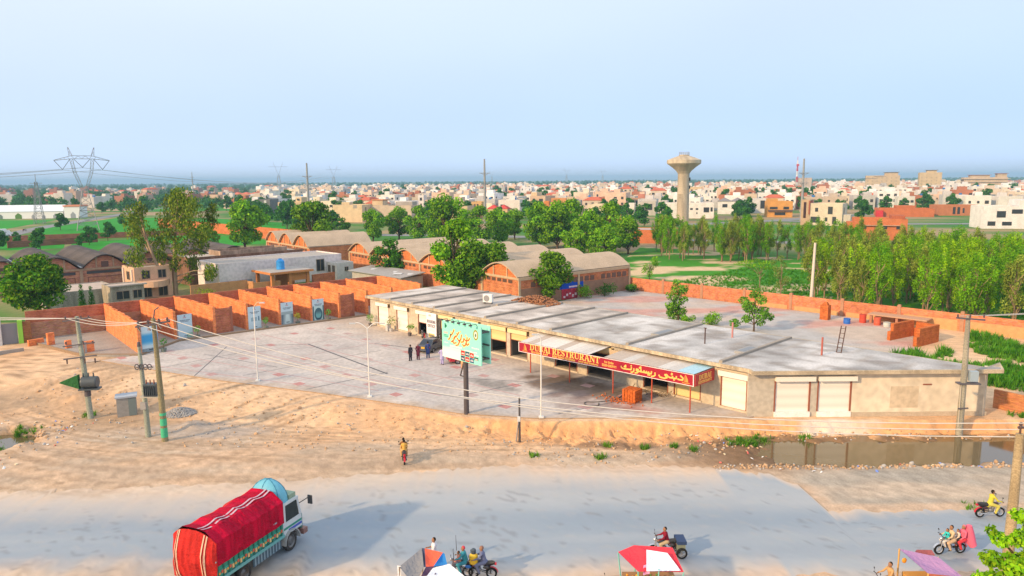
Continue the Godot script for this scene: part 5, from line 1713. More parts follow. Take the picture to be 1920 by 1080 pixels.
	for q in [[-160, -236, 0.5], [-133, -230, 0.75], [-136, -246, 0.8], [-132, -224, 0.5], [-186, -302, 0.9], [-175, -330, 0.7], [-150, -262, 0.5], [-166, -226, 0.7], [-137, -212, 0.9], [-152, -216, 0.8], [-300, -470, 1.0], [-285, -480, 1.2], [-262, -470, 0.9], [-240, -480, 1.4], [-225, -500, 1.2], [-205, -470, 1.0], [-190, -490, 1.3], [-170, -460, 1.4], [-160, -470, 1.2], [-150, -440, 1.0], [-120, -345, 1.1], [-110, -330, 1.2], [-100, -320, 1.3], [-92, -300, 1.2], [-84, -290, 1.2], [-125, -360, 1.3], [-138, -380, 1.2], [-70, -286, 1.0], [-105, -350, 1.3], [-95, -340, 1.2]]:
		plant(street, r.randi() % 3, used, Vector3(q[0], 0.5, q[1]), r.randf() * TAU, q[2], "dark green field tree left of the town near the vaulted warehouses" if q[1] > -400 else "dark green tree in the far fields beyond the white hall")
	for c in get_children():
		var lb := String(c.get_meta("label", ""))
		if lb.begins_with("dark green field tree"): c.set_meta("label", "dark green field tree between the warehouses and the pylon's fields"); c.set_meta("group", "trees of the near fields")
		elif lb.begins_with("dark green tree in the far"): c.set_meta("group", "trees of the far fields")
	var pop := []
	for i in 5:
		r.seed = 80 + i
		var c2 := []
		for j in 20:
			var y := 2.7 + 5.9 * (j + 0.5) / 20.0
			var d := (0.6 + 1.15 * sin(PI * clampf((y - 2.0) / 7.0, 0, 1))) * sqrt(r.randf())
			var an := r.randf() * TAU
			c2.append([Vector3(cos(an) * d, y, sin(an) * d), Vector3(0.5, 1.0, 0.5) * r.randf_range(0.7, 1.3)])
		o = thing("plantation_tree", "", "tree", Vector3.ZERO, 0, "young trees of the plantation")
		o.set_meta("stem", "plantation_tree")
		m = MB.new()
		var pts := [Vector3(0, -0.3, 0)]
		for j in range(1, 6): pts.append(Vector3(r.randfn() * 0.12 * j * 0.5, j * 1.45, r.randfn() * 0.12 * j * 0.5))
		m.tube(pts, [0.13, 0.12, 0.1, 0.075, 0.05, 0.02], 6)
		for q in c2:
			var e: Vector3 = q[0]
			var st: Vector3 = pts[clampi(int((e.y - 1.3) / 1.45), 1, 4)]
			m.tube([st, e], [0.045, 0.015], 4)
		for j in 5:
			var st: Vector3 = pts[1 + j % 3]
			m.tube([st, st + Vector3(r.randfn() * 0.6, 1.3, r.randfn() * 0.6)], [0.03, 0.01], 4)
		part(o, "trunk", m, bark(lin(0.46, 0.33, 0.22)))
		part_mesh(o, "crown", crown(c2, 3300, 0.2, [[lin(0.14, 0.36, 0.008), lin(0.24, 0.48, 0.01)], [lin(0.12, 0.32, 0.01), lin(0.20, 0.43, 0.012)], [lin(0.22, 0.31, 0.04), lin(0.31, 0.38, 0.06)], [lin(0.09, 0.28, 0.01), lin(0.18, 0.40, 0.012)], [lin(0.22, 0.42, 0.01), lin(0.31, 0.50, 0.012)]][i], 81 + i, 0.0, 0.1), leaf_mat())
		pop.append(o)
	r.seed = 99
	var lab1 := "young %s tree with a thin pale trunk %s"
	for row in 13:
		for j in 21:
			var b := 52.0 + row * 4.6 + r.randfn() * 0.7
			var a := 33.0 + j * 2.9 + r.randfn() * 0.8
			if b < 60 and a < 40: continue
			if r.randf() < 0.10 or a > 88: continue
			var kind := r.randi() % 5
			if a < 42 and r.randf() < 0.6: kind = 2
			var lab := lab1 % [["bright green", "mid green", "sparse olive", "deep green", "yellow-green"][kind], ["amid the plantation's nearer rows", "deep inside the plantation"][0 if row < 6 else 1]]
			if row < 2: lab = "%s-row plantation tree behind the %s bay of the boundary wall, %s" % [["front", "second"][row], ["third", "fourth", "fifth", "sixth", "seventh", "eighth", "ninth", "tenth", "eleventh", "twelfth", "thirteenth"][clampi(int((a - 6.5) / 7.4) - 2, 0, 10)], ["by its first pier", "midway along it", "by its last pier"][clampi(int(fposmod(a - 6.5, 7.4) / 2.47), 0, 2)]]
			plant(pop, kind, used, W(a, b, 0.5), r.randf() * TAU, r.randf_range(0.85, 1.12) if row > 1 else r.randf_range(0.85, 1.1), lab)
	for i in 78:
		var px := r.randf()
		plant(pop, [2, 2, 3, 1][r.randi() % 4], used, Vector3(lerpf(36, 84, px) + r.randfn(), 0.5, lerpf(-172, -158, px) - r.randf() * 26.0), r.randf() * TAU, r.randf_range(0.85, 1.15), "feathery sapling in the belt beyond the green field, %s" % ["beside the orange workshop", "in line with the water tower", "in line with the grey hip-roofed house", "towards the half-built white house"][clampi(int(px * 4.0), 0, 3)])
	for c in get_children():
		if String(c.get_meta("label", "")).begins_with("feathery sapling"): c.set_meta("group", "saplings beyond the green field")
	r.seed = 120
	var yard := []
	for s in [[22.3, -96.6, 1.0, "leafy young tree in the rear yard behind the roof, the denser of two", 6.0], [30.6, -90.8, 0.93, "leafy young tree in the rear yard with a lopsided crown", 5.4]]:
		var c3 := []
		for j in 12: c3.append([Vector3(r.randfn() * 0.85, 0.8 + s[4] * 0.78 * j / 11.0, r.randfn() * 0.85), Vector3(0.85, 0.62, 0.85) * r.randf_range(0.6, 1.1)])
		o = make_tree("yard_tree", s[3], c3, 2600, 0.26, [lin(0.08, 0.24, 0.02), lin(0.14, 0.33, 0.03), lin(0.20, 0.38, 0.04)], s[4] * 0.8, 0.11, dkbark, 121 + int(s[0]))
		o.position = Vector3(s[0], LOT, s[1])
	for s in [[W(8.4, 40.2), 1.5, "low round shrub against the tan warehouse's end wall", G2], [W(6.9, 37.6), 1.4, "bright feathery shrub before the warehouse's end wall", G3], [W(9.3, 47.2), 1.0, "dark shrub in the corner of the boundary wall", G2], [W(33.6, 30.3), 1.15, "broad bright shrub between the two yard trees", G3], [W(31.5, 28.4), 0.8, "small shrub at the foot of the first yard tree", G3], [W(26.5, 26.5), 0.5, "tiny shrub near the roof's rear edge", G3], [Vector3(-49.4, 0.5, -117.0), 1.6, "yellow-green bush at the eucalyptus's foot", [lin(0.22, 0.33, 0.02), lin(0.33, 0.38, 0.03)]], [Vector3(-71, 0.5, -120), 1.2, "small green bush before the dark warehouses", G3]]:
		var c4 := []
		for j in 7: c4.append([Vector3(r.randfn() * 0.6, 0.35 + r.randf() * 0.9, r.randfn() * 0.6) * s[1], Vector3(0.6, 0.5, 0.6) * s[1]])
		o = thing("shrub", s[2], "shrub", s[0] + Vector3(0, 0.6 if s[0].y == 0.0 else 0.0, 0), 0)
		part_mesh(o, "foliage", crown(c4, 1100, 0.2, s[3], 130 + int(s[1] * 10)), leaf_mat())
		m = MB.new()
		for j in 4: m.tube([Vector3.ZERO, c4[j][0]], [0.04, 0.015], 4)
		part(o, "stem", m, bark(dkbark))
	var fl := [[W(22.5, 66.0), 5.5, "flat-topped feathery acacia in the green field behind the boundary wall"], [W(29.5, 59.5), 6.8, "thin sparse tree in the sandy patch behind the boundary wall"], [W(33.0, 63.0), 7.0, "slender pale-stemmed tree at the plantation's edge"], [W(2.0, 62.0), 4.5, "bright bush-like tree at the corner of the field beside the warehouse"]]
	for i in 4:
		var c5 := []
		var hh: float = fl[i][1]
		for j in 9:
			var y := hh * (0.65 + 0.35 * r.randf()) if i == 0 else hh * (0.3 + 0.7 * j / 9.0)
			var sp := 1.7 if i == 0 else 0.7
			c5.append([Vector3(r.randfn() * sp, y, r.randfn() * sp), Vector3(1.1, 0.35, 1.1) if i == 0 else Vector3(0.6, 0.6, 0.6)])
		o = make_tree("field_tree", fl[i][2], c5, 1500, 0.2, G3 if i in [0, 3] else [lin(0.16, 0.26, 0.05), lin(0.24, 0.30, 0.08)], hh * 0.8, 0.1, lin(0.42, 0.32, 0.22), 150 + i)
		o.position = fl[i][0] + Vector3(0, 0.5, 0)
	r.seed = 9
	cl = []
	for kx in [[-0.8, 6.05, 0.0, 0.5], [-0.2, 6.3, 0.2, 0.55], [-1.6, 5.1, 0.1, 0.5], [-0.9, 5.2, 0.3, 0.6], [-0.2, 5.3, 0.1, 0.7], [-1.9, 4.3, 0.1, 0.55], [-1.2, 4.2, 0.4, 0.75], [-0.4, 4.4, 0.5, 0.8], [0.5, 5.0, 0.2, 0.9], [-2.0, 5.5, 0.1, 0.3], [-1.6, 3.3, 0.2, 0.8], [-0.6, 3.3, 0.4, 0.9], [0.6, 3.6, 0.3, 1.0], [1.2, 5.8, 0.0, 0.7], [-2.2, 3.4, 0.0, 0.45], [0.4, 2.6, 0.2, 0.9]]:
		cl.append([Vector3(kx[0], kx[1], kx[2]), Vector3(kx[3], kx[3] * 0.8, kx[3]) * 0.72])
	o = make_tree("roadside_tree", "bright green roadside tree standing before the near concrete pole", cl, 6500, 0.2, [lin(0.13, 0.36, 0.01), lin(0.22, 0.46, 0.012), lin(0.34, 0.55, 0.02)], 4.0, 0.14, dkbark, 9)
	o.position = Vector3(21.45, 0.1, -28.0)
	o.scale = Vector3.ONE * 1.03
	build_grass()
func build_grass() -> void:
	var v := MB.new()
	var poly := PackedVector2Array()
	for q in [W(6.8, 49.6), W(80, 49.6), W(90, 118), W(-40, 118), W(-6, 56)]: poly.append(Vector2(q.x, q.z))
	var st := 1.6
	for ix in range(0, 85):
		for iz in range(-145, -42):
			var p0 := Vector2(ix, iz) * st
			var cell := PackedVector2Array([p0, p0 + Vector2(st, 0), p0 + Vector2(st, st), p0 + Vector2(0, st)])
			for cut in Geometry2D.intersect_polygons(cell, poly):
				var n0 := v.v.size()
				v.flat(cut, 0.64)
				for i in range(n0, v.v.size()):
					var p: Vector3 = v.v[i]
					v.c[i] = scrub_col(p.x, p.z)
	struct("scrub_field", v, mat("scrub", Color(1.1, 1.1, 1.1), 0.95, "mottle", 0.15, 0, true))
	var blade := MB.new()
	var r := RandomNumberGenerator.new()
	r.seed = 17
	for i in 14:
		var a := r.randf() * TAU
		var b := Vector3(cos(a), 0, sin(a)) * r.randf() * 0.35
		var tip := b + Vector3(cos(a) * 0.22, r.randf_range(0.25, 0.6), sin(a) * 0.22)
		var s := Vector3(-sin(a), 0, cos(a)) * 0.05
		blade.tri(b - s, b + s, tip)
	var tuft := blade.mesh()
	var places := []
	for i in 5200:
		var a := r.randf_range(7, 80)
		var b := r.randf_range(50, 95)
		var p := W(a, b, 0.64)
		if scrub_col(p.x, p.z).g < 0.2: continue
		places.append([p, r.randf_range(0.5, 1.0), lin(0.04, 0.20, 0.012).lerp(lin(0.11, 0.30, 0.02), r.randf())])
	scatter("scrub_grass", "green grass growing in patches between the boundary wall and the plantation", tuft, places)
	places = []
	for i in 5200:
		var a := r.randf_range(55.5, 78)
		var b := r.randf_range(17.5, 46.5)
		var n := nz.get_noise_2d(a * 2.0, b * 2.0)
		if b < 23 and n < 0.12: continue
		if a < 60 and b > 30 + n * 6.0: continue
		if n < -0.08: continue
		var p := W(a, b, 0.62)
		places.append([p, r.randf_range(0.5, 1.2) * (1.7 if n > 0.16 else 0.9), lin(0.035, 0.19, 0.01).lerp(lin(0.14, 0.33, 0.03), r.randf())])
	scatter("yard_weeds", "tall green weeds overgrowing the rear yard's open end", tuft, places)
	places = []
	for q in [[17.5, -53.4, 0.9, 40], [19.0, -54.2, 0.8, 40], [-42.5, -56.5, 1.4, 60], [-40.5, -57.5, 0.9, 40], [-39.5, -53.8, 0.6, 25], [9.8, -52.3, 0.35, 10], [12.2, -52.6, 0.4, 10], [7.2, -53.2, 0.3, 8], [1.6, -51.0, 0.3, 8], [6.4, -50.4, 0.3, 8], [13.4, -52.0, 0.3, 7], [-36.6, -61.2, 0.6, 18], [41.5, -57.0, 0.8, 20], [28, -42.0, 0.8, 10], [33, -42.0, 0.6, 8], [22.6, -54.6, 0.5, 10]]:
		for i in q[3]:
			var x: float = q[0] + r.randfn() * q[2] * 0.6
			var z: float = q[1] + r.randfn() * q[2] * 0.5
			places.append([Vector3(x, gh(x, z), z), r.randf_range(0.35, 0.9), lin(0.07, 0.22, 0.02).lerp(lin(0.18, 0.34, 0.04), r.randf())])
	scatter("bank_weeds", "scattered green weeds on the sandy bank and round the ditch", tuft, places)
	var f := MB.new()
	for pg in [[[-200, -312], [-178, -272], [-128, -276], [-96, -262], [-92, -300], [-108, -345], [-170, -400], [-218, -408]], [[-142, -236], [-130, -214], [-92, -214], [-74, -232], [-96, -262], [-120, -266]], [[-176, -232], [-146, -212], [-134, -218], [-142, -232], [-166, -240]], [[-330, -300], [-212, -300], [-240, -388], [-330, -380]]]:
		var pp := PackedVector2Array()
		for q in pg: pp.append(Vector2(q[0], q[1]))
		f.flat(pp, 0.66)
	struct("green_fields", f, mat("crop_green", lin(0.035, 0.30, 0.022), 0.95, "mottle", 0.03), "stuff", "bright green crop fields round the pylon's feet", "field")
	f = MB.new()
	for i in 46:
		var D_ := r.randf_range(450, 2600)
		var x := D_ * r.randf_range(-0.95, -0.28)
		var w := r.randf_range(30, 120)
		var d := r.randf_range(25, 90)
		f.col = [lin(0.06, 0.30, 0.03), lin(0.42, 0.33, 0.20), lin(0.10, 0.32, 0.05), lin(0.05, 0.24, 0.03)][i % 4]
		f.flat(PackedVector2Array([Vector2(x - w, -D_), Vector2(x + w, -D_ - 20), Vector2(x + w, -D_ - d), Vector2(x - w, -D_ - d + 15)]), 0.67 + 0.004 * i)
	struct("far_fields", f, mat("far_field", Color.WHITE, 0.95, "mottle", 0.02, 0, true), "stuff", "patchwork of distant green and tan fields", "field")
	r.seed = 300
	var c6 := blob_clumps(r, 8, 2.5, 8.5, 3.2, 1.9)
	var far := crown(c6, 420, 1.3, [lin(0.045, 0.17, 0.035), lin(0.08, 0.23, 0.045)], 301)
	places = []
	for i in 5200:
		var D_ := 480.0 + 3600.0 * pow(r.randf(), 1.3)
		var x := D_ * r.randf_range(-0.85, 0.85)
		var in_town := x > D_ * -0.36 and D_ < 1750
		var clump := nz3.get_noise_2d(x, D_)
		if in_town and (r.randf() < 0.85): continue
		if clump < -0.12 and D_ < 1600: continue
		places.append([Vector3(x, 0.4, -D_), r.randf_range(0.5, 1.15) * (1.0 + D_ / 9000.0), Color(1, 1, 1) * r.randf_range(0.8, 1.2)])
	scatter("distant_woods", "distant dark trees fading into the haze towards the horizon", far, places)
func scrub_col(x: float, z: float) -> Color:
	var d := Vector3(x, 0, z) - P0
	var b := d.dot(BX)
	var n := nz.get_noise_2d(x * 1.1 + 11, z * 1.6)
	var c := lin(0.055, 0.24, 0.018).lerp(lin(0.60, 0.46, 0.29), smoothstep(0.0, 0.14, n + (0.05 if b < 75 else -0.12)))
	if d.dot(AX) > 36: c = c.lerp(lin(0.05, 0.18, 0.012), 0.75)
	return Color(c.r, c.g, c.b)
func scatter(called: String, label: String, me: Mesh, places: Array) -> void:
	var mm := MultiMesh.new()
	mm.transform_format = MultiMesh.TRANSFORM_3D
	mm.use_colors = true
	mm.mesh = me
	mm.instance_count = places.size()
	var r := RandomNumberGenerator.new()
	r.seed = places.size()
	for i in places.size():
		var p: Array = places[i]
		mm.set_instance_transform(i, Transform3D(Basis(Vector3.UP, r.randf() * TAU).scaled(Vector3.ONE * float(p[1])), p[0]))
		mm.set_instance_color(i, p[2])
	var o := MultiMeshInstance3D.new()
	o.name = called
	o.multimesh = mm
	o.material_override = leaf_mat()
	add_child(o)
	o.set_meta("kind", "stuff"); o.set_meta("label", label); o.set_meta("category", "grass" if called != "distant_woods" else "trees")
func house(called: String, label: String, x: float, z: float, w: float, h: float, d: float, yaw: float, wc: Color, opt := {}) -> Node3D:
	var t := thing(called, label, "house", Vector3(x, 0.5, z), yaw)
	var wall := mat("house_wall", wc, 0.92, "mottle", 0.08)
	var roofm := mat("house_roof", opt.get("roof", lin(0.42, 0.38, 0.35)), 0.95)
	if opt.get("hip", 0) > 0:
		var m := MB.new()
		m.box2(Vector3(-w / 2, 0, -d), Vector3(w / 2, h, 0))
		part(t, "wall", m, wall)
		var n: int = opt.hip
		for i in n:
			var x0 := -w / 2 + w * i / n
			var x1 := -w / 2 + w * (i + 1) / n
			m = MB.new()
			var rh := 1.9
			var q := [Vector3(x0 - 0.3, h + 0.01, 0.4), Vector3(x1 + 0.3, h + 0.01, 0.4), Vector3(x1 + 0.3, h + 0.01, -d * 0.7), Vector3(x0 - 0.3, h + 0.01, -d * 0.7)]
			var a := Vector3((x0 + x1) / 2, h + rh, -d * 0.25)
			var b := Vector3((x0 + x1) / 2, h + rh, -d * 0.45)
			m.quad(q[1], q[2], b, a); m.quad(q[3], q[0], a, b); m.tri(q[0], q[1], a); m.tri(q[2], q[3], b); m.quad(q[3], q[2], q[1], q[0])
			part(t, "hip_roof", m, roofm)
	else:
		flat_block(t, Vector3(-w / 2, 0, -d), Vector3(w / 2, h, 0), wall, roofm, opt.get("parapet", 0.7))
	for b in opt.get("blocks", []):
		var m := MB.new()
		m.box2(Vector3(b[0], b[2], b[4]), Vector3(b[1], b[3], b[5]))
		part(t, b[7] if b.size() > 7 else "upper_room", m, mat("house_wall", b[6], 0.92, "mottle", 0.08))
	for q in opt.get("win", []):
		win(t, q[0], q[1], 0.0, q[2], q[3], 0.0, false)
	for q in opt.get("side", []):
		win(t, w / 2, q[1], q[0], q[2], q[3], PI / 2, false)
	if opt.has("tank"):
		var m := MB.new()
		m.lathe([Vector2(0, 0), Vector2(0.8, 0), Vector2(0.8, 1.5), Vector2(0.3, 1.9), Vector2(0, 1.9)], 10, opt.tank)
		part(t, "water_tank", m, mat("tank_blue", lin(0.03, 0.22, 0.72), 0.45))
	return t
func build_town() -> void:
	var cream := lin(0.64, 0.50, 0.33)
	var white := lin(0.72, 0.70, 0.69)
	var grey := lin(0.40, 0.40, 0.41)
	var brickc := lin(0.52, 0.17, 0.07)
	house("cream_house", "big windowless cream house front standing alone beyond the vaulted roofs", -77, -345, 15.0, 8.2, 12, -0.25, lin(0.68, 0.54, 0.36), {"blocks": [[-3.4, 0.6, 8.21, 9.4, -5, -1, lin(0.66, 0.52, 0.34)], [-9.6, -7.51, 0, 2.2, -2, 0, lin(0.66, 0.52, 0.34), "low_wall"], [3.0, 5.0, 6.6, 8.19, -0.2, 0.02, lin(0.36, 0.33, 0.3), "recess"]], "side": [[-4, 4.5, 1.0, 5.0]]})
	house("beige_house", "long beige house with an orange-eaved upper room beside the cream front", -58, -349, 22.5, 7.6, 13, -0.25, lin(0.56, 0.47, 0.37), {"blocks": [[-9.6, -4.2, 7.61, 10.0, -8, -2, cream], [-10.0, -3.8, 10.01, 10.4, -8.4, -1.6, lin(0.6, 0.25, 0.1), "eave"], [2.0, 10.5, 7.61, 9.3, -9, -3, lin(0.40, 0.37, 0.34)]], "win": [[8.6, 3.6, 1.4, 2.2], [5.0, 4.0, 1.2, 1.6]]})
	house("white_tower_house", "narrow white upright house with one square window", -54, -440, 3.4, 10.5, 6, -0.2, white, {"win": [[0, 8.2, 1.4, 1.8], [0, 4.8, 1.0, 1.6]]})
	house("cream_stair_house", "cream house with a raised stair tower, beside the tall apricot house", -29, -361, 15.4, 6.8, 12, -0.25, cream, {"blocks": [[-5.8, -1.2, 6.81, 9.6, -7, -0.3, lin(0.62, 0.46, 0.28)], [-6.1, -0.9, 9.61, 9.9, -7.3, 0.0, lin(0.6, 0.4, 0.2), "eave"]], "win": [[4.5, 4.4, 1.6, 1.2]]})
	house("orange_cream_house", "tall narrow apricot house with paired windows on two floors", -18, -380, 5.4, 8.2, 10, -0.2, lin(0.66, 0.43, 0.20), {"win": [[-1.0, 6.2, 1.0, 1.4], [0.6, 6.2, 1.0, 1.4], [-1.0, 2.4, 1.0, 1.4], [0.6, 2.4, 1.0, 1.4]]})
	house("red_hip_house", "cream house with two small red hipped roofs near the second steel pole", -7, -368, 10.4, 5.0, 9, -0.25, lin(0.66, 0.47, 0.28), {"hip": 2, "roof": lin(0.55, 0.07, 0.06), "win": [[0.5, 2.8, 1.3, 1.6], [3.4, 2.8, 1.0, 2.2]]})
	house("white_long_hall", "long low white building with a shallow roof in the middle of the town", -112, -520, 40, 6.5, 14, -0.1, white, {"parapet": 0.2, "roof": lin(0.68, 0.69, 0.7)})
	house("dark_grey_house", "dark grey modern house with one tall bright window", -151, -448, 9.4, 8.6, 9, -0.3, lin(0.16, 0.17, 0.18), {"blocks": [[0.6, 2.2, 3.8, 8.0, -0.1, 0.05, lin(0.55, 0.58, 0.6), "light_panel"]]})
	house("beige_tank_house", "beige house with rows of windows and a blue tank on the roof", -121, -401, 16.5, 8.0, 11, -0.45, lin(0.54, 0.42, 0.29), {"tank": Vector3(3.0, 8.0, -3), "blocks": [[4.2, 8.2, 8.01, 10.8, -7, -0.5, cream]], "win": [[-4.0, 6.2, 1.0, 1.0], [-0.4, 6.0, 2.4, 1.2], [2.6, 6.0, 1.6, 1.2], [5.6, 6.2, 1.4, 1.2], [-4.0, 2.6, 1.0, 1.0], [6.2, 9.6, 1.4, 1.0]], "side": [[-3, 4.0, 1.2, 2.0]]})
	house("pale_back_house", "pale two-step house behind the first steel pole", -146, -552, 13.5, 8.4, 11, -0.2, lin(0.68, 0.60, 0.52), {"blocks": [[2.4, 6.6, 8.41, 10.6, -7, -0.4, lin(0.68, 0.6, 0.52)]]})
	house("peach_terrace_house", "row of peach houses with red roofs where the town meets the fields", -250, -690, 27, 7.6, 14, -0.2, lin(0.66, 0.38, 0.25), {"hip": 3, "roof": lin(0.55, 0.16, 0.10), "win": [[-6, 4, 2, 2], [0, 4, 2, 2], [6, 4, 2, 2]]})
	house("small_orange_roof_house", "small pale house with an orange roof among dark trees at the edge of the fields", -203, -525, 6.0, 5.6, 8, -0.3, lin(0.62, 0.52, 0.46), {"hip": 1, "roof": lin(0.60, 0.22, 0.10), "win": [[0, 3, 1.4, 1.4]]})
	house("beige_villa", "beige two-storey villa with a deep dark balcony, behind the red-hipped house", 15, -420, 10, 10.0, 12, -0.55, lin(0.56, 0.42, 0.31), {"win": [[-2.4, 7.4, 1.6, 2.2], [2.2, 7.2, 2.6, 2.4], [2.2, 3.0, 2.6, 2.2]], "blocks": [[-4.9, -1.0, 10.01, 12.0, -7, -1, cream]]})
	house("green_awning_house", "orange and beige house with a green awning and roof clutter", 26, -372, 18.6, 6.2, 12, -0.2, lin(0.62, 0.49, 0.33), {"blocks": [[-9.6, -7.0, 0.0, 8.4, -4, 0.3, lin(0.64, 0.24, 0.08), "orange_pier"], [-6.4, 1.2, 6.21, 9.8, -9, -3, lin(0.62, 0.30, 0.13)], [1.6, 5.0, 6.21, 10.4, -9, -3, cream], [4.0, 9.0, 6.21, 8.8, -8, -1, lin(0.33, 0.33, 0.34)], [-5.2, 1.6, 4.0, 6.0, 0.02, 1.4, lin(0.0, 0.36, 0.17), "green_awning"]], "win": [[-1.6, 2.4, 4.5, 2.4]]})
	house("cream_modern_house", "cream modern house with a raised block and brick slats beside the awning house", 42, -343, 13.0, 7.6, 11, -0.3, lin(0.72, 0.62, 0.47), {"blocks": [[3.6, 6.4, 7.61, 10.2, -5, -0.1, lin(0.72, 0.62, 0.47)], [6.51, 9.4, 0, 7.2, -6, -0.6, lin(0.52, 0.24, 0.13), "brick_slats"]], "win": [[3.2, 4.6, 2.0, 2.0], [-3.4, 2.2, 1.6, 1.6]]})
	house("brick_frame_house", "unfinished brick and concrete house with open dark window bays", 72, -438, 17, 7.8, 12, -0.25, lin(0.46, 0.30, 0.21), {"blocks": [[3.2, 7.2, 7.81, 10.2, -6, -1, lin(0.55, 0.24, 0.18)], [-8.4, -7.6, 0, 7.9, 0.02, 0.4, lin(0.36, 0.15, 0.09), "pier"]], "win": [[-5.2, 5.2, 3.0, 2.6], [-0.8, 5.2, 2.8, 2.6], [3.2, 5.2, 2.6, 2.4], [6.8, 5.0, 1.4, 2.4]]})
	house("grey_trim_house", "grey-white house with a tall framed window close to the water tower", 71, -385, 9.0, 7.4, 10, -0.3, lin(0.52, 0.49, 0.46), {"win": [[1.6, 4.6, 2.4, 3.2]], "roof": lin(0.3, 0.34, 0.33)})
	house("white_long_house", "long white house running behind the water tower's shaft", 86, -355, 23, 7.4, 12, -0.2, lin(0.78, 0.77, 0.76), {"win": [[1.0, 4.6, 1.2, 0.9], [3.6, 4.6, 1.2, 0.9], [8.0, 4.2, 2.6, 2.4], [10.4, 4.4, 1.0, 2.0], [3.6, 2.6, 0.6, 0.9]], "blocks": [[-15.0, -11.51, 0, 6.8, -8, 1.2, lin(0.55, 0.50, 0.44), "side_block"]]})
	house("grey_hip_house", "white house with two grey hipped dormer roofs", 117, -392, 13.4, 7.0, 11, -0.3, lin(0.74, 0.73, 0.73), {"hip": 2, "roof": lin(0.22, 0.21, 0.22), "win": [[-3.0, 4.6, 2.6, 1.8], [3.4, 4.6, 2.0, 2.0]]})
	house("grey_modern_house", "pale grey modern house with a tall dark stair window", 133, -402, 13.4, 8.2, 11, -0.3, lin(0.62, 0.62, 0.63), {"blocks": [[-5.5, 1.0, 8.21, 10.6, -7, -1, lin(0.60, 0.5, 0.38)]], "win": [[-4.0, 3.6, 4.0, 2.6], [4.2, 4.8, 2.4, 4.4]]})
	house("orange_house", "bright orange house with a dark balcony band near the lattice mast", 131, -358, 11.6, 7.8, 11, -0.2, lin(0.66, 0.34, 0.10), {"blocks": [[-5.8, -1.2, 7.81, 9.2, -7, -0.2, lin(0.66, 0.34, 0.10)], [-5.6, 5.7, 3.0, 3.7, 0.02, 1.0, lin(0.14, 0.10, 0.09), "balcony"]], "win": [[-3.0, 4.6, 3.6, 1.2], [2.8, 4.6, 2.6, 1.3], [0, 1.8, 5.0, 1.4]]})
	house("yellow_block", "pale yellow three-storey block behind the water tower", 172, -690, 12, 11, 12, -0.3, lin(0.66, 0.50, 0.30), {"win": [[1.0, 8.0, 1.4, 1.4], [1.0, 4.6, 1.4, 1.4], [-3, 8, 1.4, 1.4]]})
	house("half_built_white_house", "half-built white house with a brick stair tower by the tall steel pole", 126, -294, 12.2, 9.0, 9, -0.62, lin(0.66, 0.58, 0.47), {"blocks": [[-9.6, -6.15, 0.0, 10.4, -6, 0.2, lin(0.50, 0.36, 0.25), "stair_tower"], [-8.6, -7.6, 3.0, 9.4, 0.21, 0.3, lin(0.06, 0.03, 0.03), "stair_window"], [-6.6, -6.1, 4.5, 10.0, -5, 0.5, lin(0.36, 0.12, 0.08), "brick_fin"], [6.11, 9.0, 0.0, 4.6, -7, -1, lin(0.56, 0.52, 0.47), "side_block"]], "win": [[-3.6, 6.4, 1.2, 1.6], [1.6, 6.2, 1.8, 3.0], [-4.0, 2.4, 3.6, 2.4], [0.2, 2.6, 1.0, 1.6], [3.2, 2.2, 1.4, 3.0]], "side": [[-3, 6.0, 1.4, 2.6], [-6, 2.6, 1.2, 1.4]]})
	house("brick_ruin_house", "roofless orange brick house shell amid the plantation's tree tops", 113, -224, 14.6, 6.6, 12, -0.36, lin(0.56, 0.19, 0.08), {"parapet": 2.4, "roof": lin(0.4, 0.2, 0.12), "blocks": [[-9.4, -7.31, 0, 5.6, -6, -0.5, lin(0.56, 0.19, 0.08), "wing"], [-5.6, 5.4, 4.55, 4.75, 0.01, 0.8, lin(0.50, 0.33, 0.24), "lintel_band"], [3.0, 6.8, 6.61, 7.6, -8, -2, lin(0.45, 0.14, 0.07), "brick_upstand"]], "win": [[-4.6, 4.0, 1.4, 0.9], [0.4, 4.0, 2.8, 1.0], [4.8, 4.0, 1.0, 1.0]], "side": [[-3, 3.6, 1.2, 1.2], [-7, 3.6, 1.2, 1.2]]})
	house("low_brick_house", "low sprawling brick house shell behind the roofless one", 190, -353, 24, 4.0, 14, -0.3, brickc, {"parapet": 1.2, "roof": lin(0.4, 0.18, 0.1), "blocks": [[-4, 4, 4.01, 5.4, -9, -2, brickc], [-13.5, -10.5, 0.0, 3.2, 0.05, 2.6, lin(0.56, 0.05, 0.06), "red_porch"]]})
	house("brick_villa_shell", "brick house shell with tall dark openings at the far end of the side road", 220, -360, 20, 5.2, 12, -0.2, lin(0.50, 0.20, 0.10), {"parapet": 0.8, "win": [[-2.6, 2.6, 1.2, 3.4], [-0.6, 2.6, 1.2, 3.4], [1.6, 2.6, 0.8, 2.4], [6.0, 2.8, 1.2, 2.6], [9, 3, 1, 1.4]]})
	house("white_cube_house", "bright white stepped modern house at the edge of the plantation", 183, -268, 19, 8.4, 12, -0.2, lin(0.78, 0.77, 0.78), {"blocks": [[2.2, 9.6, 8.41, 10.6, -9, -0.1, lin(0.78, 0.77, 0.78)], [5.4, 9.6, 0.3, 7.0, 0.02, 0.9, lin(0.5, 0.44, 0.38), "stone_screen"]], "win": [[-3.6, 5.4, 3.0, 2.4], [1.6, 6.4, 3.6, 1.6], [-6.6, 2.0, 2.6, 1.6], [-1.5, 2.0, 3.2, 1.4]]})
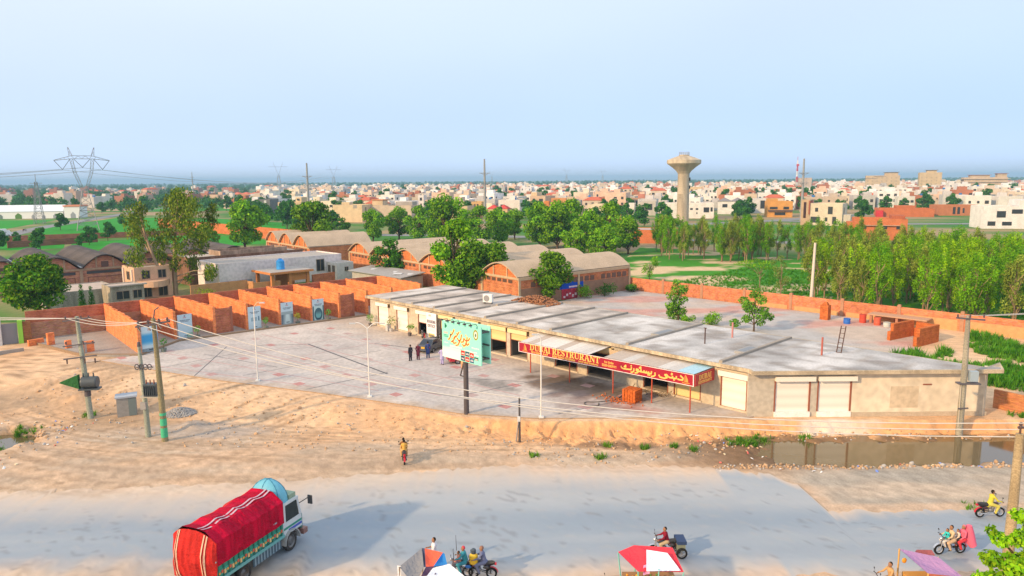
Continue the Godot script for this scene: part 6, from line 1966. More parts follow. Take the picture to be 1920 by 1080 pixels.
	house("brick_workshop", "orange brick workshop with an unfinished roof beside the grove", 43, -219, 13.0, 4.2, 10, -0.25, lin(0.60, 0.20, 0.085), {"parapet": 0.2, "roof": lin(0.42, 0.4, 0.4), "blocks": [[-11.5, -6.51, 0, 2.2, -7, -0.6, lin(0.56, 0.18, 0.08), "low_wing"]]})
	tower_block("pale stepped tower block with a dark roof canopy and a white stair shaft", 437, -869, 36, 20.5, 20, [[-18, -8, 17], [-8, 2, 19.5], [2, 16, 24]], lin(0.56, 0.44, 0.30))
	tower_block("single tall sand-coloured tower block with a rooftop hut", 482, -849, 22.5, 23.5, 20, [[-4, 6, 26]], lin(0.57, 0.45, 0.29))
	tower_block("wide unfinished concrete block with open floors on the skyline", 532, -828, 42, 17.5, 22, [[-15, 4, 20.0], [11, 20, 21.5]], lin(0.54, 0.44, 0.33), true)
	tower_block("small greyish tower block beside the red and white mast", 357, -902, 18.5, 18.5, 16, [], lin(0.50, 0.42, 0.37))
	var m := MB.new()
	seg(m, Vector3(-153, 0, -318), Vector3(-62, 0, -228), 0.4, 4.4, 0.3)
	single("long_orange_wall", m, mat("orange_wall", lin(0.68, 0.235, 0.10), 0.95, "brick", 0.075), "long sunlit orange brick wall crossing the green fields behind the eucalyptus", "wall")
	for q in [[-190, -232, -118, -270, "upper of two low brick field walls below the pylon"], [-152, -220, -136, -240, "lower of two low brick field walls, nearer the dark warehouses"]]:
		m = MB.new()
		seg(m, Vector3(q[0], 0, q[1]), Vector3(q[2], 0, q[3]), 0.4, 2.6, 0.3)
		single("field_wall", m, mat("field_wall", lin(0.34, 0.165, 0.11), 0.95, "brick", 0.075), q[4], "wall")
	var t := thing("marquee_hall", "long white event hall with a sloping white roof beside the far road", "hall", Vector3(-268, 0.5, -404), 0.12)
	m = MB.new()
	m.box2(Vector3(-24, 0, -14), Vector3(20, 4.0, 0))
	part(t, "wall", m, mat("hall_white", lin(0.74, 0.76, 0.78), 0.8))
	m = MB.new()
	m.quad(Vector3(-24.3, 4.01, 0.4), Vector3(20.3, 4.01, 0.4), Vector3(18.5, 7.4, -7), Vector3(-24.3, 7.4, -7))
	m.quad(Vector3(20.3, 4.01, -14.4), Vector3(-24.3, 4.01, -14.4), Vector3(-24.3, 7.4, -7), Vector3(18.5, 7.4, -7))
	m.tri(Vector3(20.3, 4.01, 0.4), Vector3(20.3, 4.01, -14.4), Vector3(18.5, 7.4, -7))
	part(t, "roof", m, mat("hall_roof", lin(0.68, 0.74, 0.8), 0.6))
	m = MB.new()
	m.box2(Vector3(21, 0, -9), Vector3(29, 6.4, 0.5))
	part(t, "pavilion", m, mat("hall_white", lin(0.74, 0.76, 0.78), 0.8))
	m = MB.new()
	m.box2(Vector3(20.6, 6.41, -9.4), Vector3(29.4, 7.2, 0.9))
	part(t, "red_cornice", m, mat("hall_red", lin(0.62, 0.24, 0.14), 0.8))
	for q in [[-21.5, 3.4, 3.2, lin(0.35, 0.06, 0.05)], [-12, 1.8, 2.6, lin(0.16, 0.22, 0.2)], [-3, 3.4, 3.2, lin(0.10, 0.22, 0.05)], [4.5, 1.6, 2.4, lin(0.3, 0.33, 0.36)], [10, 1.6, 2.4, lin(0.3, 0.33, 0.36)], [16, 2.2, 2.8, lin(0.3, 0.33, 0.36)], [25.5, 2.6, 3.6, lin(0.3, 0.33, 0.36)]]:
		m = MB.new()
		var ar := PackedVector2Array([Vector2(q[0] - q[1] / 2, 0.1), Vector2(q[0] + q[1] / 2, 0.1), Vector2(q[0] + q[1] / 2, q[2] * 0.6), Vector2(q[0], q[2]), Vector2(q[0] - q[1] / 2, q[2] * 0.6)])
		m.wall_panel(ar, 0.51 if q[0] > 20 else 0.01, 0.58 if q[0] > 20 else 0.08)
		part(t, "arched_opening", m, mat("hall_arch", q[3], 0.8))
	m = MB.new()
	strip(m, [Vector2(-150, -232), Vector2(-186, -267), Vector2(-199, -300), Vector2(-208, -328), Vector2(-222, -385), Vector2(-236, -440), Vector2(-262, -560)], 7.5, 0.675)
	strip(m, [Vector2(-90, -268), Vector2(-30, -258), Vector2(30, -240), Vector2(90, -215)], 8, 0.675)
	strip(m, [Vector2(118, -330), Vector2(160, -300), Vector2(215, -296), Vector2(300, -316)], 9, 0.675)
	strip(m, [Vector2(60, -300), Vector2(118, -330), Vector2(190, -385)], 9, 0.68)
	struct("far_roads", m, mat("far_asphalt", lin(0.27, 0.275, 0.29), 0.9, "mottle", 0.1))
	var r := RandomNumberGenerator.new()
	r.seed = 2024
	var kinds := [["white", lin(0.82, 0.81, 0.81)], ["cream", lin(0.74, 0.66, 0.53)], ["pale grey", lin(0.55, 0.54, 0.54)], ["white", lin(0.84, 0.84, 0.86)], ["beige", lin(0.62, 0.52, 0.42)], ["white", lin(0.78, 0.75, 0.73)], ["peach", lin(0.74, 0.54, 0.42)], ["red-roofed", lin(0.68, 0.58, 0.48)], ["white", lin(0.76, 0.74, 0.72)], ["brick", lin(0.46, 0.19, 0.11)]]
	var all := []
	for i in 2700:
		var D_ := 405.0 + 1350.0 * pow(r.randf(), 1.25)
		var x := D_ * r.randf_range(-0.355, 0.76)
		if D_ > 1000 and x < -0.34 * D_: continue
		if nz3.get_noise_2d(x * 1.5, D_ * 1.5) < -0.17: continue
		var g := [roundf(x / 15.0) * 15.0 + r.randf_range(-1.5, 1.5), roundf(D_ / 21.0) * 21.0 + r.randf_range(-2, 2)]
		all.append([g[1], g[0], r.randi() % kinds.size()])
	all.sort_custom(func(p, q): return p[0] < q[0])
	var taken := {}
	var rest := MB.new()
	var count := 0
	for q in all:
		var key := "%d %d" % [roundi(q[1] / 15.0), roundi(q[0] / 21.0)]
		if taken.has(key): continue
		taken[key] = true
		var bad := false
		for e in [[437, 869, 26], [482, 849, 20], [532, 828, 28], [357, 902, 16], [-112, 526, 26], [-54, 443, 9], [72, 444, 14], [15, 426, 12], [-150, 452, 12], [-146, 558, 14], [172, 696, 13], [133, 408, 13], [117, 398, 12], [-121, 407, 14], [230, 400, 20]]:
			if absf(q[1] - e[0]) < e[2] and absf(q[0] - e[1]) < 18: bad = true
		if bad: continue
		var b := MB.new() if count < 285 else rest
		var yaw := -0.3 + r.randf_range(-0.12, 0.12)
		var at := Vector3(q[1], 0.5, -q[0])
		b.xf = Transform3D.IDENTITY if count < 285 else Transform3D(Basis(Vector3.UP, yaw), at)
		plain_house(b, r, kinds[q[2]][1], kinds[q[2]][0] == "red-roofed", count < 450)
		if count < 285:
			single("town_house", b, mat("town_walls", Color.WHITE, 0.92, "mottle", 0.05, 0, true), town_label(kinds[q[2]][0], q[1] / q[0], q[0]), "house", at, yaw, "houses of the distant town")
		count += 1
	struct("far_town", rest, mat("town_walls", Color.WHITE, 0.92, "mottle", 0.05, 0, true), "stuff", "pale mass of small houses in the town's last rows before the horizon", "houses")
	rest = MB.new()
	for i in 90:
		var D_ := r.randf_range(560, 1500)
		var x: float = D_ * r.randf_range(-0.80, -0.38)
		rest.xf = Transform3D(Basis(Vector3.UP, r.randf_range(-0.6, 0.3)), Vector3(x, 0.5, -D_))
		plain_house(rest, r, [lin(0.6, 0.42, 0.33), lin(0.42, 0.2, 0.14), lin(0.7, 0.66, 0.62)][i % 3], i % 4 == 0, false)
	struct("far_village", rest, mat("town_walls", Color.WHITE, 0.92, "mottle", 0.05, 0, true), "stuff", "small reddish village houses scattered in the hazy fields", "houses")
func town_label(kind: String, u: float, dist: float) -> String:
	var zone := "short of the first steel pole"
	if u > 0.40: zone = "beyond the mast"
	elif u > 0.22: zone = "between water tower and mast"
	elif u > -0.04: zone = "before the water tower"
	elif u > -0.27: zone = "between two steel poles"
	return "%s house in the town's %s rows %s" % [kind, "front" if dist < 450 else ("third" if dist < 500 else "middle"), zone]
func strip(m: MB, pts: Array, w: float, y: float) -> void:
	for i in pts.size() - 1:
		var d: Vector2 = (pts[i + 1] - pts[i]).normalized()
		var d0: Vector2 = d if i == 0 else (d + (pts[i] - pts[i - 1]).normalized()).normalized()
		var d1: Vector2 = d if i == pts.size() - 2 else (d + (pts[i + 2] - pts[i + 1]).normalized()).normalized()
		var s0 := Vector2(-d0.y, d0.x) * w * 0.5
		var s1 := Vector2(-d1.y, d1.x) * w * 0.5
		m.flat(PackedVector2Array([pts[i] - s0, pts[i + 1] - s1, pts[i + 1] + s1, pts[i] + s0]), y)
func plain_house(b: MB, r: RandomNumberGenerator, c: Color, red: bool, detail: bool) -> void:
	var w := r.randf_range(8, 12.5)
	var d := r.randf_range(10, 16)
	var h := 7.2 if r.randf() < 0.7 else (4.0 if r.randf() < 0.6 else 10.4)
	h += r.randf_range(-0.5, 0.8)
	var k := r.randf_range(0.88, 1.08)
	b.col = Color(c.r * k, c.g * k, c.b * k)
	b.box2(Vector3(-w / 2, 0, -d), Vector3(w / 2, h, 0))
	var wall := b.col
	b.col = lin(0.45, 0.42, 0.40) if r.randf() < 0.6 else lin(0.60, 0.58, 0.56)
	if red:
		b.col = lin(0.56, 0.15, 0.09)
		b.box(Vector3(0, h + 0.9, -d / 2), Vector3(w + 0.6, 1.8, d + 0.6), 0, 0.45)
	else:
		b.box2(Vector3(-w / 2 + 0.25, h + 0.004, -d + 0.25), Vector3(w / 2 - 0.25, h + 0.01, -0.25))
		b.col = wall
		for e in [[-w / 2, -0.22, w / 2, 0.0], [-w / 2, -d, w / 2, -d + 0.22], [-w / 2, -d + 0.22, -w / 2 + 0.22, -0.22], [w / 2 - 0.22, -d + 0.22, w / 2, -0.22]]:
			b.box2(Vector3(e[0], h + 0.002, e[1]), Vector3(e[2], h + 0.8, e[3]))
		var sw := r.randf_range(3, 4.6)
		var sx := r.randf_range(-w / 2 + 0.3, w / 2 - sw - 0.3)
		var sz := -r.randf_range(1.0, d - 5.5)
		b.box2(Vector3(sx, h + 0.012, sz - 4), Vector3(sx + sw, h + 2.7, sz))
		b.col = lin(0.3, 0.3, 0.32)
		if r.randf() < 0.3: b.col = lin(0.05, 0.2, 0.5)
		b.box(Vector3(-sx * 0.5, h + 0.9, sz - 1), Vector3(1.3, 1.7, 1.3))
	if detail:
		b.col = lin(0.06, 0.065, 0.07)
		for fl in int(h / 3.3):
			for i in 3:
				if r.randf() < 0.25: continue
				var wx := -w / 2 + w * (i + 0.5) / 3.0
				b.box(Vector3(wx, 1.9 + fl * 3.3, 0.03), Vector3(r.randf_range(1.0, 2.0), r.randf_range(1.2, 1.8), 0.12))
			b.box(Vector3(w / 2 + 0.03, 1.9 + fl * 3.3, -d * 0.3), Vector3(0.12, 1.4, 1.4))
func tower_block(label: String, x: float, z: float, w: float, h: float, d: float, tops: Array, c: Color, open := false) -> void:
	var t := thing("tower_block", label, "tower block", Vector3(x, 0.5, z), -0.42)
	var wall := mat("tower_wall", c, 0.95, "mottle", 0.05)
	var m := MB.new()
	m.box2(Vector3(-w / 2, 0, -d), Vector3(w / 2, h, 0))
	part(t, "body", m, wall)
	for q in tops:
		m = MB.new()
		m.box2(Vector3(q[0], h + 0.003, -d * 0.7), Vector3(q[1], q[2], -0.8))
		var o := part(t, "roof_block", m, wall)
		m = MB.new()
		m.box2(Vector3(q[0] - 1.5, q[2] + 0.01, -d * 0.72), Vector3(q[1] + 1.5, q[2] + 0.35, 0.4))
		part(o, "canopy", m, mat("tower_canopy", lin(0.16, 0.15, 0.16) if not open else lin(0.4, 0.16, 0.13), 0.9))
	if open:
		for i in 5:
			m = MB.new()
			m.box2(Vector3(-w / 2 + 3 + i * 7.4, 2.5, 0.01), Vector3(-w / 2 + 8.6 + i * 7.4, 5.6, 0.3))
			part(t, "open_bay", m, mat("open_bay", lin(0.05, 0.05, 0.055), 0.9))
		for y in [8.5, 12.0, 15.5]:
			m = MB.new()
			m.box2(Vector3(-w / 2 - 2.5, y, -d), Vector3(w / 2 + 2.5, y + 0.5, 1.6))
			part(t, "floor_slab", m, mat("slab_conc", lin(0.48, 0.40, 0.31), 0.9))
	else:
		for i in 5:
			for j in int(w / 5.0):
				m = MB.new()
				m.box2(Vector3(-w / 2 + 1.6 + j * 5.0, 2.5 + i * 3.6, 0.01), Vector3(-w / 2 + 3.0 + j * 5.0, 4.0 + i * 3.6, 0.1))
				part(t, "window", m, mat("tower_pane", c * 0.62, 0.6))
func build_landmarks() -> void:
	var t := thing("water_tower", "tall mushroom-shaped concrete water tower rising above the town", "water tower", Vector3(77.7, 0.5, -333))
	var conc := mat("tower_concrete", lin(0.68, 0.60, 0.48), 0.93, "streak", 0.08)
	var y := 0.0
	while y < 21.0:
		var m := MB.new()
		m.lathe([Vector2(2.72 - y * 0.008, y), Vector2(2.72 - y * 0.008, y + 2.55), Vector2(2.64 - y * 0.008, y + 2.6), Vector2(2.64 - y * 0.008, y + 2.65)], 28)
		part(t, "shaft_ring", m, conc)
		y += 2.65
	var m := MB.new()
	m.lathe([Vector2(2.5, 21.0), Vector2(2.7, 21.6), Vector2(3.4, 22.6), Vector2(5.2, 24.2), Vector2(7.3, 25.7), Vector2(7.55, 26.0)], 36)
	part(t, "bowl_underside", m, conc)
	m = MB.new()
	m.lathe([Vector2(7.55, 26.0), Vector2(7.55, 27.4), Vector2(7.3, 27.5)], 36)
	part(t, "rim", m, conc)
	m = MB.new()
	m.lathe([Vector2(7.3, 27.5), Vector2(4.6, 28.6), Vector2(2.3, 29.3), Vector2(2.3, 29.8), Vector2(0, 29.9)], 36)
	part(t, "cap", m, mat("tower_cap", lin(0.70, 0.60, 0.46), 0.93, "streak", 0.08))
	var rail := mat("rail_grey", lin(0.25, 0.27, 0.3), 0.7)
	m = MB.new()
	for k in [0.55, 1.1]:
		for i in 16: m.bar(Vector3(cos(TAU * i / 16), 0, sin(TAU * i / 16)) * 2.3 + Vector3(0, 29.8 + k, 0), Vector3(cos(TAU * (i + 1) / 16), 0, sin(TAU * (i + 1) / 16)) * 2.3 + Vector3(0, 29.8 + k, 0), 0.09)
	for i in 16: m.bar(Vector3(cos(TAU * i / 16), 0, sin(TAU * i / 16)) * 2.3 + Vector3(0, 29.7, 0), Vector3(cos(TAU * i / 16), 0, sin(TAU * i / 16)) * 2.3 + Vector3(0, 30.9, 0), 0.07)
	part(t, "railing", m, rail)
	for k in [18.9, 15.4]:
		m = MB.new()
		m.box(Vector3(2.35, k, 1.1), Vector3(0.7, 1.5, 0.7), 0.4)
		part(t, "shaft_window", m, mat("shaft_window", lin(0.06, 0.05, 0.05), 0.8))
	pylon()
	t = thing("lattice_tower", "slim lattice power tower standing before the white event hall", "pylon", Vector3(-226.4, 0.5, -352), 0.3)
	var steel := mat("galvanised", lin(0.22, 0.23, 0.25), 0.6)
	m = MB.new()
	lattice(m, Vector3.ZERO, 2.0, Vector3(0, 20, 0), 0.45, 8, 0.17)
	m.bar(Vector3(0, 20, 0), Vector3(0, 23.6, 0), 0.22)
	part(t, "lattice_body", m, steel)
	for k in [17.0, 19.4]:
		m = MB.new()
		m.bar(Vector3(-2.6, k, 0), Vector3(2.6, k, 0), 0.22)
		part(t, "crossarm", m, steel)
	for q in [[-98.4, -357, 28.0, "tall steel power pole with two crossarms beyond the olive tree"], [-11.9, -332, 28.6, "tall steel power pole in the middle of the picture beside the red-hipped house"], [128.7, -325.6, 27.5, "tall bare steel power pole close to the red and white mast"], [-376, -872, 31.0, "distant steel power pole above the eucalyptus's shoulder"]]:
		t = thing("steel_pole", q[3], "power pole", Vector3(q[0], 0.5, q[1]), 0.15)
		m = MB.new()
		m.tube([Vector3.ZERO, Vector3(0, q[2] * 0.5, 0), Vector3(0, q[2], 0)], [0.75, 0.55, 0.36], 10)
		part(t, "shaft", m, mat("pole_steel", lin(0.27, 0.275, 0.28), 0.6))
		for k in [6.3, 10.6]:
			m = MB.new()
			m.bar(Vector3(-2.4, q[2] - k, 0.5), Vector3(2.4, q[2] - k, 0.5), 0.24)
			m.bar(Vector3(-1.8, q[2] - k, 0.5), Vector3(0, q[2] - k - 1.2, 0.5), 0.14)
			m.bar(Vector3(1.8, q[2] - k, 0.5), Vector3(0, q[2] - k - 1.2, 0.5), 0.14)
			part(t, "crossarm", m, steel)
	for q in [[-330, -1050, 46, 0.5], [-300, -1250, 44, 0.5], [150, -2000, 48, 0.4], [260, -2100, 46, 0.4], [-60, -2300, 46, 0.4]]:
		t = thing("distant_pylon", "distant lattice pylon, faint above the hazy horizon", "pylon", Vector3(q[0], 0.5, q[1]), q[3], "faint pylons along the horizon")
		m = MB.new()
		lattice(m, Vector3.ZERO, 4.5, Vector3(0, q[2] * 0.6, 0), 1.0, 4, 0.26)
		m.bar(Vector3(0, q[2] * 0.6, 0), Vector3(-6, q[2] * 0.95, 0), 0.3); m.bar(Vector3(0, q[2] * 0.6, 0), Vector3(6, q[2] * 0.95, 0), 0.3)
		m.bar(Vector3(-13, q[2] * 0.86, 0), Vector3(13, q[2] * 0.86, 0), 0.34)
		m.bar(Vector3(-6, q[2] * 0.95, 0), Vector3(-6.5, q[2], 0), 0.25); m.bar(Vector3(6, q[2] * 0.95, 0), Vector3(6.5, q[2], 0), 0.25)
		part(t, "frame", m, mat("far_steel", lin(0.30, 0.31, 0.33), 0.7))
	t = thing("radio_mast", "red and white banded lattice radio mast behind the tall steel pole", "mast", Vector3(350, 0.5, -905))
	for i in 6:
		m = MB.new()
		lattice(m, Vector3(0, i * 6.6, 0), 1.2 - i * 0.14, Vector3(0, i * 6.6 + 6.6, 0), 1.06 - i * 0.14, 2, 0.3)
		part(t, "mast_section", m, mat("mast_red", lin(0.55, 0.05, 0.07), 0.7) if i % 2 == 0 else mat("mast_white", lin(0.75, 0.75, 0.76), 0.7))
	m = MB.new()
	m.bar(Vector3(0, 39.6, 0), Vector3(0, 44, 0), 0.4)
	m.box(Vector3(0, 34, 0.9), Vector3(3.0, 2.4, 0.5))
	part(t, "aerial", m, mat("mast_red", lin(0.55, 0.05, 0.07), 0.7))
func lattice(m: MB, a: Vector3, ra: float, b: Vector3, rb: float, n: int, w: float) -> void:
	var cs := [Vector3(-1, 0, -1), Vector3(1, 0, -1), Vector3(1, 0, 1), Vector3(-1, 0, 1)]
	for i in n:
		var f0 := float(i) / n
		var f1 := float(i + 1) / n
		for k in 4:
			var p0: Vector3 = a.lerp(b, f0) + cs[k] * lerpf(ra, rb, f0)
			var p1: Vector3 = a.lerp(b, f1) + cs[k] * lerpf(ra, rb, f1)
			var q0: Vector3 = a.lerp(b, f0) + cs[(k + 1) % 4] * lerpf(ra, rb, f0)
			var q1: Vector3 = a.lerp(b, f1) + cs[(k + 1) % 4] * lerpf(ra, rb, f1)
			m.bar(p0, p1, w)
			m.bar(p0, q1, w * 0.55); m.bar(q0, p1, w * 0.55)
			m.bar(p1, q1, w * 0.55)
func pylon() -> void:
	var t := thing("transmission_pylon", "big cat-head transmission pylon with a wide crossarm standing in the green fields", "pylon", Vector3(-174.5, 0.5, -302), 0.52)
	t.scale = Vector3(0.82, 0.875, 0.82)
	var steel := mat("pylon_steel", lin(0.28, 0.28, 0.29), 0.6)
	var m := MB.new()
	lattice(m, Vector3.ZERO, 4.9, Vector3(0, 18.6, 0), 1.15, 6, 0.26)
	part(t, "leg_frame", m, steel)
	for s in [-1.0, 1.0]:
		m = MB.new()
		lattice(m, Vector3(s * 0.6, 18.6, 0), 0.6, Vector3(s * 3.6, 27, 0), 0.65, 4, 0.2)
		lattice(m, Vector3(s * 3.6, 27, 0), 0.65, Vector3(s * 4.6, 33.2, 0), 0.7, 3, 0.2)
		part(t, "fork_arm", m, steel)
		m = MB.new()
		lattice(m, Vector3(s * 4.7, 34.6, 0), 0.7, Vector3(s * 5.6, 38.4, 0), 0.1, 2, 0.18)
		part(t, "earth_peak", m, steel)
		m = MB.new()
		for z in [-0.7, 0.7]:
			m.bar(Vector3(s * 4.6, 33.2, z), Vector3(s * 12.0, 32.4, 0), 0.2)
			m.bar(Vector3(s * 4.6, 34.6, z), Vector3(s * 12.0, 32.5, 0), 0.2)
		for i in 4:
			var x: float = s * (5.4 + i * 1.7)
			m.bar(Vector3(x, 33.1 - i * 0.15, 0.4), Vector3(x + s * 0.8, 34.2 - i * 0.45, 0.2), 0.13)
		part(t, "crossarm_end", m, steel)
		m = MB.new()
		m.bar(Vector3(s * 11.8, 32.3, 0), Vector3(s * 8.6, 28.3, 0), 0.24)
		m.bar(Vector3(s * 5.2, 33, 0), Vector3(s * 8.6, 28.3, 0), 0.24)
		part(t, "insulator_string", m, mat("insulator", lin(0.16, 0.15, 0.16), 0.5))
	m = MB.new()
	for z in [-0.7, 0.7]:
		m.bar(Vector3(-4.6, 33.2, z), Vector3(4.6, 33.2, z), 0.2); m.bar(Vector3(-4.6, 34.6, z), Vector3(4.6, 34.6, z), 0.2)
		for i in 6: m.bar(Vector3(-4.6 + i * 1.53, 33.2 if i % 2 else 34.6, z), Vector3(-3.07 + i * 1.53, 34.6 if i % 2 else 33.2, z), 0.14)
	part(t, "crossarm", m, steel)
	m = MB.new()
	m.bar(Vector3(-3.4, 33, 0), Vector3(0, 29.3, 0), 0.24); m.bar(Vector3(3.4, 33, 0), Vector3(0, 29.3, 0), 0.24)
	part(t, "insulator_string", m, mat("insulator", lin(0.16, 0.15, 0.16), 0.5))
	var b := Basis(Vector3.UP, 0.52)
	var k := 0
	for x in [-8.6, 0.0, 8.6]:
		for z in [-0.25, 0.25]:
			var p: Vector3 = Vector3(-174.5, 0.5, -302) + b * Vector3(x * 0.82, 25.5 if x == 0.0 else 24.6, z)
			var far: Vector3 = p + Vector3(-230, 1.0, 150)
			var far2: Vector3 = p + Vector3(-40, -1.0, -560)
			for e in [far, far2]:
				m = MB.new()
				wire_pts(m, p, e, 6.5, 0.075)
				single("pylon_conductor", m, mat("conductor", lin(0.30, 0.31, 0.33), 0.5), "thin conductor sagging from the big pylon towards the %s" % ["road side", "horizon"][0 if e == far else 1], "power line", Vector3.ZERO, 0, "conductors of the big pylon")
			k += 1
func wire_pts(m: MB, p: Vector3, q: Vector3, sag: float, r: float) -> void:
	var pts := []
	for i in 15:
		var f := i / 14.0
		pts.append(p.lerp(q, f) - Vector3(0, sag * 4.0 * f * (1.0 - f), 0))
	m.tube(pts, [r], 4)
func insul(m: MB, p: Vector3, s := 1.0) -> void:
	m.lathe([Vector2(0.03, 0), Vector2(0.09, 0.03), Vector2(0.05, 0.1), Vector2(0.1, 0.14), Vector2(0.05, 0.2), Vector2(0.07, 0.26), Vector2(0, 0.28)].map(func(v): return v * s), 8, p)
func build_poles() -> void:
	var pc := mat("pole_concrete", lin(0.52, 0.50, 0.42), 0.9, "streak", 0.3)
	var mint := mat("pole_mint", lin(0.50, 0.56, 0.48), 0.9, "streak", 0.3)
	var iron := mat("arm_iron", lin(0.10, 0.09, 0.10), 0.7)
	var porc := mat("porcelain", lin(0.10, 0.06, 0.05), 0.35)
	var trm := mat("transformer", lin(0.06, 0.075, 0.085), 0.5)
	var t := thing("power_pole", "pale concrete power pole with three crossarms and a round transformer, near the brick stubs", "power pole", Vector3(-36.35, 0, -60.4), 0.15)
	var g0 := gh(-36.35, -60.4)
	var m := MB.new()
	m.tube([Vector3(0.15, g0 - 0.3, 0), Vector3(0.0, 4, 0), Vector3(-0.2, 8.9, 0)], [0.24, 0.21, 0.15], 10)
	part(t, "shaft", m, mint)
	for k in [[8.6, 1.1], [6.45, 1.25], [5.35, 1.3]]:
		m = MB.new()
		m.bar(Vector3(-k[1] - 0.15, k[0] - 0.05, 0.22), Vector3(k[1] - 0.15, k[0] + 0.2, 0.22), 0.1)
		var arm := part(t, "crossarm", m, iron)
		for x in [-k[1] + 0.1, 0.2, k[1] - 0.3]:
			m = MB.new()
			if k[0] < 6: m.cyl(Vector3(x, k[0] - 0.45, 0.22), 0.4, 0.05, 0.07, 7)
			else: insul(m, Vector3(x, k[0] + 0.1, 0.22))
			part(arm, "insulator", m, porc)
	m = MB.new()
	m.xf = Transform3D(Basis(Vector3.BACK, PI / 2), Vector3(1.05, 3.25, 0.2))
	m.lathe([Vector2(0, 0), Vector2(0.46, 0), Vector2(0.5, 0.1), Vector2(0.5, 1.15), Vector2(0.46, 1.25), Vector2(0, 1.25)], 14)
	m.xf = Transform3D.IDENTITY
	for i in 3: m.cyl(Vector3(-0.05 + i * 0.4, 3.7, 0.2), 0.35, 0.07, 0.05, 7)
	m.box2(Vector3(-0.4, 2.62, -0.2), Vector3(1.2, 2.74, 0.6))
	part(t, "transformer", m, trm)
	m = MB.new()
	m.wall_panel(PackedVector2Array([Vector2(-1.9, 3.35), Vector2(-0.4, 3.95), Vector2(-0.35, 2.75)]), 0.05, 0.5)
	part(t, "green_tarpaulin", m, mat("tarp_green", lin(0.035, 0.14, 0.04), 0.8))
	m = MB.new()
	m.cyl(Vector3(0.08, 2.0, 0), 0.5, 0.27, 0.25, 9)
	part(t, "clamp", m, iron)
	t = thing("power_pole", "shorter white pole of the pair that carries the box transformer", "power pole", Vector3(-29.0, 0, -55.7))
	m = MB.new()
	m.tube([Vector3(0.05, -0.2, 0), Vector3(0, 4, 0), Vector3(-0.1, 7.35, 0)], [0.22, 0.18, 0.13], 10)
	part(t, "shaft", m, mint)
	m = MB.new()
	m.cyl(Vector3(-0.1, 7.35, 0), 0.35, 0.16, 0.1, 8)
	part(t, "cap", m, iron)
	for i in 4:
		m = MB.new()
		var pts := []
		for j in 9: pts.append(Vector3(-0.3 + i * 0.33 + 0.16 * cos(j * 0.7), 5.75 + 0.22 * sin(j * 0.7), 0.2))
		m.tube(pts, [0.045], 5)
		part(t, "cable_loop", m, iron)
	m = MB.new()
	m.box2(Vector3(-0.35, 5.68, 0.1), Vector3(0.95, 5.76, 0.2))
	part(t, "bracket", m, iron)
	m = MB.new()
	m.box2(Vector3(-0.22, 2.35, 0.15), Vector3(0.2, 2.9, 0.35))
	part(t, "meter_box", m, mat("meter", lin(0.30, 0.29, 0.28), 0.7))
	t = thing("power_pole", "taller ochre pole of the pair, with green bands round its foot and a black crossarm", "power pole", Vector3(-27.2, 0, -54.7))
	m = MB.new()
	m.tube([Vector3(0.05, -0.2, 0), Vector3(0, 4, 0), Vector3(-0.12, 9.75, 0)], [0.25, 0.21, 0.15], 10)
	part(t, "shaft", m, mat("pole_ochre", lin(0.40, 0.36, 0.22), 0.9, "streak", 0.3))
	for k in [[1.3, 0.55], [0.35, 0.75], [2.1, 0.2]]:
		m = MB.new()
		m.cyl(Vector3(0.03, k[0], 0), k[1], 0.262 - k[0] * 0.008, 0.258 - k[0] * 0.008, 10)
		part(t, "green_band", m, mat("band_green", lin(0.05, 0.42, 0.22), 0.7))
	m = MB.new()
	m.bar(Vector3(-1.35, 9.15, 0.35), Vector3(1.1, 9.5, -0.1), 0.13)
	var arm := part(t, "crossarm", m, iron)
	for x in [-1.25, -0.5, 0.35, 1.0]:
		m = MB.new()
		insul(m, Vector3(x, 9.35 + x * 0.14, 0.1), 1.3)
		m.tube([Vector3(x, 9.2 + x * 0.14, 0.15), Vector3(x + 0.25, 8.95 + x * 0.14, 0.3)], [0.08, 0.05], 6)
		part(arm, "insulator", m, porc)
	m = MB.new()
	m.tube([Vector3(-0.1, 9.7, 0), Vector3(0.05, 10.4, 0), Vector3(0.35, 10.6, 0)], [0.05], 5)
	part(t, "stay_hook", m, iron)
	t = thing("box_transformer", "dark finned box transformer slung between two poles", "transformer", Vector3(-28.2, 3.55, -55.2))
	m = MB.new()
	m.box2(Vector3(-0.42, 0, -0.35), Vector3(0.55, 0.95, 0.35))
	part(t, "tank", m, trm)
	for i in 6:
		m = MB.new()
		m.box2(Vector3(-0.35 + i * 0.15, 0.1, 0.352), Vector3(-0.31 + i * 0.15, 0.85, 0.48))
		part(t, "cooling_fin", m, trm)
	for i in 3:
		m = MB.new()
		m.cyl(Vector3(-0.3 + i * 0.3, 0.95, 0), 0.32, 0.06, 0.04, 7)
		part(t, "bushing", m, mat("bushing", lin(0.25, 0.08, 0.05), 0.4))
	m = MB.new()
	m.box2(Vector3(-0.75, -0.12, -0.3), Vector3(0.95, -0.003, 0.3))
	part(t, "platform", m, mat("platform", lin(0.42, 0.40, 0.34), 0.8))
	t = thing("power_pole", "tall buff concrete pole with a crossarm and grey box before the blank shop corner", "power pole", Vector3(35.15, 0, -55.3), -0.1)
	m = MB.new()
	m.tube([Vector3(0, -0.2, 0), Vector3(0.02, 5, 0), Vector3(-0.05, 9.35, 0)], [0.27, 0.22, 0.16], 10)
	part(t, "shaft", m, pc)
	m = MB.new()
	m.bar(Vector3(-1.0, 9.2, 0.2), Vector3(1.1, 9.05, 0.2), 0.12)
	arm = part(t, "crossarm", m, iron)
	for x in [-0.9, 0.0, 1.0]:
		m = MB.new()
		insul(m, Vector3(x, 9.22, 0.2))
		part(arm, "insulator", m, porc)
	m = MB.new()
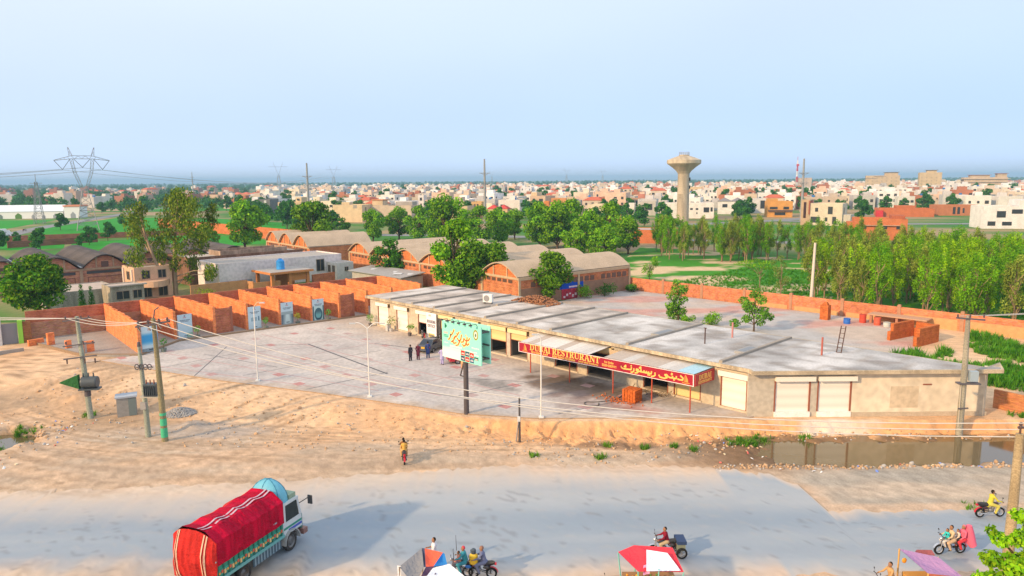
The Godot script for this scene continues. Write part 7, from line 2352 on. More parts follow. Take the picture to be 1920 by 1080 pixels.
	m.box2(Vector3(0.35, 4.2, -0.1), Vector3(0.95, 5.0, 0.3))
	part(t, "grey_box", m, mat("box_bluegrey", lin(0.32, 0.40, 0.46), 0.6))
	m = MB.new()
	m.box2(Vector3(-0.5, 3.95, -0.2), Vector3(1.15, 4.06, 0.35))
	part(t, "bracket", m, iron)
	m = MB.new()
	m.bar(Vector3(-0.35, 2.0, 0.25), Vector3(0.4, 2.05, 0.25), 0.1)
	part(t, "lower_bracket", m, iron)
	m = MB.new()
	m.tube([Vector3(-0.2, 0.5, 0.2), Vector3(-0.24, 4, 0.2)], [0.05], 6)
	part(t, "conduit", m, mat("conduit", lin(0.45, 0.4, 0.32), 0.7))
	t = thing("power_pole", "stout sand-coloured pole by the roadside tree, close to the road", "power pole", Vector3(24.0, 0, -33.2), 0.0)
	m = MB.new()
	m.tube([Vector3(0, -0.2, 0), Vector3(0, 7.9, 0)], [0.27, 0.18], 12)
	part(t, "shaft", m, mat("pole_sand", lin(0.62, 0.50, 0.32), 0.9, "streak", 0.3))
	m = MB.new()
	m.cyl(Vector3(0, 7.9, 0), 0.35, 0.05)
	m.box(Vector3(0.02, 8.2, 0), Vector3(0.28, 0.1, 0.1))
	insul(m, Vector3(0, 8.2, 0), 1.0)
	part(t, "insulator", m, porc)
	var P3 := Vector3(-27.3, 0, -54.7)
	var ends := [[P3 + Vector3(-1.2, 9.4, 0.3), Vector3(24.0, 8.1, -33.2), 2.2], [P3 + Vector3(-0.2, 9.55, 0.1), Vector3(24.0, 7.7, -33.3), 2.3], [P3 + Vector3(1.0, 9.7, -0.1), Vector3(24.1, 8.45, -33.1), 2.3]]
	var lab := ["lowest pale wire crossing from the transformer poles to the near pole", "middle pale wire crossing from the transformer poles to the near pole", "topmost pale wire crossing from the transformer poles to the near pole"]
	var wm := mat("wire_pale", lin(0.55, 0.52, 0.48), 0.5)
	for i in 3:
		m = MB.new()
		wire_pts(m, ends[i][0], ends[i][1], ends[i][2], 0.03)
		single("overhead_wire", m, wm, lab[i], "wire")
	for i in 3:
		m = MB.new()
		wire_pts(m, Vector3(-37.4 + i * 0.9, 8.75, -60.3), ends[i][0], 0.35, 0.025)
		single("overhead_wire", m, wm, "short wire between the first pole and the transformer pair, strung %s" % ["lowest", "midway", "topmost"][i], "wire")
		m = MB.new()
		wire_pts(m, Vector3(-37.4 + i * 0.9, 8.75, -60.3), Vector3(-75, 8.8 + i * 0.3, -66 - i), 0.5, 0.025)
		single("overhead_wire", m, wm, "wire running off past the gate from the first pole, strung %s" % ["lowest", "midway", "topmost"][i], "wire")
	for i in 2:
		m = MB.new()
		wire_pts(m, Vector3(34.3 + i * 1.8, 9.35, -55.1), Vector3(80, 10.5, -70), 0.8, 0.025)
		single("overhead_wire", m, wm, ["inner", "outer"][i] + " wire running off behind the buff pole past the rear yard", "wire")
	var lampm := mat("lamp_white", lin(0.66, 0.66, 0.64), 0.5)
	for q in [[-24.9, -69.4, 8.0, 0, "white lamp post with one hooked arm by the lot's edge near the posters"], [-12.9, -63.8, 7.0, 1, "white lamp post with two drooping arms standing midway along the lot's edge"], [2.3, -57.6, 7.2, 2, "slim white lamp post in front of the red restaurant sign"]]:
		t = thing("lamp_post", q[4], "street lamp", Vector3(q[0], LOT, q[1]), 0.0)
		var h: float = q[2] - LOT
		m = MB.new()
		m.tube([Vector3.ZERO, Vector3(0, h * 0.6, 0), Vector3(0, h, 0)], [0.075, 0.06, 0.045], 8)
		part(t, "post", m, lampm)
		m = MB.new()
		m.box(Vector3(0, 0.06, 0), Vector3(0.4, 0.12, 0.4))
		part(t, "base_plate", m, lampm)
		var arms := [[-1, 1.0], [1, 1.0]] if q[3] == 1 else ([[1, 0.55]] if q[3] == 0 else [[-1, 0.25]])
		for a in arms:
			m = MB.new()
			var pts := []
			for j in 7:
				var f := j / 6.0
				pts.append(Vector3(a[0] * a[1] * f * 1.1, h - 0.05 + sin(f * PI * 0.62) * 0.55, 0))
			m.tube(pts, [0.04], 6)
			var am := part(t, "arm", m, lampm if q[3] != 0 else mat("lamp_tan", lin(0.6, 0.45, 0.28), 0.5))
			m = MB.new()
			m.box(pts[6] + Vector3(a[0] * 0.22, -0.03, 0), Vector3(0.5, 0.1, 0.2))
			part(am, "lamp_head", m, mat("lamp_head", lin(0.45, 0.48, 0.5), 0.4))
	t = thing("marker_pole", "short black pole with a white box at the bank's edge below the restaurant", "pole", Vector3(0.5, 0, -54.3))
	var gy := gh(0.5, -54.3)
	m = MB.new()
	m.tube([Vector3(0, gy - 0.1, 0), Vector3(0, gy + 3.6, 0)], [0.1, 0.07], 7)
	part(t, "post", m, mat("post_dark", lin(0.09, 0.08, 0.08), 0.8))
	m = MB.new()
	m.tube([Vector3(-0.3, gy - 0.1, 0.1), Vector3(-0.05, gy + 2.0, 0.05)], [0.06, 0.05], 6)
	part(t, "strut", m, mat("post_grey", lin(0.3, 0.28, 0.26), 0.8))
	m = MB.new()
	m.box(Vector3(-0.05, gy + 1.9, 0.12), Vector3(0.22, 0.4, 0.14))
	part(t, "white_box", m, lampm)
	t = thing("yard_pole", "white concrete pole standing at the boundary wall before the plantation", "pole", Vector3(43.5, 0.6, -105.0))
	m = MB.new()
	m.tube([Vector3.ZERO, Vector3(0.2, 10.0, 0)], [0.25, 0.16], 10)
	part(t, "shaft", m, mat("pole_pale", lin(0.62, 0.55, 0.48), 0.9))
func build_street_items() -> void:
	billboard()
	var t := thing("concrete_cabinet", "grey concrete electrical cabinet with a slab top between the power poles", "cabinet", Vector3(-33.5, gh(-33.5, -61.3) - 0.1, -61.3), 0.45)
	var m := MB.new()
	m.box2(Vector3(-0.75, 0, -0.55), Vector3(0.75, 1.7, 0.55))
	part(t, "body", m, mat("cabinet_grey", lin(0.34, 0.33, 0.31), 0.9, "mottle", 0.5))
	m = MB.new()
	m.box2(Vector3(-0.85, 1.702, -0.65), Vector3(0.85, 1.84, 0.65))
	part(t, "slab_top", m, mat("cabinet_top", lin(0.38, 0.42, 0.48), 0.9))
	m = MB.new()
	m.box2(Vector3(0.15, 0.1, 0.552), Vector3(0.72, 1.6, 0.59))
	part(t, "door", m, mat("cabinet_door", lin(0.16, 0.2, 0.19), 0.7))
	m = MB.new()
	var r := RandomNumberGenerator.new()
	r.seed = 4
	for i in 900:
		var d := sqrt(r.randf()) * 1.5
		var a := r.randf() * TAU
		var x := -28.9 + cos(a) * d * 0.9
		var z := -61.2 + sin(a) * d * 0.7
		var k := r.randf_range(0.75, 1.2)
		m.col = Color(0.30 * k, 0.29 * k, 0.285 * k)
		m.xf = Transform3D(Basis.from_euler(Vector3(r.randf(), r.randf() * 6, r.randf())), Vector3(x, gh(x, z) + 0.5 * (1 - d / 1.5), z))
		m.ball(Vector3.ZERO, Vector3(0.1, 0.07, 0.09) * r.randf_range(0.6, 1.5), 5, 3)
	struct("gravel_heap", m, mat("gravel", Color.WHITE, 0.95, "", 1, 0, true), "stuff", "grey gravel heap behind the ochre pole", "gravel")
	m = MB.new()
	m.box(Vector3.ZERO, Vector3(1.4, 0.12, 0.35))
	single("timber_plank", m, mat("plank", lin(0.5, 0.33, 0.16), 0.9), "short timber plank lying on the trodden slope before the brick stubs", "plank", Vector3(-41.5, gh(-41.5, -68.5) + 0.1, -68.5), 0.5)
func billboard() -> void:
	var t := thing("billboard", "mint green double-sided billboard on a dark steel post at the lot's edge", "billboard", Vector3(-4.2, 0.4, -58.6), YAW)
	var steel := mat("billboard_steel", lin(0.075, 0.065, 0.07), 0.6)
	var m := MB.new()
	m.cyl(Vector3(0, 0, -0.45), 7.4, 0.22, 0.2, 12)
	part(t, "post", m, steel)
	for z in [0.0, -0.95]:
		m = MB.new()
		m.box2(Vector3(-2.45, 4.85, z - 0.1), Vector3(2.45, 7.95, z))
		part(t, "panel", m, mat("billboard_mint", lin(0.32, 0.80, 0.66), 0.6))
		for y in [5.3, 6.4, 7.5]:
			m = MB.new()
			m.bar(Vector3(-2.4, y, z - 0.17 if z == 0.0 else z + 0.07), Vector3(2.42, y, z - 0.17 if z == 0.0 else z + 0.07), 0.1)
			part(t, "frame_rail", m, steel)
	for x in [-2.2, 0.5, 2.3]:
		for y in [5.3, 7.5]:
			m = MB.new()
			m.bar(Vector3(x, y, -0.15), Vector3(x, y, -0.85), 0.1)
			part(t, "frame_tie", m, steel)
	m = MB.new()
	m.bar(Vector3(-0.7, 3.4, -0.45), Vector3(-0.2, 4.7, -0.45), 0.08)
	m.bar(Vector3(-0.75, 3.4, -0.45), Vector3(-0.2, 3.4, -0.45), 0.08)
	part(t, "brace", m, steel)
	for i in 6:
		m = MB.new()
		var x := -1.6 + i * 0.72
		m.tube([Vector3(x, 7.9, -0.05), Vector3(x, 8.2, 0.1), Vector3(x - 0.1, 8.2, 0.55)], [0.03], 5)
		var a := part(t, "lamp_arm", m, steel)
		m = MB.new()
		m.box(Vector3(x - 0.12, 8.17, 0.62), Vector3(0.2, 0.13, 0.2))
		part(a, "flood_lamp", m, steel)
	var im := Image.create(196, 124, false, Image.FORMAT_RGB8)
	var mint := Color(0.60, 0.97, 0.88)
	im.fill(mint)
	rng.seed = 71
	for y in 124:
		for x in 196:
			if y > 84 - x * 0.02 and x < 92: im.set_pixel(x, y, mint.lerp(Color(0.93, 0.98, 0.97), clampf((y - 82) / 16.0, 0, 1)))
	for pass_ in [[3.6, Color(0.93, 0.93, 0.55)], [1.5, Color(0.82, 0.14, 0.12)]]:
		for st in [[[140, 42], [133, 50], [120, 52], [112, 46]], [[128, 40], [124, 60], [116, 70], [104, 68]], [[112, 46], [108, 58], [98, 60]], [[100, 36], [96, 52], [86, 58], [78, 50]], [[92, 56], [82, 72], [70, 76]], [[86, 30], [74, 44], [62, 50]], [[68, 44], [58, 62], [48, 66]], [[62, 24], [54, 38], [42, 46]], [[46, 44], [38, 58], [32, 60]], [[72, 66], [60, 70], [52, 62]], [[120, 60], [128, 66], [136, 60]]]:
			for e in st.size() - 1:
				for q in 12: img_ellipse(im, lerpf(st[e][0], st[e + 1][0], q / 11.0), lerpf(st[e][1], st[e + 1][1], q / 11.0), pass_[0] * 1.3, pass_[0], 0, pass_[1])
		for q in [[110, 74], [76, 34], [56, 54], [122, 34], [94, 26], [46, 34]]: img_ellipse(im, q[0], q[1], pass_[0], pass_[0], 0, pass_[1])
	img_ellipse(im, 45, 43, 4, 3, -0.3, Color(0.14, 0.16, 0.17))
	img_ellipse(im, 170, 26, 12, 17, 0, Color(0.62, 0.56, 0.12))
	img_ellipse(im, 170, 26, 8, 12, 0, Color(0.88, 0.93, 0.9))
	img_ellipse(im, 170, 27, 4, 6, 0, Color(0.35, 0.5, 0.42))
	for k in [[14, 8, 6, 16], [18, 12, 7, 8]]: im.fill_rect(Rect2i(k[0], k[1], k[2], k[3]), Color(0.03, 0.45, 0.36))
	im.fill_rect(Rect2i(8, 36, 22, 7), Color(0.78, 0.78, 0.75))
	for l in 2:
		var x := 8
		while x < 30:
			var w := rng.randi_range(2, 4)
			im.fill_rect(Rect2i(x, 46 + l * 5, w, 3), Color(0.05, 0.52, 0.43))
			x += w + 1
	for l in [[40, 78, 96, 6], [36, 88, 110, 3], [112, 84, 176, 4], [150, 70, 184, 4], [118, 94, 160, 3], [152, 92, 182, 4], [12, 72, 30, 4]]:
		var x: int = l[0]
		while x < l[2]:
			var w := rng.randi_range(2, 6)
			im.fill_rect(Rect2i(x, l[1] - rng.randi_range(0, 1), w, l[3]), Color(0.90, 0.98, 0.96))
			x += w + rng.randi_range(1, 2)
	var red := Color(0.80, 0.13, 0.10)
	var navy := Color(0.12, 0.17, 0.36)
	for k in [[96, 88, red], [118, 88, Color(0.13, 0.30, 0.42)], [140, 89, red], [96, 106, navy], [118, 106, red], [140, 106, Color(0.1, 0.3, 0.5)], [162, 100, Color(0.08, 0.33, 0.33)]]:
		im.fill_rect(Rect2i(k[0], k[1], 20, 16 if k[0] < 160 else 11), k[2])
		var x: int = k[0] + 3
		while x < k[0] + 16:
			im.fill_rect(Rect2i(x, k[1] + 4 + rng.randi_range(0, 3), 2, 5), Color(0.93, 0.9, 0.88))
			x += 3
		im.fill_rect(Rect2i(k[0] + 3, k[1] + 9 if k[0] < 160 else k[1] + 5, 13, 2), Color(0.93, 0.9, 0.88))
	var sm := StandardMaterial3D.new()
	sm.albedo_texture = ImageTexture.create_from_image(im)
	sm.roughness = 0.6
	sm.albedo_color = Color(0.92, 0.92, 0.92)
	m = MB.new()
	m.quad_uv(Vector3(-2.44, 4.86, 0.004), Vector3(2.44, 4.86, 0.004), Vector3(2.44, 7.94, 0.004), Vector3(-2.44, 7.94, 0.004))
	part(t, "print", m, sm)
func img_ellipse(im: Image, cx: float, cy: float, rx: float, ry: float, an: float, c: Color) -> void:
	var R := int(maxf(rx, ry)) + 1
	for y in range(int(cy) - R, int(cy) + R + 1):
		for x in range(int(cx) - R, int(cx) + R + 1):
			if x < 0 or y < 0 or x >= im.get_width() or y >= im.get_height(): continue
			var p := Vector2(x - cx, y - cy).rotated(-an)
			if Vector2(p.x / rx, p.y / ry).length() <= 1.0: im.set_pixel(x, y, c)
const SKIN := 0
const TOP := 1
const LEGS := 2
const SHOE := 3
const HAIR := 4
var bodies := {}
func pose(kind: String) -> Array:
	var o := []
	if kind.begins_with("stand"):
		o = [[Vector3(0, 0.94, 0), Vector3(0, 1.12, 0), 0.145, 0.13, TOP], [Vector3(0, 1.12, 0), Vector3(0.0, 1.34, 0), 0.13, 0.15, TOP],
			[Vector3(0, 1.36, -0.13), Vector3(0, 1.36, 0.13), 0.085, 0.085, TOP], [Vector3(0, 1.40, 0), Vector3(0.015, 1.52, 0), 0.055, 0.05, SKIN],
			[Vector3(0.015, 1.585, 0), Vector3(0.02, 1.65, 0), 0.085, 0.09, SKIN], [Vector3(0.045, 1.55, 0), Vector3(0.05, 1.56, 0), 0.05, 0.05, SKIN], [Vector3(0.10, 1.595, 0), Vector3(0.12, 1.58, 0), 0.016, 0.02, SKIN],
			[Vector3(0, 1.6, -0.09), Vector3(0, 1.62, -0.095), 0.02, 0.02, SKIN], [Vector3(0, 1.6, 0.09), Vector3(0, 1.62, 0.095), 0.02, 0.02, SKIN],
			[Vector3(-0.025, 1.64, 0), Vector3(-0.02, 1.68, 0), 0.092, 0.085, HAIR],
			[Vector3(0, 0.92, 0), Vector3(0.0, 0.60, 0), 0.155, 0.185, TOP]]
		for s in [-1.0, 1.0]:
			o += [[Vector3(0, 0.90, 0.09 * s), Vector3(0.02, 0.48, 0.10 * s), 0.11, 0.085, LEGS], [Vector3(0.02, 0.48, 0.10 * s), Vector3(0, 0.12, 0.11 * s), 0.085, 0.07, LEGS], [Vector3(-0.03, 0.05, 0.11 * s), Vector3(0.15, 0.04, 0.13 * s), 0.045, 0.035, SHOE]]
			if kind == "stand_hips":
				o += [[Vector3(0, 1.37, 0.19 * s), Vector3(-0.05, 1.12, 0.36 * s), 0.06, 0.05, TOP], [Vector3(-0.05, 1.12, 0.36 * s), Vector3(0.06, 1.0, 0.19 * s), 0.05, 0.038, TOP], [Vector3(0.06, 1.0, 0.19 * s), Vector3(0.10, 0.98, 0.15 * s), 0.036, 0.03, SKIN]]
			elif kind == "stand_work":
				o += [[Vector3(0, 1.37, 0.19 * s), Vector3(0.08, 1.13, 0.24 * s), 0.06, 0.05, TOP], [Vector3(0.08, 1.13, 0.24 * s), Vector3(0.32, 1.14, 0.16 * s), 0.048, 0.036, SKIN], [Vector3(0.32, 1.14, 0.16 * s), Vector3(0.39, 1.15, 0.15 * s), 0.034, 0.03, SKIN]]
			else:
				o += [[Vector3(0, 1.37, 0.19 * s), Vector3(-0.02, 1.10, 0.24 * s), 0.06, 0.05, TOP], [Vector3(-0.02, 1.10, 0.24 * s), Vector3(0.05, 0.88, 0.22 * s), 0.05, 0.038, TOP], [Vector3(0.05, 0.88, 0.22 * s), Vector3(0.07, 0.80, 0.22 * s), 0.034, 0.03, SKIN]]
	else:
		var lean := 0.12 if kind == "ride" else 0.02
		o = [[Vector3(0, 0.88, 0), Vector3(lean * 0.5, 1.08, 0), 0.15, 0.135, TOP], [Vector3(lean * 0.5, 1.08, 0), Vector3(lean, 1.32, 0), 0.135, 0.15, TOP],
			[Vector3(lean, 1.34, -0.13), Vector3(lean, 1.34, 0.13), 0.085, 0.085, TOP], [Vector3(lean, 1.38, 0), Vector3(lean + 0.03, 1.5, 0), 0.055, 0.05, SKIN],
			[Vector3(lean + 0.03, 1.565, 0), Vector3(lean + 0.035, 1.63, 0), 0.085, 0.09, SKIN], [Vector3(lean + 0.065, 1.53, 0), Vector3(lean + 0.07, 1.54, 0), 0.05, 0.05, SKIN], [Vector3(lean + 0.12, 1.575, 0), Vector3(lean + 0.14, 1.56, 0), 0.016, 0.02, SKIN],
			[Vector3(lean, 1.6, -0.09), Vector3(lean, 1.61, -0.095), 0.02, 0.02, SKIN], [Vector3(lean, 1.6, 0.09), Vector3(lean, 1.61, 0.095), 0.02, 0.02, SKIN],
			[Vector3(lean - 0.01, 1.62, 0), Vector3(lean - 0.005, 1.66, 0), 0.092, 0.085, HAIR], [Vector3(-0.1, 0.84, 0), Vector3(-0.14, 0.66, 0), 0.13, 0.10, TOP]]
		for s in [-1.0, 1.0]:
			o += [[Vector3(0.02, 0.86, 0.11 * s), Vector3(0.42, 0.76, 0.21 * s), 0.115, 0.085, LEGS], [Vector3(0.42, 0.76, 0.21 * s), Vector3(0.26, 0.36, 0.21 * s), 0.082, 0.065, LEGS], [Vector3(0.22, 0.31, 0.21 * s), Vector3(0.42, 0.29, 0.23 * s), 0.045, 0.035, SHOE]]
			if kind == "ride":
				o += [[Vector3(lean, 1.35, 0.19 * s), Vector3(lean + 0.18, 1.14, 0.27 * s), 0.06, 0.05, TOP], [Vector3(lean + 0.18, 1.14, 0.27 * s), Vector3(0.52, 1.08, 0.29 * s), 0.048, 0.036, TOP], [Vector3(0.52, 1.08, 0.29 * s), Vector3(0.6, 1.06, 0.29 * s), 0.034, 0.03, SKIN]]
			else:
				o += [[Vector3(lean, 1.35, 0.19 * s), Vector3(lean + 0.08, 1.1, 0.24 * s), 0.06, 0.05, TOP], [Vector3(lean + 0.08, 1.1, 0.24 * s), Vector3(0.30, 0.94, 0.18 * s), 0.048, 0.036, TOP], [Vector3(0.30, 0.94, 0.18 * s), Vector3(0.36, 0.92, 0.17 * s), 0.034, 0.03, SKIN]]
	return o
func body_of(kind: String) -> Dictionary:
	if bodies.has(kind): return bodies[kind]
	var bones := pose(kind)
	var cs := 0.034
	var lo := Vector3.ONE * 9.0
	var hi := -lo
	for b in bones:
		for k in 2:
			lo = lo.min(b[k] - Vector3.ONE * (b[2 + k] + 0.07)); hi = hi.max(b[k] + Vector3.ONE * (b[2 + k] + 0.07))
	var nx := int((hi.x - lo.x) / cs) + 2
	var ny := int((hi.y - lo.y) / cs) + 2
	var nzz := int((hi.z - lo.z) / cs) + 2
	var f := PackedFloat32Array()
	f.resize(nx * ny * nzz)
	f.fill(1.0)
	for b in bones:
		var A: Vector3 = b[0]
		var B: Vector3 = b[1]
		var ra: float = b[2]
		var rb: float = b[3]
		var mg := maxf(ra, rb) + 0.1
		var l := ((A.min(B) - Vector3.ONE * mg - lo) / cs).floor()
		var h := ((A.max(B) + Vector3.ONE * mg - lo) / cs).ceil()
		var AB := B - A
		var dd := maxf(AB.length_squared(), 1e-8)
		for z in range(maxi(0, int(l.z)), mini(nzz, int(h.z) + 1)):
			for y in range(maxi(0, int(l.y)), mini(ny, int(h.y) + 1)):
				for x in range(maxi(0, int(l.x)), mini(nx, int(h.x) + 1)):
					var p := lo + Vector3(x, y, z) * cs
					var t := clampf((p - A).dot(AB) / dd, 0, 1)
					var d := p.distance_to(A + AB * t) - lerpf(ra, rb, t)
					var i := (z * ny + y) * nx + x
					var e := f[i]
					var k := 0.035
					var q := clampf(0.5 + 0.5 * (e - d) / k, 0, 1)
					f[i] = lerpf(e, d, q) - k * q * (1.0 - q)
	var vid := {}
	var vs := PackedVector3Array()
	var offs := [Vector3i(0, 0, 0), Vector3i(1, 0, 0), Vector3i(0, 1, 0), Vector3i(1, 1, 0), Vector3i(0, 0, 1), Vector3i(1, 0, 1), Vector3i(0, 1, 1), Vector3i(1, 1, 1)]
	var edges := [[0, 1], [2, 3], [4, 5], [6, 7], [0, 2], [1, 3], [4, 6], [5, 7], [0, 4], [1, 5], [2, 6], [3, 7]]
	for z in nzz - 1:
		for y in ny - 1:
			for x in nx - 1:
				var i0 := (z * ny + y) * nx + x
				var g := [f[i0], f[i0 + 1], f[i0 + nx], f[i0 + nx + 1], f[i0 + nx * ny], f[i0 + nx * ny + 1], f[i0 + nx * ny + nx], f[i0 + nx * ny + nx + 1]]
				var neg := 0
				for k in 8:
					if g[k] < 0: neg += 1
				if neg == 0 or neg == 8: continue
				var s := Vector3.ZERO
				var c := 0
				for e in edges:
					var a: float = g[e[0]]
					var b: float = g[e[1]]
					if (a < 0) != (b < 0):
						s += Vector3(offs[e[0]]).lerp(Vector3(offs[e[1]]), a / (a - b))
						c += 1
				vid[i0] = vs.size()
				vs.append(lo + (Vector3(x, y, z) + s / c) * cs)
	var idx := PackedInt32Array()
	var sx := 1
	var sy := nx
	var sz := nx * ny
	for z in range(1, nzz - 1):
		for y in range(1, ny - 1):
			for x in range(1, nx - 1):
				var i := (z * ny + y) * nx + x
				var a := f[i] < 0
				for k in 3:
					var st: int = [sx, sy, sz][k]
					var b := f[i + st] < 0
					if a == b: continue
					var u: int = [sy, sz, sx][k]
					var w: int = [sz, sx, sy][k]
					var q := [vid[i - u - w], vid[i - w], vid[i], vid[i - u]]
					if a: idx.append_array(PackedInt32Array([q[0], q[2], q[1], q[0], q[3], q[2]]))
					else: idx.append_array(PackedInt32Array([q[0], q[1], q[2], q[0], q[2], q[3]]))
	var gar := PackedInt32Array()
	var nrm := PackedVector3Array()
	for p in vs:
		var best := 9.0
		var gi := 0
		for b in bones:
			var AB: Vector3 = b[1] - b[0]
			var t := clampf((p - b[0]).dot(AB) / maxf(AB.length_squared(), 1e-8), 0, 1)
			var d: float = p.distance_to(b[0] + AB * t) - lerpf(b[2], b[3], t)
			if d < best:
				best = d; gi = b[4]
		gar.append(gi)
		nrm.append(Vector3.ZERO)
	for i in range(0, idx.size(), 3):
		var n := (vs[idx[i + 2]] - vs[idx[i]]).cross(vs[idx[i + 1]] - vs[idx[i]])
		for k in 3: nrm[idx[i + k]] += n
	for i in nrm.size(): nrm[i] = nrm[i].normalized()
	var fing := MB.new()
	for b in bones:
		if b[4] == SKIN and b[0].y < 1.3:
			var d: Vector3 = (b[1] - b[0]).normalized()
			var w: Vector3 = d.cross(Vector3(0.2, 0.3, 1)).normalized()
			if b[1].distance_to(b[0]) > 0.12: continue
			for k in 4:
				var s: Vector3 = b[1] + w * (k - 1.5) * 0.018
				var L: float = [0.055, 0.065, 0.06, 0.048][k]
				fing.tube([s, s + d * L * 0.55, s + d * L * 0.8 - Vector3(0, 0.03, 0)], [0.010, 0.009, 0.008], 5)
			fing.tube([b[0] + w * 0.03, b[0] + w * 0.055 + d * 0.03, b[0] + w * 0.05 + d * 0.06], [0.011, 0.01, 0.009], 5)
	bodies[kind] = {"v": vs, "n": nrm, "i": idx, "g": gar, "f": fing}
	return bodies[kind]
func person(label: String, kind: String, at: Vector3, yaw: float, s: float, top: Color, legs: Color, hair := Color(0.02, 0.017, 0.015), skin := Color(0.30, 0.16, 0.095)) -> Node3D:
	if not kind.begins_with("stand"): s *= 0.92
	var b := body_of(kind)
	var cols := [skin, top, legs, Color(0.05, 0.04, 0.035), hair]
	var c := PackedColorArray()
	for k in b.g: c.append(cols[k])
	var ar := []
	ar.resize(Mesh.ARRAY_MAX)
	ar[Mesh.ARRAY_VERTEX] = b.v; ar[Mesh.ARRAY_NORMAL] = b.n; ar[Mesh.ARRAY_INDEX] = b.i; ar[Mesh.ARRAY_COLOR] = c
	var me := ArrayMesh.new()
	me.add_surface_from_arrays(Mesh.PRIMITIVE_TRIANGLES, ar)
	var fm: MB = b.f
	for i in fm.c.size(): fm.c[i] = skin
	var fa := []
	fa.resize(Mesh.ARRAY_MAX)
	fa[Mesh.ARRAY_VERTEX] = fm.v; fa[Mesh.ARRAY_NORMAL] = fm.n; fa[Mesh.ARRAY_COLOR] = fm.c
	me.add_surface_from_arrays(Mesh.PRIMITIVE_TRIANGLES, fa)
	var o := MeshInstance3D.new()
	o.name = numbered("person")
	o.mesh = me
	o.material_override = mat("figure", Color.WHITE, 0.9, "", 1, 0, true)
	add_child(o)
	o.position = at
	o.rotation.y = yaw
	o.scale = Vector3.ONE * s
	o.set_meta("label", label); o.set_meta("category", "person")
	return o
var bike_proto: Node3D
func wheel(parent: Node3D, at: Vector3, r: float, w: float, tyre := Color(0.02, 0.02, 0.02), rimc := Color(0.3, 0.3, 0.31), called := "wheel") -> void:
	var o := Node3D.new()
	o.name = called
	parent.add_child(o, true)
	o.position = at
	var m := MB.new()
	m.xf = Transform3D(Basis(Vector3.RIGHT, PI / 2), Vector3(0, 0, 0))
	m.lathe([Vector2(r * 0.66, -w * 0.5), Vector2(r * 0.93, -w * 0.5), Vector2(r, -w * 0.3), Vector2(r, w * 0.3), Vector2(r * 0.93, w * 0.5), Vector2(r * 0.66, w * 0.5), Vector2(r * 0.66, -w * 0.5)], 18)
	part(o, "tyre", m, mat("tyre", tyre, 0.9))
	m = MB.new()
	m.xf = Transform3D(Basis(Vector3.RIGHT, PI / 2), Vector3(0, 0, 0))
	if w < 0.14:
		m.lathe([Vector2(r * 0.62, -w * 0.3), Vector2(r * 0.68, -w * 0.4), Vector2(r * 0.68, w * 0.4), Vector2(r * 0.62, w * 0.3), Vector2(r * 0.62, -w * 0.3)], 18)
		m.lathe([Vector2(0, -w * 0.6), Vector2(r * 0.16, -w * 0.6), Vector2(r * 0.16, w * 0.6), Vector2(0, w * 0.6)], 8)
		m.xf = Transform3D.IDENTITY
		for i in 9: m.bar(Vector3.ZERO, Vector3(cos(TAU * i / 9), sin(TAU * i / 9), 0) * r * 0.66, 0.012)
	else:
		m.lathe([Vector2(0, -w * 0.42), Vector2(r * 0.25, -w * 0.46), Vector2(r * 0.5, -w * 0.25), Vector2(r * 0.66, -w * 0.44), Vector2(r * 0.66, w * 0.44), Vector2(r * 0.5, w * 0.25), Vector2(r * 0.25, w * 0.46), Vector2(0, w * 0.42)], 16)
	part(o, "rim", m, mat("rim", rimc, 0.4, "", 1, 0.6))
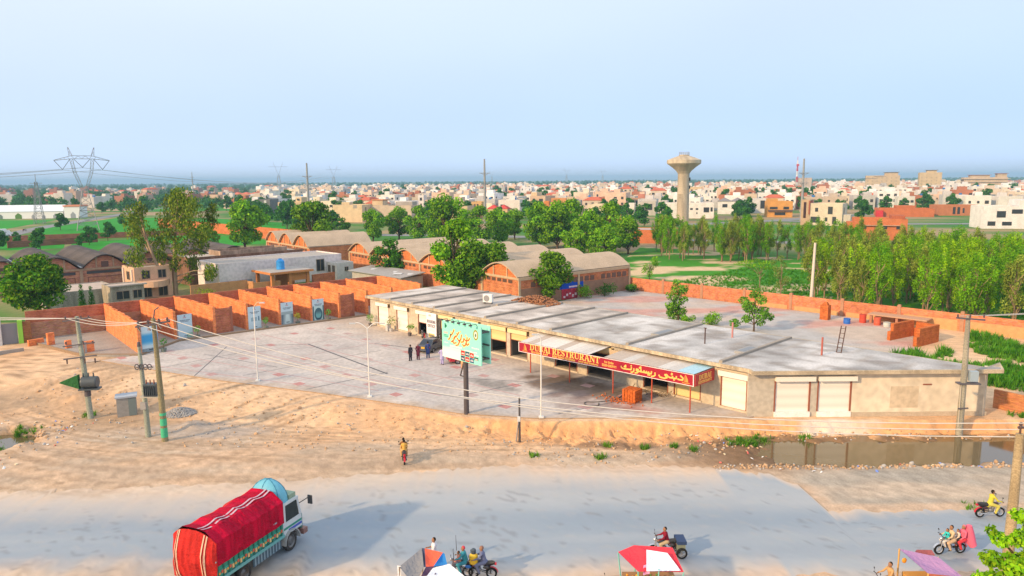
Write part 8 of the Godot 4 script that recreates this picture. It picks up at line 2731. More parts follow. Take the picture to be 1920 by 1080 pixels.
func make_bike() -> Node3D:
	var t := thing("motorcycle", "", "motorcycle")
	t.set_meta("stem", "motorcycle")
	var blk := mat("bike_black", lin(0.025, 0.025, 0.028), 0.5)
	var red := mat("bike_red", lin(0.48, 0.015, 0.03), 0.3)
	var chrome := mat("bike_chrome", lin(0.6, 0.6, 0.62), 0.25, "", 1, 0.8)
	wheel(t, Vector3(0.64, 0.29, 0), 0.29, 0.085, lin(0.02, 0.02, 0.02), lin(0.55, 0.55, 0.56))
	wheel(t, Vector3(-0.58, 0.29, 0), 0.29, 0.095, lin(0.02, 0.02, 0.02), lin(0.55, 0.55, 0.56))
	var m := MB.new()
	m.ball(Vector3(0.24, 0.80, 0), Vector3(0.25, 0.125, 0.14), 12, 8)
	part(t, "fuel_tank", m, red)
	m = MB.new()
	m.tube([Vector3(0.05, 0.80, 0), Vector3(-0.2, 0.79, 0), Vector3(-0.62, 0.83, 0), Vector3(-0.74, 0.87, 0)], [0.10, 0.125, 0.125, 0.07], 8)
	part(t, "seat", m, blk)
	m = MB.new()
	m.tube([Vector3(0.42, 0.86, 0), Vector3(0.1, 0.42, 0), Vector3(-0.3, 0.40, 0), Vector3(-0.5, 0.7, 0)], [0.03], 6)
	m.tube([Vector3(0.4, 0.78, 0), Vector3(0.0, 0.72, 0), Vector3(-0.75, 0.76, 0)], [0.028], 6)
	for s in [-0.08, 0.08]:
		m.tube([Vector3(-0.58, 0.29, s), Vector3(-0.1, 0.38, s)], [0.022], 5)
		m.tube([Vector3(-0.56, 0.3, s * 1.4), Vector3(-0.5, 0.7, s * 1.4)], [0.025], 5)
	part(t, "frame", m, blk)
	m = MB.new()
	m.ball(Vector3(0.08, 0.44, 0), Vector3(0.17, 0.14, 0.13), 8, 6)
	m.tube([Vector3(0.12, 0.5, 0), Vector3(0.24, 0.62, 0)], [0.09, 0.085], 8)
	part(t, "engine", m, mat("engine_grey", lin(0.22, 0.22, 0.23), 0.45, "", 1, 0.5))
	m = MB.new()
	m.tube([Vector3(0.25, 0.5, 0.1), Vector3(0.2, 0.3, 0.13), Vector3(-0.1, 0.25, 0.15), Vector3(-0.7, 0.33, 0.16)], [0.022, 0.022, 0.03, 0.04], 6)
	part(t, "exhaust", m, chrome)
	m = MB.new()
	for s in [-0.07, 0.07]: m.tube([Vector3(0.64, 0.29, s), Vector3(0.44, 0.92, s)], [0.028, 0.024], 6)
	part(t, "fork", m, chrome)
	m = MB.new()
	m.tube([Vector3(0.52, 1.07, -0.34), Vector3(0.48, 1.06, -0.2), Vector3(0.45, 0.95, -0.05), Vector3(0.45, 0.95, 0.05), Vector3(0.48, 1.06, 0.2), Vector3(0.52, 1.07, 0.34)], [0.02], 6)
	for s in [-0.25, 0.25]:
		m.tube([Vector3(0.5, 1.07, s), Vector3(0.52, 1.26, s * 1.2)], [0.008], 4)
		m.ball(Vector3(0.52, 1.28, s * 1.2), Vector3(0.015, 0.05, 0.06), 6, 4)
	part(t, "handlebar", m, blk)
	m = MB.new()
	m.ball(Vector3(0.55, 0.90, 0), Vector3(0.1, 0.09, 0.09), 10, 6)
	part(t, "headlight", m, chrome)
	m = MB.new()
	m.box(Vector3(-0.80, 0.80, 0), Vector3(0.08, 0.1, 0.14))
	part(t, "tail_light", m, red)
	for q in [[0.64, 0.35, 1.9], [-0.58, 0.6, 2.4]]:
		m = MB.new()
		var prev := Vector3.ZERO
		for j in 7:
			var an: float = q[1] + q[2] * j / 6.0
			var p := Vector3(q[0] + cos(an) * 0.335, 0.29 + sin(an) * 0.335, 0)
			if j: m.bar(prev, p, 0.12, 0.014)
			prev = p
		part(t, "mudguard", m, chrome if q[0] > 0 else red)
	for s in [-0.11, 0.11]:
		m = MB.new()
		m.ball(Vector3(-0.32, 0.62, s), Vector3(0.17, 0.09, 0.03), 8, 5)
		part(t, "side_panel", m, red)
	return t
func bike(label: String, at: Vector3, yaw: float, tint := Color(0, 0, 0, 0)) -> Node3D:
	var o: Node3D
	if bike_proto == null:
		bike_proto = make_bike()
		o = bike_proto
		o.position = at; o.rotation.y = yaw; o.set_meta("label", label)
	else:
		o = copy(bike_proto, at, yaw, label)
	if tint.a > 0:
		for c in o.get_children():
			if c is MeshInstance3D and (String(c.name).begins_with("fuel_tank") or String(c.name).begins_with("side_panel")): c.material_override = mat("bike_paint", tint, 0.3)
	o.set_meta("group", "motorcycles on and beside the road")
	return o
func build_vehicles() -> void:
	truck()
	car("dark grey saloon car with an orange number plate parked before the booking office", Vector3(-9.2, LOT, -82.2), 1.21, lin(0.10, 0.115, 0.135), 4.3, false)
	car("small red hatchback mostly hidden behind the mint billboard", Vector3(-5.2, LOT, -76.4), 0.35, lin(0.50, 0.03, 0.05), 3.4, false)
	van()
	var Y := 0.1
	bike("motorcycle ridden away across the dirt by two men", Vector3(-7.85, gh(-7.85, -50.2), -50.2), PI / 2 + 0.18, lin(0.05, 0.05, 0.06)).scale = Vector3(1.1, 1.02, 1.1)
	person("motorcycle driver in brown, half hidden by the pillion rider in yellow", "ride", Vector3(-7.93, gh(-7.85, -50.2), -50.62), PI / 2 + 0.18, 1.0, lin(0.25, 0.12, 0.05), lin(0.45, 0.30, 0.14))
	person("pillion rider in a mustard yellow tunic seen from behind on the dirt", "pillion", Vector3(-7.83, gh(-7.85, -50.2) + 0.03, -50.2), PI / 2 + 0.18, 1.0, lin(0.62, 0.36, 0.08), lin(0.52, 0.33, 0.16))
	bike("dark motorcycle ridden by the man in yellow next to the sand-coloured pole", Vector3(28.0, Y, -40.6), 0.05, lin(0.05, 0.02, 0.03))
	person("man in a yellow tunic riding towards the sand-coloured pole", "ride", Vector3(27.98, Y, -40.6), 0.05, 1.05, lin(0.55, 0.50, 0.06), lin(0.52, 0.46, 0.10))
	bike("red motorcycle carrying a family of four", Vector3(23.2, Y, -36.4), PI + 0.1)
	person("man in a cream tunic driving the family motorcycle", "ride", Vector3(23.3, Y + 0.02, -36.4), PI + 0.1, 1.0, lin(0.62, 0.44, 0.27), lin(0.55, 0.38, 0.24))
	person("child in turquoise seated on the tank before the father", "pillion", Vector3(22.97, Y + 0.27, -36.36), PI + 0.1, 0.74, lin(0.05, 0.55, 0.52), lin(0.6, 0.55, 0.5))
	person("small child in white between the father and the woman in pink", "pillion", Vector3(23.62, Y + 0.3, -36.5), PI + 0.1, 0.66, lin(0.68, 0.55, 0.45), lin(0.6, 0.2, 0.2))
	person("woman wrapped in a bright pink shawl at the rear of the family motorcycle", "pillion", Vector3(23.9, Y + 0.03, -36.46), PI + 0.1, 0.98, lin(0.75, 0.14, 0.22), lin(0.60, 0.05, 0.07), lin(0.75, 0.16, 0.24))
	var m := MB.new()
	m.tube([Vector3(0.05, 0.52, 0), Vector3(0.06, 0.2, 0), Vector3(0.18, -0.35, 0), Vector3(0.34, -0.62, 0)], [0.14, 0.24, 0.27, 0.2], 9)
	single("pink_shawl", m, mat("shawl", lin(0.75, 0.15, 0.24), 0.85), "pink shawl spread behind the woman on the family motorcycle", "shawl", Vector3(24.12, Y + 1.02, -36.5), 0.0)
	bike("motorcycle front of a goods tricycle driven by the boy in red", Vector3(8.05, Y, -36.5), PI)
	person("boy in a dark red shirt driving the goods tricycle beyond the red canopy", "ride", Vector3(8.15, Y, -36.5), PI, 1.0, lin(0.22, 0.015, 0.03), lin(0.45, 0.34, 0.2))
	var t := thing("tricycle_box", "navy topped load box behind the boy in red", "cart", Vector3(9.05, Y, -36.5), PI)
	m = MB.new()
	m.box2(Vector3(-0.05, 0.78, -0.42), Vector3(0.45, 0.95, 0.42))
	part(t, "top", m, mat("box_navy", lin(0.02, 0.045, 0.12), 0.7))
	m = MB.new()
	m.box2(Vector3(0.0, 0.4, -0.38), Vector3(0.42, 0.778, 0.38))
	part(t, "body", m, mat("box_olive", lin(0.2, 0.22, 0.16), 0.8))
	for s in [-0.42, 0.42]: wheel(t, Vector3(0.2, 0.3, s), 0.3, 0.1)
	bike("blue motorcycle with a teal-clad rider beside the patchwork tent", Vector3(-2.62, Y, -34.5), PI - 0.12, lin(0.02, 0.15, 0.5))
	person("man in teal with a red cap on the blue motorcycle", "ride", Vector3(-2.44, Y, -34.52), PI - 0.12, 1.03, lin(0.05, 0.27, 0.34), lin(0.05, 0.25, 0.32), lin(0.52, 0.06, 0.09))
	person("child in salmon pink riding before the man in teal", "pillion", Vector3(-2.78, Y + 0.25, -34.5), PI - 0.12, 0.72, lin(0.58, 0.24, 0.17), lin(0.1, 0.1, 0.14))
	bike("motorcycle with a yellow can, ridden by the man in slate blue", Vector3(-1.72, Y, -34.4), PI - 0.1, lin(0.06, 0.06, 0.06))
	person("man in slate blue with a flat cap holding a yellow can", "ride", Vector3(-1.5, Y + 0.03, -34.4), PI - 0.1, 1.05, lin(0.14, 0.16, 0.27), lin(0.16, 0.18, 0.28), lin(0.22, 0.13, 0.11))
	t = thing("yellow_can", "yellow water can with a dark cap held on the second motorcycle by the tent", "can", Vector3(-2.04, Y + 0.8, -34.38), 0)
	m = MB.new()
	m.lathe([Vector2(0, 0), Vector2(0.2, 0), Vector2(0.22, 0.08), Vector2(0.22, 0.42), Vector2(0.12, 0.52)], 12)
	part(t, "body", m, mat("can_yellow", lin(0.72, 0.46, 0.02), 0.5))
	m = MB.new()
	m.lathe([Vector2(0.12, 0.52), Vector2(0.13, 0.72), Vector2(0.07, 0.78), Vector2(0, 0.78)], 10)
	part(t, "cap", m, mat("can_cap", lin(0.05, 0.07, 0.09), 0.5))
	person("boy in a white shirt walking beyond the patchwork tent", "stand_work", Vector3(-4.12, Y, -35.3), PI + 0.2, 0.98, lin(0.62, 0.62, 0.68), lin(0.10, 0.13, 0.24))
	person("person in black standing with two others behind the grey car, slimmest of the three", "stand", Vector3(-11.0, LOT, -76.9), 2.3, 1.03, lin(0.035, 0.035, 0.045), lin(0.03, 0.03, 0.04))
	person("man in maroon with a pale cap standing between the other two", "stand", Vector3(-10.25, LOT, -77.4), 1.2, 1.05, lin(0.13, 0.03, 0.05), lin(0.12, 0.03, 0.05), lin(0.42, 0.33, 0.3))
	person("man in dark blue standing at the grey car's tail", "stand", Vector3(-9.25, LOT, -78.1), 1.8, 1.08, lin(0.05, 0.07, 0.20), lin(0.04, 0.09, 0.2))
	person("man in lilac with his hands on his hips beside the billboard", "stand_hips", Vector3(-7.45, LOT, -75.2), 0.9, 1.08, lin(0.42, 0.38, 0.62), lin(0.42, 0.38, 0.62))
	person("person in apricot half hidden behind the billboard by the red car", "stand", Vector3(-5.15, LOT, -73.4), 1.0, 1.03, lin(0.65, 0.36, 0.18), lin(0.65, 0.36, 0.2))
	bike("parked black motorcycle leaning by the banner's foot", W(16.0, -1.6, LOT), 0.5, lin(0.05, 0.06, 0.05))
	bike("parked motorcycle in the mouth of the half-open white shutter", W(12.7, -0.9, LOT), 1.9, lin(0.06, 0.06, 0.07))
	bike("tiny motorcycle on the far road by the green fields", Vector3(-197.5, 0.68, -297), 1.2, lin(0.04, 0.04, 0.04))
	patchwork_tent()
	red_canopy()
	purple_cart()
func truck() -> void:
	var t := thing("cargo_truck", "decorated cargo truck with a red tarpaulin over its load and a blue domed crest", "truck", Vector3(-15.25, 0.1, -32.6), 1.192)
	t.scale = Vector3(0.965, 1.08, 1.06)
	var green := mat("truck_green", lin(0.02, 0.24, 0.17), 0.5)
	var teal := mat("truck_teal", lin(0.12, 0.36, 0.36), 0.5)
	var white := mat("truck_white", lin(0.55, 0.60, 0.62), 0.45)
	var dark := mat("truck_dark", lin(0.05, 0.055, 0.06), 0.7)
	var m := MB.new()
	for s in [-0.45, 0.45]: m.box2(Vector3(0.1, 0.72, s - 0.06), Vector3(6.7, 0.92, s + 0.06))
	part(t, "chassis", m, dark)
	for x in [0.95, 2.0]:
		for s in [-0.93, 0.93]: wheel(t, Vector3(x, 0.5, s), 0.5, 0.42, lin(0.045, 0.043, 0.042), lin(0.12, 0.12, 0.12))
	for s in [-0.98, 0.98]: wheel(t, Vector3(5.75, 0.5, s), 0.5, 0.28, lin(0.05, 0.047, 0.045), lin(0.16, 0.16, 0.16))
	m = MB.new()
	m.box2(Vector3(0.0, 1.05, -1.15), Vector3(5.0, 1.2, 1.15))
	part(t, "bed_floor", m, teal)
	for s in [-1.0, 1.0]:
		var b := Node3D.new()
		b.name = "side_board"
		t.add_child(b, true)
		m = MB.new()
		m.box2(Vector3(0.0, 1.2, s * 1.15 - 0.04), Vector3(5.0, 2.05, s * 1.15 + 0.04))
		part(b, "board", m, green)
		m = MB.new()
		m.box2(Vector3(0.0, 1.03, s * 1.20 - 0.06), Vector3(5.05, 1.17, s * 1.20 + 0.06))
		part(b, "lower_rail", m, teal)
		m = MB.new()
		m.box2(Vector3(0.0, 1.98, s * 1.215 - 0.03), Vector3(5.05, 2.05, s * 1.215 + 0.03))
		part(b, "upper_rail", m, mat("truck_rail", lin(0.25, 0.33, 0.40), 0.5))
		for i in 14:
			m = MB.new()
			m.box2(Vector3(0.12 + i * 0.36, 1.18, s * 1.21 - 0.02), Vector3(0.2 + i * 0.36, 1.97, s * 1.21 + 0.02))
			part(b, "stake", m, mat("truck_stake", lin(0.01, 0.13, 0.09), 0.5))
		rng.seed = 14
		for i in 26:
			m = MB.new()
			var x := 0.2 + i * 0.185
			m.box(Vector3(x, 1.40 + 0.04 * sin(i * 2.1) , s * 1.245), Vector3(0.12, 0.09 + 0.05 * (i % 3), 0.02), 0.0)
			part(b, "painted_flower", m, mat("flower_%d" % (i % 3), [lin(0.62, 0.32, 0.05), lin(0.55, 0.10, 0.05), lin(0.66, 0.45, 0.2)][i % 3], 0.6))
		m = MB.new()
		m.box2(Vector3(0.0, 1.30, s * 1.2 - 0.01), Vector3(5.0, 1.52, s * 1.2 + 0.012))
		part(b, "painted_band", m, mat("truck_band", lin(0.05, 0.36, 0.28), 0.5))
		m = MB.new()
		m.box2(Vector3(2.7, 0.5, s * 1.08 - 0.03), Vector3(4.9, 1.0, s * 1.08 + 0.03))
		var g := part(b, "underrun_guard", m, mat("guard_blue", lin(0.06, 0.11, 0.15), 0.6))
		for i in 9:
			m = MB.new()
			m.box2(Vector3(2.8 + i * 0.235, 0.5, s * 1.115 - 0.01), Vector3(2.88 + i * 0.235, 1.0, s * 1.115 + 0.012))
			part(b, "guard_bar", m, mat("guard_pale", lin(0.22, 0.32, 0.38), 0.6))
	var red := mat("tarp_red", lin(0.58, 0.002, 0.04), 0.8, "streak", 0.5)
	var red2 := mat("tarp_scarlet", lin(0.70, 0.035, 0.03), 0.75, "streak", 0.5)
	var prof := [Vector2(-1.26, 1.80), Vector2(-1.24, 2.86), Vector2(-0.66, 3.30), Vector2(0.0, 3.36), Vector2(0.66, 3.30), Vector2(1.24, 2.86), Vector2(1.26, 1.80)]
	var nseg := 30
	var cover := Node3D.new()
	cover.name = "tarpaulin"
	t.add_child(cover)
	for j in 6:
		m = MB.new()
		for i in nseg:
			var q := []
			for e in [[i, j], [i + 1, j], [i + 1, j + 1], [i, j + 1]]:
				var f: float = float(e[0]) / nseg
				var p: Vector2 = prof[e[1]]
				var wv := nz2.get_noise_2d(f * 14.0 + e[1] * 3.0, e[1] * 9.0) * 0.11
				if e[1] in [1, 2, 3, 4, 5]: wv -= 0.11 * absf(sin(f * PI * 4.0)) if e[1] in [2, 3, 4] else 0.0
				var sc := 1.0 + wv * 0.2
				var x := 0.1 + 4.95 * f
				q.append(Vector3(x, p.y + (wv if e[1] > 0 and e[1] < 6 else wv * 0.6), p.x * sc))
			m.quad(q[0], q[1], q[2], q[3])
			var lowv := Vector3(0, -0.02, 0)
			m.quad(q[3] + lowv, q[2] + lowv, q[1] + lowv, q[0] + lowv)
		part(cover, "side_sheet" if j in [0, 5] else "top_sheet", m, red2 if j in [0, 1] else red)
	m = MB.new()
	var fp := PackedVector2Array()
	for p in prof: fp.append(p)
	m.xf = Transform3D(Basis(Vector3(0, 0, 1), Vector3(0, 1, 0), Vector3(-1, 0, 0)), Vector3(5.03, 0, 0))
	m.wall_panel(fp, 0.0, 0.03)
	part(cover, "front_sheet", m, red)
	m = MB.new()
	var rows := 8
	var cols_ := 22
	for i in cols_:
		for j in rows:
			var q := []
			for e in [[i, j], [i + 1, j], [i + 1, j + 1], [i, j + 1]]:
				var u: float = float(e[0]) / cols_
				var w: float = float(e[1]) / rows
				var z := lerpf(-1.26, 1.26, u)
				var yt := lerpf(3.32, 2.84, pow(absf(u - 0.5) * 2.0, 3.0))
				var y := lerpf(yt, 0.95, w)
				var out := 0.55 * sin(PI * clampf(w * 0.75 + 0.08, 0, 1)) * (1.0 - pow(absf(u - 0.5) * 2.0, 4.0) * 0.8)
				out += nz2.get_noise_2d(u * 16.0, w * 3.0) * 0.16 * (0.3 + w)
				q.append(Vector3(0.12 - out, y, z))
			m.quad(q[0], q[1], q[2], q[3])
			m.quad(q[3] + Vector3(0.02, 0, 0), q[2] + Vector3(0.02, 0, 0), q[1] + Vector3(0.02, 0, 0), q[0] + Vector3(0.02, 0, 0))
	part(cover, "tail_drape", m, red2)
	var pale := mat("tarp_stripe", lin(0.50, 0.36, 0.44), 0.6)
	for z in [0.22, 0.44]:
		m = MB.new()
		for i in nseg:
			var q := []
			for e in [i, i + 1]:
				var f: float = float(e) / nseg
				var wv := -0.11 * absf(sin(f * PI * 4.0)) + nz2.get_noise_2d(f * 14.0 + (4.0 if z > 0.3 else 3.0) * 3.0, 30) * 0.03
				q.append(Vector3(0.1 + 4.95 * f, 3.395 + wv - z * 0.09, z))
			m.quad(q[0] + Vector3(0, 0, 0.05), q[1] + Vector3(0, 0, 0.05), q[1] - Vector3(0, 0, 0.05), q[0] - Vector3(0, 0, 0.05))
		part(cover, "pale_stripe", m, pale)
	for u in [0.17, 0.78]:
		m = MB.new()
		for d in [0.0, 0.05]:
			for j in rows:
				var q := []
				for e in [[j, u + d], [j, u + d + 0.025], [j + 1, u + d + 0.025], [j + 1, u + d]]:
					var w: float = float(e[0]) / rows
					var uu: float = e[1]
					var y := lerpf(lerpf(3.32, 2.84, pow(absf(uu - 0.5) * 2.0, 3.0)), 0.95, w)
					var out := 0.55 * sin(PI * clampf(w * 0.75 + 0.08, 0, 1)) * (1.0 - pow(absf(uu - 0.5) * 2.0, 4.0) * 0.8) + nz2.get_noise_2d(uu * 16.0, w * 3.0) * 0.16 * (0.3 + w) + 0.03
					q.append(Vector3(0.12 - out, y, lerpf(-1.26, 1.26, uu)))
				m.quad(q[0], q[1], q[2], q[3])
		part(cover, "pale_stripe", m, mat("tarp_stripe_warm", lin(0.62, 0.40, 0.28), 0.6))
	m = MB.new()
	m.box2(Vector3(5.15, 0.95, -1.1), Vector3(6.75, 1.62, 1.1))
	part(t, "cab_lower", m, white)
	m = MB.new()
	for s in [-1.08, 1.08]:
		m.wall_panel(PackedVector2Array([Vector2(5.15, 1.62), Vector2(5.38, 1.62), Vector2(5.38, 2.5), Vector2(5.15, 2.5)]), s - 0.03, s + 0.03)
		m.wall_panel(PackedVector2Array([Vector2(6.55, 1.62), Vector2(6.74, 1.62), Vector2(6.5, 2.5), Vector2(6.36, 2.5)]), s - 0.03, s + 0.03)
	m.box2(Vector3(5.15, 1.62, -1.05), Vector3(5.2, 2.5, 1.05))
	m.box2(Vector3(5.12, 2.5, -1.12), Vector3(6.52, 2.62, 1.12))
	part(t, "cab_frame", m, white)
	for s in [-1.0, 1.0]:
		m = MB.new()
		m.wall_panel(PackedVector2Array([Vector2(5.39, 1.63), Vector2(6.55, 1.63), Vector2(6.36, 2.49), Vector2(5.39, 2.49)]), s * 1.07 - 0.01, s * 1.07 + 0.01)
		part(t, "side_window", m, mat("cab_glass", lin(0.02, 0.025, 0.02), 0.12))
		m = MB.new()
		m.box2(Vector3(5.2, 1.25, s * 1.105 - 0.01), Vector3(6.72, 1.36, s * 1.105 + 0.01))
		part(t, "green_stripe", m, green)
		m = MB.new()
		m.box2(Vector3(5.6, 1.08, s * 1.106 - 0.01), Vector3(6.72, 1.2, s * 1.106 + 0.01))
		part(t, "blue_stripe", m, mat("truck_blue", lin(0.06, 0.09, 0.45), 0.5))
		m = MB.new()
		var prev := Vector3.ZERO
		for j in 9:
			var an := PI * j / 8.0
			var p := Vector3(5.75 + cos(an) * 0.64, 0.5 + sin(an) * 0.64, s * 1.08)
			if j: m.bar(prev, p, 0.34, 0.04)
			prev = p
		part(t, "mudguard", m, mat("guard_grey", lin(0.34, 0.36, 0.36), 0.6))
		m = MB.new()
		m.tube([Vector3(6.6, 2.2, s * 1.1), Vector3(6.9, 2.5, s * 1.55)], [0.025], 5)
		m.box(Vector3(6.9, 2.35, s * 1.58), Vector3(0.07, 0.45, 0.26))
		part(t, "mirror", m, dark)
		m = MB.new()
		m.lathe([Vector2(0.0, 0.0), Vector2(0.13, 0.0)], 10)
		m = MB.new()
		m.ball(Vector3(6.98, 0.98, s * 0.8), Vector3(0.06, 0.13, 0.13), 10, 6)
		part(t, "headlight", m, mat("lamp_glass", lin(0.6, 0.6, 0.55), 0.2))
	m = MB.new()
	m.quad(Vector3(6.76, 1.63, 1.02), Vector3(6.76, 1.63, -1.02), Vector3(6.53, 2.49, -1.02), Vector3(6.53, 2.49, 1.02))
	m.quad(Vector3(6.74, 1.63, -1.02), Vector3(6.74, 1.63, 1.02), Vector3(6.51, 2.49, 1.02), Vector3(6.51, 2.49, -1.02))
	part(t, "windscreen", m, mat("cab_glass", lin(0.02, 0.025, 0.02), 0.12))
	m = MB.new()
	m.box2(Vector3(6.76, 0.75, -1.0), Vector3(6.93, 1.5, 1.0))
	part(t, "grille", m, mat("truck_grille", lin(0.05, 0.16, 0.14), 0.5))
	m = MB.new()
	m.box2(Vector3(6.75, 0.45, -1.18), Vector3(7.12, 0.73, 1.18))
	part(t, "bumper", m, mat("truck_bumper", lin(0.24, 0.12, 0.10), 0.5))
	for i in 8:
		m = MB.new()
		m.box(Vector3(7.13, 0.59, -1.0 + i * 0.28), Vector3(0.03, 0.18, 0.16))
		part(t, "bumper_ornament", m, mat("bumper_%d" % (i % 2), [lin(0.5, 0.05, 0.05), lin(0.6, 0.5, 0.35)][i % 2], 0.5))
	m = MB.new()
	m.ball(Vector3(5.55, 2.62, 0), Vector3(0.74, 1.08, 1.05), 20, 12)
	var dome := part(t, "crest_dome", m, mat("dome_blue", lin(0.14, 0.46, 0.62), 0.6, "mottle", 0.6))
	m = MB.new()
	for k in 3:
		var pts := []
		for j in 11:
			var la := PI * j / 10.0
			var lo := PI * k / 3.0
			pts.append(Vector3(5.55, 2.62, 0) + Vector3(cos(la) * cos(lo) * 0.75, sin(la) * 1.09, cos(la) * sin(lo) * 1.06))
		m.tube(pts, [0.015], 4)
	part(dome, "seam", m, mat("dome_seam", lin(0.02, 0.18, 0.3), 0.6))
	m = MB.new()
	m.box2(Vector3(5.9, 2.63, -1.0), Vector3(6.45, 2.85, 1.0))
	part(dome, "crest_base", m, mat("crest_base", lin(0.25, 0.35, 0.25), 0.6))
	for i in 9:
		m = MB.new()
		m.box(Vector3(6.47, 2.75, -0.9 + i * 0.22), Vector3(0.03, 0.14, 0.12))
		part(dome, "crest_ornament", m, mat("crest_%d" % (i % 2), [lin(0.6, 0.5, 0.1), lin(0.1, 0.3, 0.4)][i % 2], 0.5))
	for z in [-0.8, -0.3, 0.3, 0.8]:
		m = MB.new()
		m.box(Vector3(-0.02, 0.75, z), Vector3(0.05, 0.55, 0.05))
		part(t, "tail_chain", m, dark)
func car(label: String, at: Vector3, yaw: float, c: Color, L: float, small: bool) -> void:
	var t := thing("parked_car", label, "car", at, yaw)
	var paint := mat("car_paint", c, 0.3, "", 1, 0.2)
	var glass := mat("car_glass", lin(0.02, 0.03, 0.05), 0.1)
	var h := L / 2.0
	var m := MB.new()
	var side := PackedVector2Array([Vector2(-h, 0.32), Vector2(h, 0.32), Vector2(h + 0.02, 0.62), Vector2(h - 0.9, 0.84), Vector2(-h + 0.75, 0.93), Vector2(-h - 0.02, 0.86)])
	m.wall_panel(side, -0.84, 0.84)
	part(t, "body", m, paint)
	m = MB.new()
	var roof := [Vector2(h - 1.45, 0.86), Vector2(h - 2.05, 1.38), Vector2(-h + 1.15, 1.42), Vector2(-h + 0.35, 0.93)]
	if L < 4: roof = [Vector2(h - 0.9, 0.84), Vector2(h - 1.5, 1.42), Vector2(-h + 0.5, 1.46), Vector2(-h + 0.12, 0.92)]
	for i in 3:
		var p: Vector2 = roof[i]
		var q: Vector2 = roof[i + 1]
		var wa := 0.80 if i == 0 else 0.64
		var wb := 0.80 if i == 2 else 0.64
		m.quad(Vector3(p.x, p.y, wa), Vector3(p.x, p.y, -wa), Vector3(q.x, q.y, -wb), Vector3(q.x, q.y, wb))
	for s in [-1.0, 1.0]:
		var a := Vector3(roof[0].x, roof[0].y, 0.80 * s); var b := Vector3(roof[1].x, roof[1].y, 0.64 * s); var d := Vector3(roof[2].x, roof[2].y, 0.64 * s); var e := Vector3(roof[3].x, roof[3].y, 0.80 * s)
		if s > 0: m.quad(e, a, b, d)
		else: m.quad(a, e, d, b)
	part(t, "cabin", m, paint)
	var gl := [[roof[0], roof[1], 0.76, 0.60, "windscreen"], [roof[2], roof[3], 0.60, 0.76, "rear_window"]]
	for k in gl:
		m = MB.new()
		var p: Vector2 = k[0].lerp(k[1], 0.08)
		var q: Vector2 = k[0].lerp(k[1], 0.92)
		var n: Vector2 = (k[1] - k[0]).normalized()
		var o := Vector2(n.y, -n.x) * 0.012
		if o.y < 0: o = -o
		m.quad(Vector3(p.x + o.x, p.y + o.y, k[2]), Vector3(p.x + o.x, p.y + o.y, -k[2]), Vector3(q.x + o.x, q.y + o.y, -k[3]), Vector3(q.x + o.x, q.y + o.y, k[3]))
		part(t, k[4], m, glass)
	for s in [-1.0, 1.0]:
		m = MB.new()
		var A := [roof[0].lerp(roof[3], 0.10) , roof[3].lerp(roof[0], 0.12), roof[2].lerp(roof[1], 0.04), roof[1].lerp(roof[2], 0.04)]
		var w := [0.805, 0.805, 0.66, 0.66]
		var v := []
		for i in 4: v.append(Vector3(A[i].x, A[i].y + (0.04 if i < 2 else -0.05), s * (w[i] - (0.01 if i < 2 else 0.0) + 0.006)))
		if s > 0: m.quad(v[1], v[0], v[3], v[2])
		else: m.quad(v[0], v[1], v[2], v[3])
		part(t, "side_window", m, glass)
		wheel(t, Vector3(h - 0.8, 0.3, s * 0.76), 0.3, 0.2)
		wheel(t, Vector3(-h + 0.75, 0.3, s * 0.76), 0.3, 0.2)
		m = MB.new()
		m.box(Vector3(-h - 0.01, 0.72, s * 0.62), Vector3(0.06, 0.16, 0.34))
		part(t, "tail_light", m, mat("tail_red", lin(0.30, 0.02, 0.03), 0.3))
		m = MB.new()
		m.box(Vector3(h - 0.02, 0.6, s * 0.62), Vector3(0.08, 0.14, 0.34))
		part(t, "headlight", m, mat("lamp_glass", lin(0.6, 0.6, 0.55), 0.2))
	m = MB.new()
	m.box(Vector3(-h - 0.03, 0.66, -0.1), Vector3(0.03, 0.2, 0.42))
	part(t, "number_plate", m, mat("plate_orange", lin(0.75, 0.40, 0.02), 0.5))
	m = MB.new()
	m.box2(Vector3(-h - 0.06, 0.3, -0.82), Vector3(-h + 0.05, 0.5, 0.82))
	part(t, "bumper", m, paint)
func van() -> void:
	var t := thing("white_van", "white delivery van driving on the far road by the fields", "van", Vector3(-185, 0.68, -266), 0.75)
	var white := mat("van_white", lin(0.72, 0.74, 0.76), 0.5)
	var m := MB.new()
	m.box2(Vector3(-2.4, 0.5, -1.0), Vector3(1.2, 2.9, 1.0))
	part(t, "box_body", m, white)
	m = MB.new()
	m.wall_panel(PackedVector2Array([Vector2(1.22, 0.5), Vector2(2.6, 0.5), Vector2(2.6, 1.3), Vector2(2.1, 2.3), Vector2(1.22, 2.3)]), -0.95, 0.95)
	part(t, "cab", m, white)
	m = MB.new()
	m.quad(Vector3(2.62, 1.35, 0.85), Vector3(2.62, 1.35, -0.85), Vector3(2.14, 2.25, -0.85), Vector3(2.14, 2.25, 0.85))
	part(t, "windscreen", m, mat("car_glass", lin(0.02, 0.03, 0.05), 0.1))
	for x in [-1.5, 1.7]:
		for s in [-0.9, 0.9]: wheel(t, Vector3(x, 0.4, s), 0.4, 0.24)
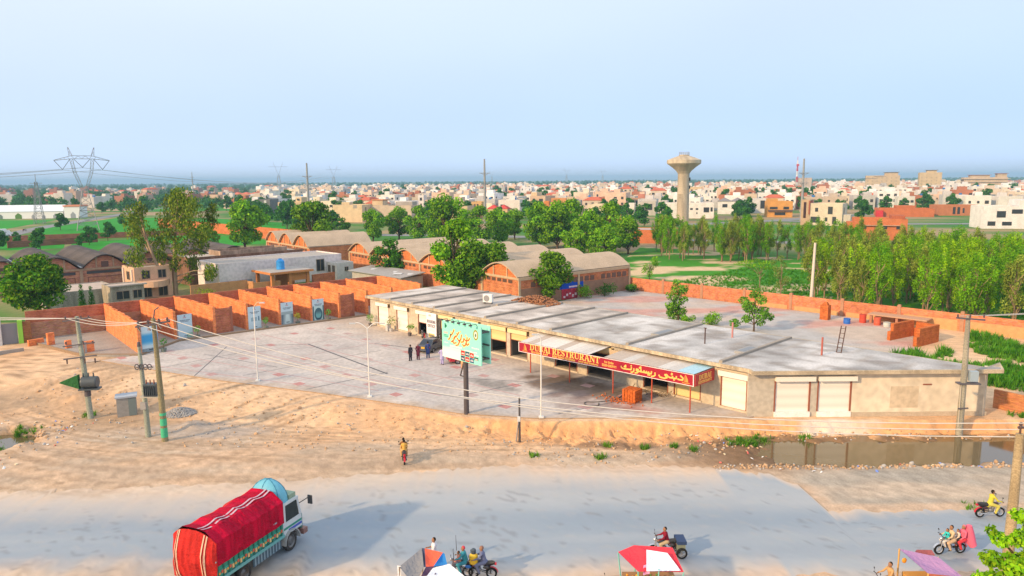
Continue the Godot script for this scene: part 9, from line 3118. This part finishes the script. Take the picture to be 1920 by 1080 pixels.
func sheet(called: String, parent: Node3D, pts: Array, m_: Material) -> void:
	var m := MB.new()
	var a: Vector3 = pts[0]
	var b: Vector3 = pts[1]
	var c: Vector3 = pts[2]
	var d: Vector3 = pts[3] if pts.size() > 3 else pts[2]
	var n := 6
	for i in n:
		for j in n:
			var q := []
			for e in [[i, j], [i + 1, j], [i + 1, j + 1], [i, j + 1]]:
				var u: float = float(e[0]) / n
				var w: float = float(e[1]) / n
				var p := a.lerp(b, u).lerp(d.lerp(c, u), w)
				p.y -= 0.12 * sin(PI * u) * sin(PI * w)
				q.append(p)
			m.quad(q[0], q[1], q[2], q[3])
			m.quad(q[3] - Vector3(0, 0.015, 0), q[2] - Vector3(0, 0.015, 0), q[1] - Vector3(0, 0.015, 0), q[0] - Vector3(0, 0.015, 0))
	part(parent, called, m, m_)
func patchwork_tent() -> void:
	var t := thing("patchwork_tent", "patchwork cloth tent in grey, coral, blue and white over a roadside stand", "tent", Vector3(-3.9, 0.02, -32.3))
	var L := Vector3(-1.5, 2.0, 0.2)
	var B1 := Vector3(-0.6, 2.2, -1.15)
	var B2 := Vector3(0.45, 2.12, -0.85)
	var R := Vector3(1.9, 1.75, 1.1)
	var F := Vector3(-0.6, 1.85, 1.6)
	var mid := Vector3(-0.35, 2.0, 0.25)
	var mr := Vector3(0.75, 2.0, 0.1)
	sheet("grey_panel", t, [L, F, mid, B1], mat("cloth_grey", lin(0.22, 0.22, 0.235), 0.85))
	sheet("navy_strip", t, [mid, mid + Vector3(0.1, 0.01, 0), B1 + Vector3(0.14, 0, 0.02), B1], mat("cloth_navy", lin(0.07, 0.08, 0.14), 0.85))
	sheet("coral_panel", t, [mid + Vector3(0.1, 0.01, 0), Vector3(0.1, 2.0, 0.2), B2, B1 + Vector3(0.14, 0, 0.02)], mat("cloth_coral", lin(0.80, 0.13, 0.07), 0.8))
	sheet("blue_panel", t, [Vector3(0.1, 2.0, 0.2), mr, B2 + Vector3(0.1, -0.02, 0.1), B2], mat("cloth_blue", lin(0.03, 0.20, 0.52), 0.8))
	sheet("plum_panel", t, [F + Vector3(0.2, 0.05, -0.7), Vector3(0.3, 1.95, 0.8), Vector3(0.1, 2.0, 0.2), mid + Vector3(0.1, 0.0, 0.0)], mat("cloth_plum", lin(0.09, 0.05, 0.10), 0.85))
	sheet("white_panel", t, [F + Vector3(0.3, 0.12, 0), R, mr + Vector3(0.1, 0.06, 0), Vector3(0.1, 2.05, 0.45)], mat("cloth_white", lin(0.76, 0.78, 0.82), 0.8))
	sheet("white_flap", t, [L + Vector3(-0.1, -0.7, 0.05), L + Vector3(0.06, -0.7, 0.05), L + Vector3(0.08, 0.02, 0), L + Vector3(-0.1, 0.06, 0)], mat("cloth_white", lin(0.76, 0.78, 0.82), 0.8))
	for p in [L, B1, B2, R, F]:
		var m := MB.new()
		m.tube([Vector3(p.x, -0.05, p.z), p - Vector3(0, 0.02, 0)], [0.035], 6)
		part(t, "pole", m, mat("tent_pole", lin(0.3, 0.25, 0.2), 0.8))
	var m := MB.new()
	m.box2(Vector3(-1.0, 0.75, -0.5), Vector3(1.0, 0.85, 0.9))
	part(t, "counter", m, mat("stand_wood", lin(0.35, 0.22, 0.11), 0.85))
	var bm := MB.new()
	bm.tube([Vector3(1.0, 1.5, -2.2), Vector3(0.97, 2.3, -2.25)], [0.018, 0.01], 5)
	part(t, "thin_rod", bm, mat("rod_dark", lin(0.06, 0.06, 0.07), 0.6))
func red_canopy() -> void:
	var t := thing("fruit_cart", "fruit seller's cart under a red cloth canopy with a white sheet thrown over it", "cart", Vector3(6.5, 0.02, -32.7))
	var red := mat("canopy_red", lin(0.75, 0.05, 0.075), 0.75)
	var A := Vector3(-1.42, 1.95, -0.7)
	var B := Vector3(-0.6, 2.14, -0.98)
	var C := Vector3(1.25, 2.1, -0.8)
	var Dd := Vector3(1.40, 1.82, 0.95)
	var E := Vector3(-0.72, 1.84, 0.9)
	var M := Vector3(0.2, 2.14, -0.1)
	sheet("canopy_panel", t, [A, E, M, B], red)
	sheet("canopy_panel", t, [M, Vector3(1.3, 2.0, 0.2), C, B], red)
	sheet("canopy_panel", t, [E, Dd, Vector3(1.3, 2.0, 0.2), M], red)
	sheet("white_sheet", t, [Vector3(-0.35, 1.90, 1.0), Vector3(1.25, 1.90, 0.98), Vector3(0.85, 2.20, -0.1), Vector3(-0.12, 2.27, -0.3)], mat("cloth_white_blue", lin(0.72, 0.76, 0.86), 0.75))
	sheet("pink_corner", t, [Vector3(-0.5, 1.72, 1.03), Vector3(-0.2, 1.80, 1.03), Vector3(-0.18, 2.02, 0.55), Vector3(-0.42, 1.95, 0.6)], mat("cloth_pink", lin(0.75, 0.36, 0.58), 0.75))
	for p in [A, B, C, Dd, E, Vector3(0.25, 1.95, 0.9)]:
		var m := MB.new()
		m.tube([Vector3(p.x * 0.9, 0.6, p.z * 0.9), p - Vector3(0, 0.03, 0)], [0.035], 6)
		part(t, "pole", m, mat("pole_teal", lin(0.18, 0.52, 0.47), 0.6))
	var m := MB.new()
	m.box2(Vector3(-1.2, 0.7, -0.8), Vector3(1.3, 0.85, 0.85))
	part(t, "tray", m, mat("cart_wood", lin(0.36, 0.2, 0.09), 0.85))
	for x in [-0.8, 0.9]:
		for s in [-0.7, 0.75]: wheel(t, Vector3(x, 0.36, s), 0.36, 0.09)
	rng.seed = 88
	var pal := [lin(0.70, 0.30, 0.02), lin(0.62, 0.45, 0.03), lin(0.16, 0.012, 0.05), lin(0.12, 0.30, 0.03), lin(0.55, 0.12, 0.03), lin(0.30, 0.42, 0.08)]
	var fr := thing("fruit_heap", "mixed fruit heaped on the tray beneath the red canopy", "fruit", Vector3(6.5, 0.875, -32.7))
	for k in 6:
		m = MB.new()
		for i in 40:
			m.ball(Vector3(-0.9 + 0.38 * k + rng.randfn() * 0.12, 0.05 + rng.randf() * 0.22, 0.45 + rng.randfn() * 0.22), Vector3.ONE * rng.randf_range(0.045, 0.075), 6, 4)
		var o := part(fr, "fruit_pile", m, mat("fruit", pal[k], 0.5))
		o.set_meta("kind", "stuff")
	bike("motorcycle with a red tank parked against the fruit cart", Vector3(4.9, 0.05, -32.4), PI + 0.3)
func purple_cart() -> void:
	var t := thing("loader_rickshaw", "goods rickshaw with a wooden body and a mauve cloth canopy", "rickshaw", Vector3(19.7, 0.02, -32.2))
	var cloth := mat("cloth_mauve", lin(0.42, 0.24, 0.44), 0.8)
	var A := Vector3(-0.95, 2.05, -1.1)
	var B := Vector3(0.75, 1.80, -0.75)
	var C := Vector3(1.05, 1.62, 0.75)
	var Dd := Vector3(-0.45, 1.70, 0.55)
	sheet("canopy_sheet", t, [Dd, C, B, A], cloth)
	sheet("canopy_skirt", t, [Dd + Vector3(0, -0.3, 0.02), C + Vector3(0, -0.25, 0.02), C + Vector3(0, 0.0, 0.01), Dd + Vector3(0, 0, 0.01)], mat("cloth_rust", lin(0.45, 0.14, 0.09), 0.8))
	sheet("rear_flap", t, [Vector3(-0.3, 1.85, -1.0), Vector3(0.7, 1.8, -0.9), Vector3(0.6, 2.0, -1.05), Vector3(-0.1, 2.0, -1.1)], mat("cloth_plum_red", lin(0.30, 0.10, 0.12), 0.8))
	for p in [A, B, C, Dd]:
		var m := MB.new()
		m.tube([Vector3(p.x, 0.6, p.z), p], [0.04], 6)
		part(t, "pole", m, mat("pole_wood", lin(0.6, 0.36, 0.12), 0.8))
	var m := MB.new()
	m.box2(Vector3(-0.9, 0.6, -0.8), Vector3(1.1, 1.05, 0.7))
	part(t, "load_body", m, mat("body_ochre", lin(0.55, 0.27, 0.06), 0.8))
	m = MB.new()
	m.ball(Vector3(-0.78, 1.55, -0.9), Vector3(0.12, 0.14, 0.06), 8, 6)
	part(t, "orange_tag", m, mat("tag_orange", lin(0.7, 0.3, 0.02), 0.6))
	for s in [-0.75, 0.7]: wheel(t, Vector3(0.4, 0.32, s), 0.32, 0.12)
	bike("motorcycle front of the mauve-roofed goods rickshaw", Vector3(17.9, 0.05, -32.6), PI)
	person("man in a beige tunic driving the mauve-roofed rickshaw", "ride", Vector3(18.1, 0.12, -32.6), PI + 0.2, 1.05, lin(0.50, 0.30, 0.13), lin(0.5, 0.3, 0.14))
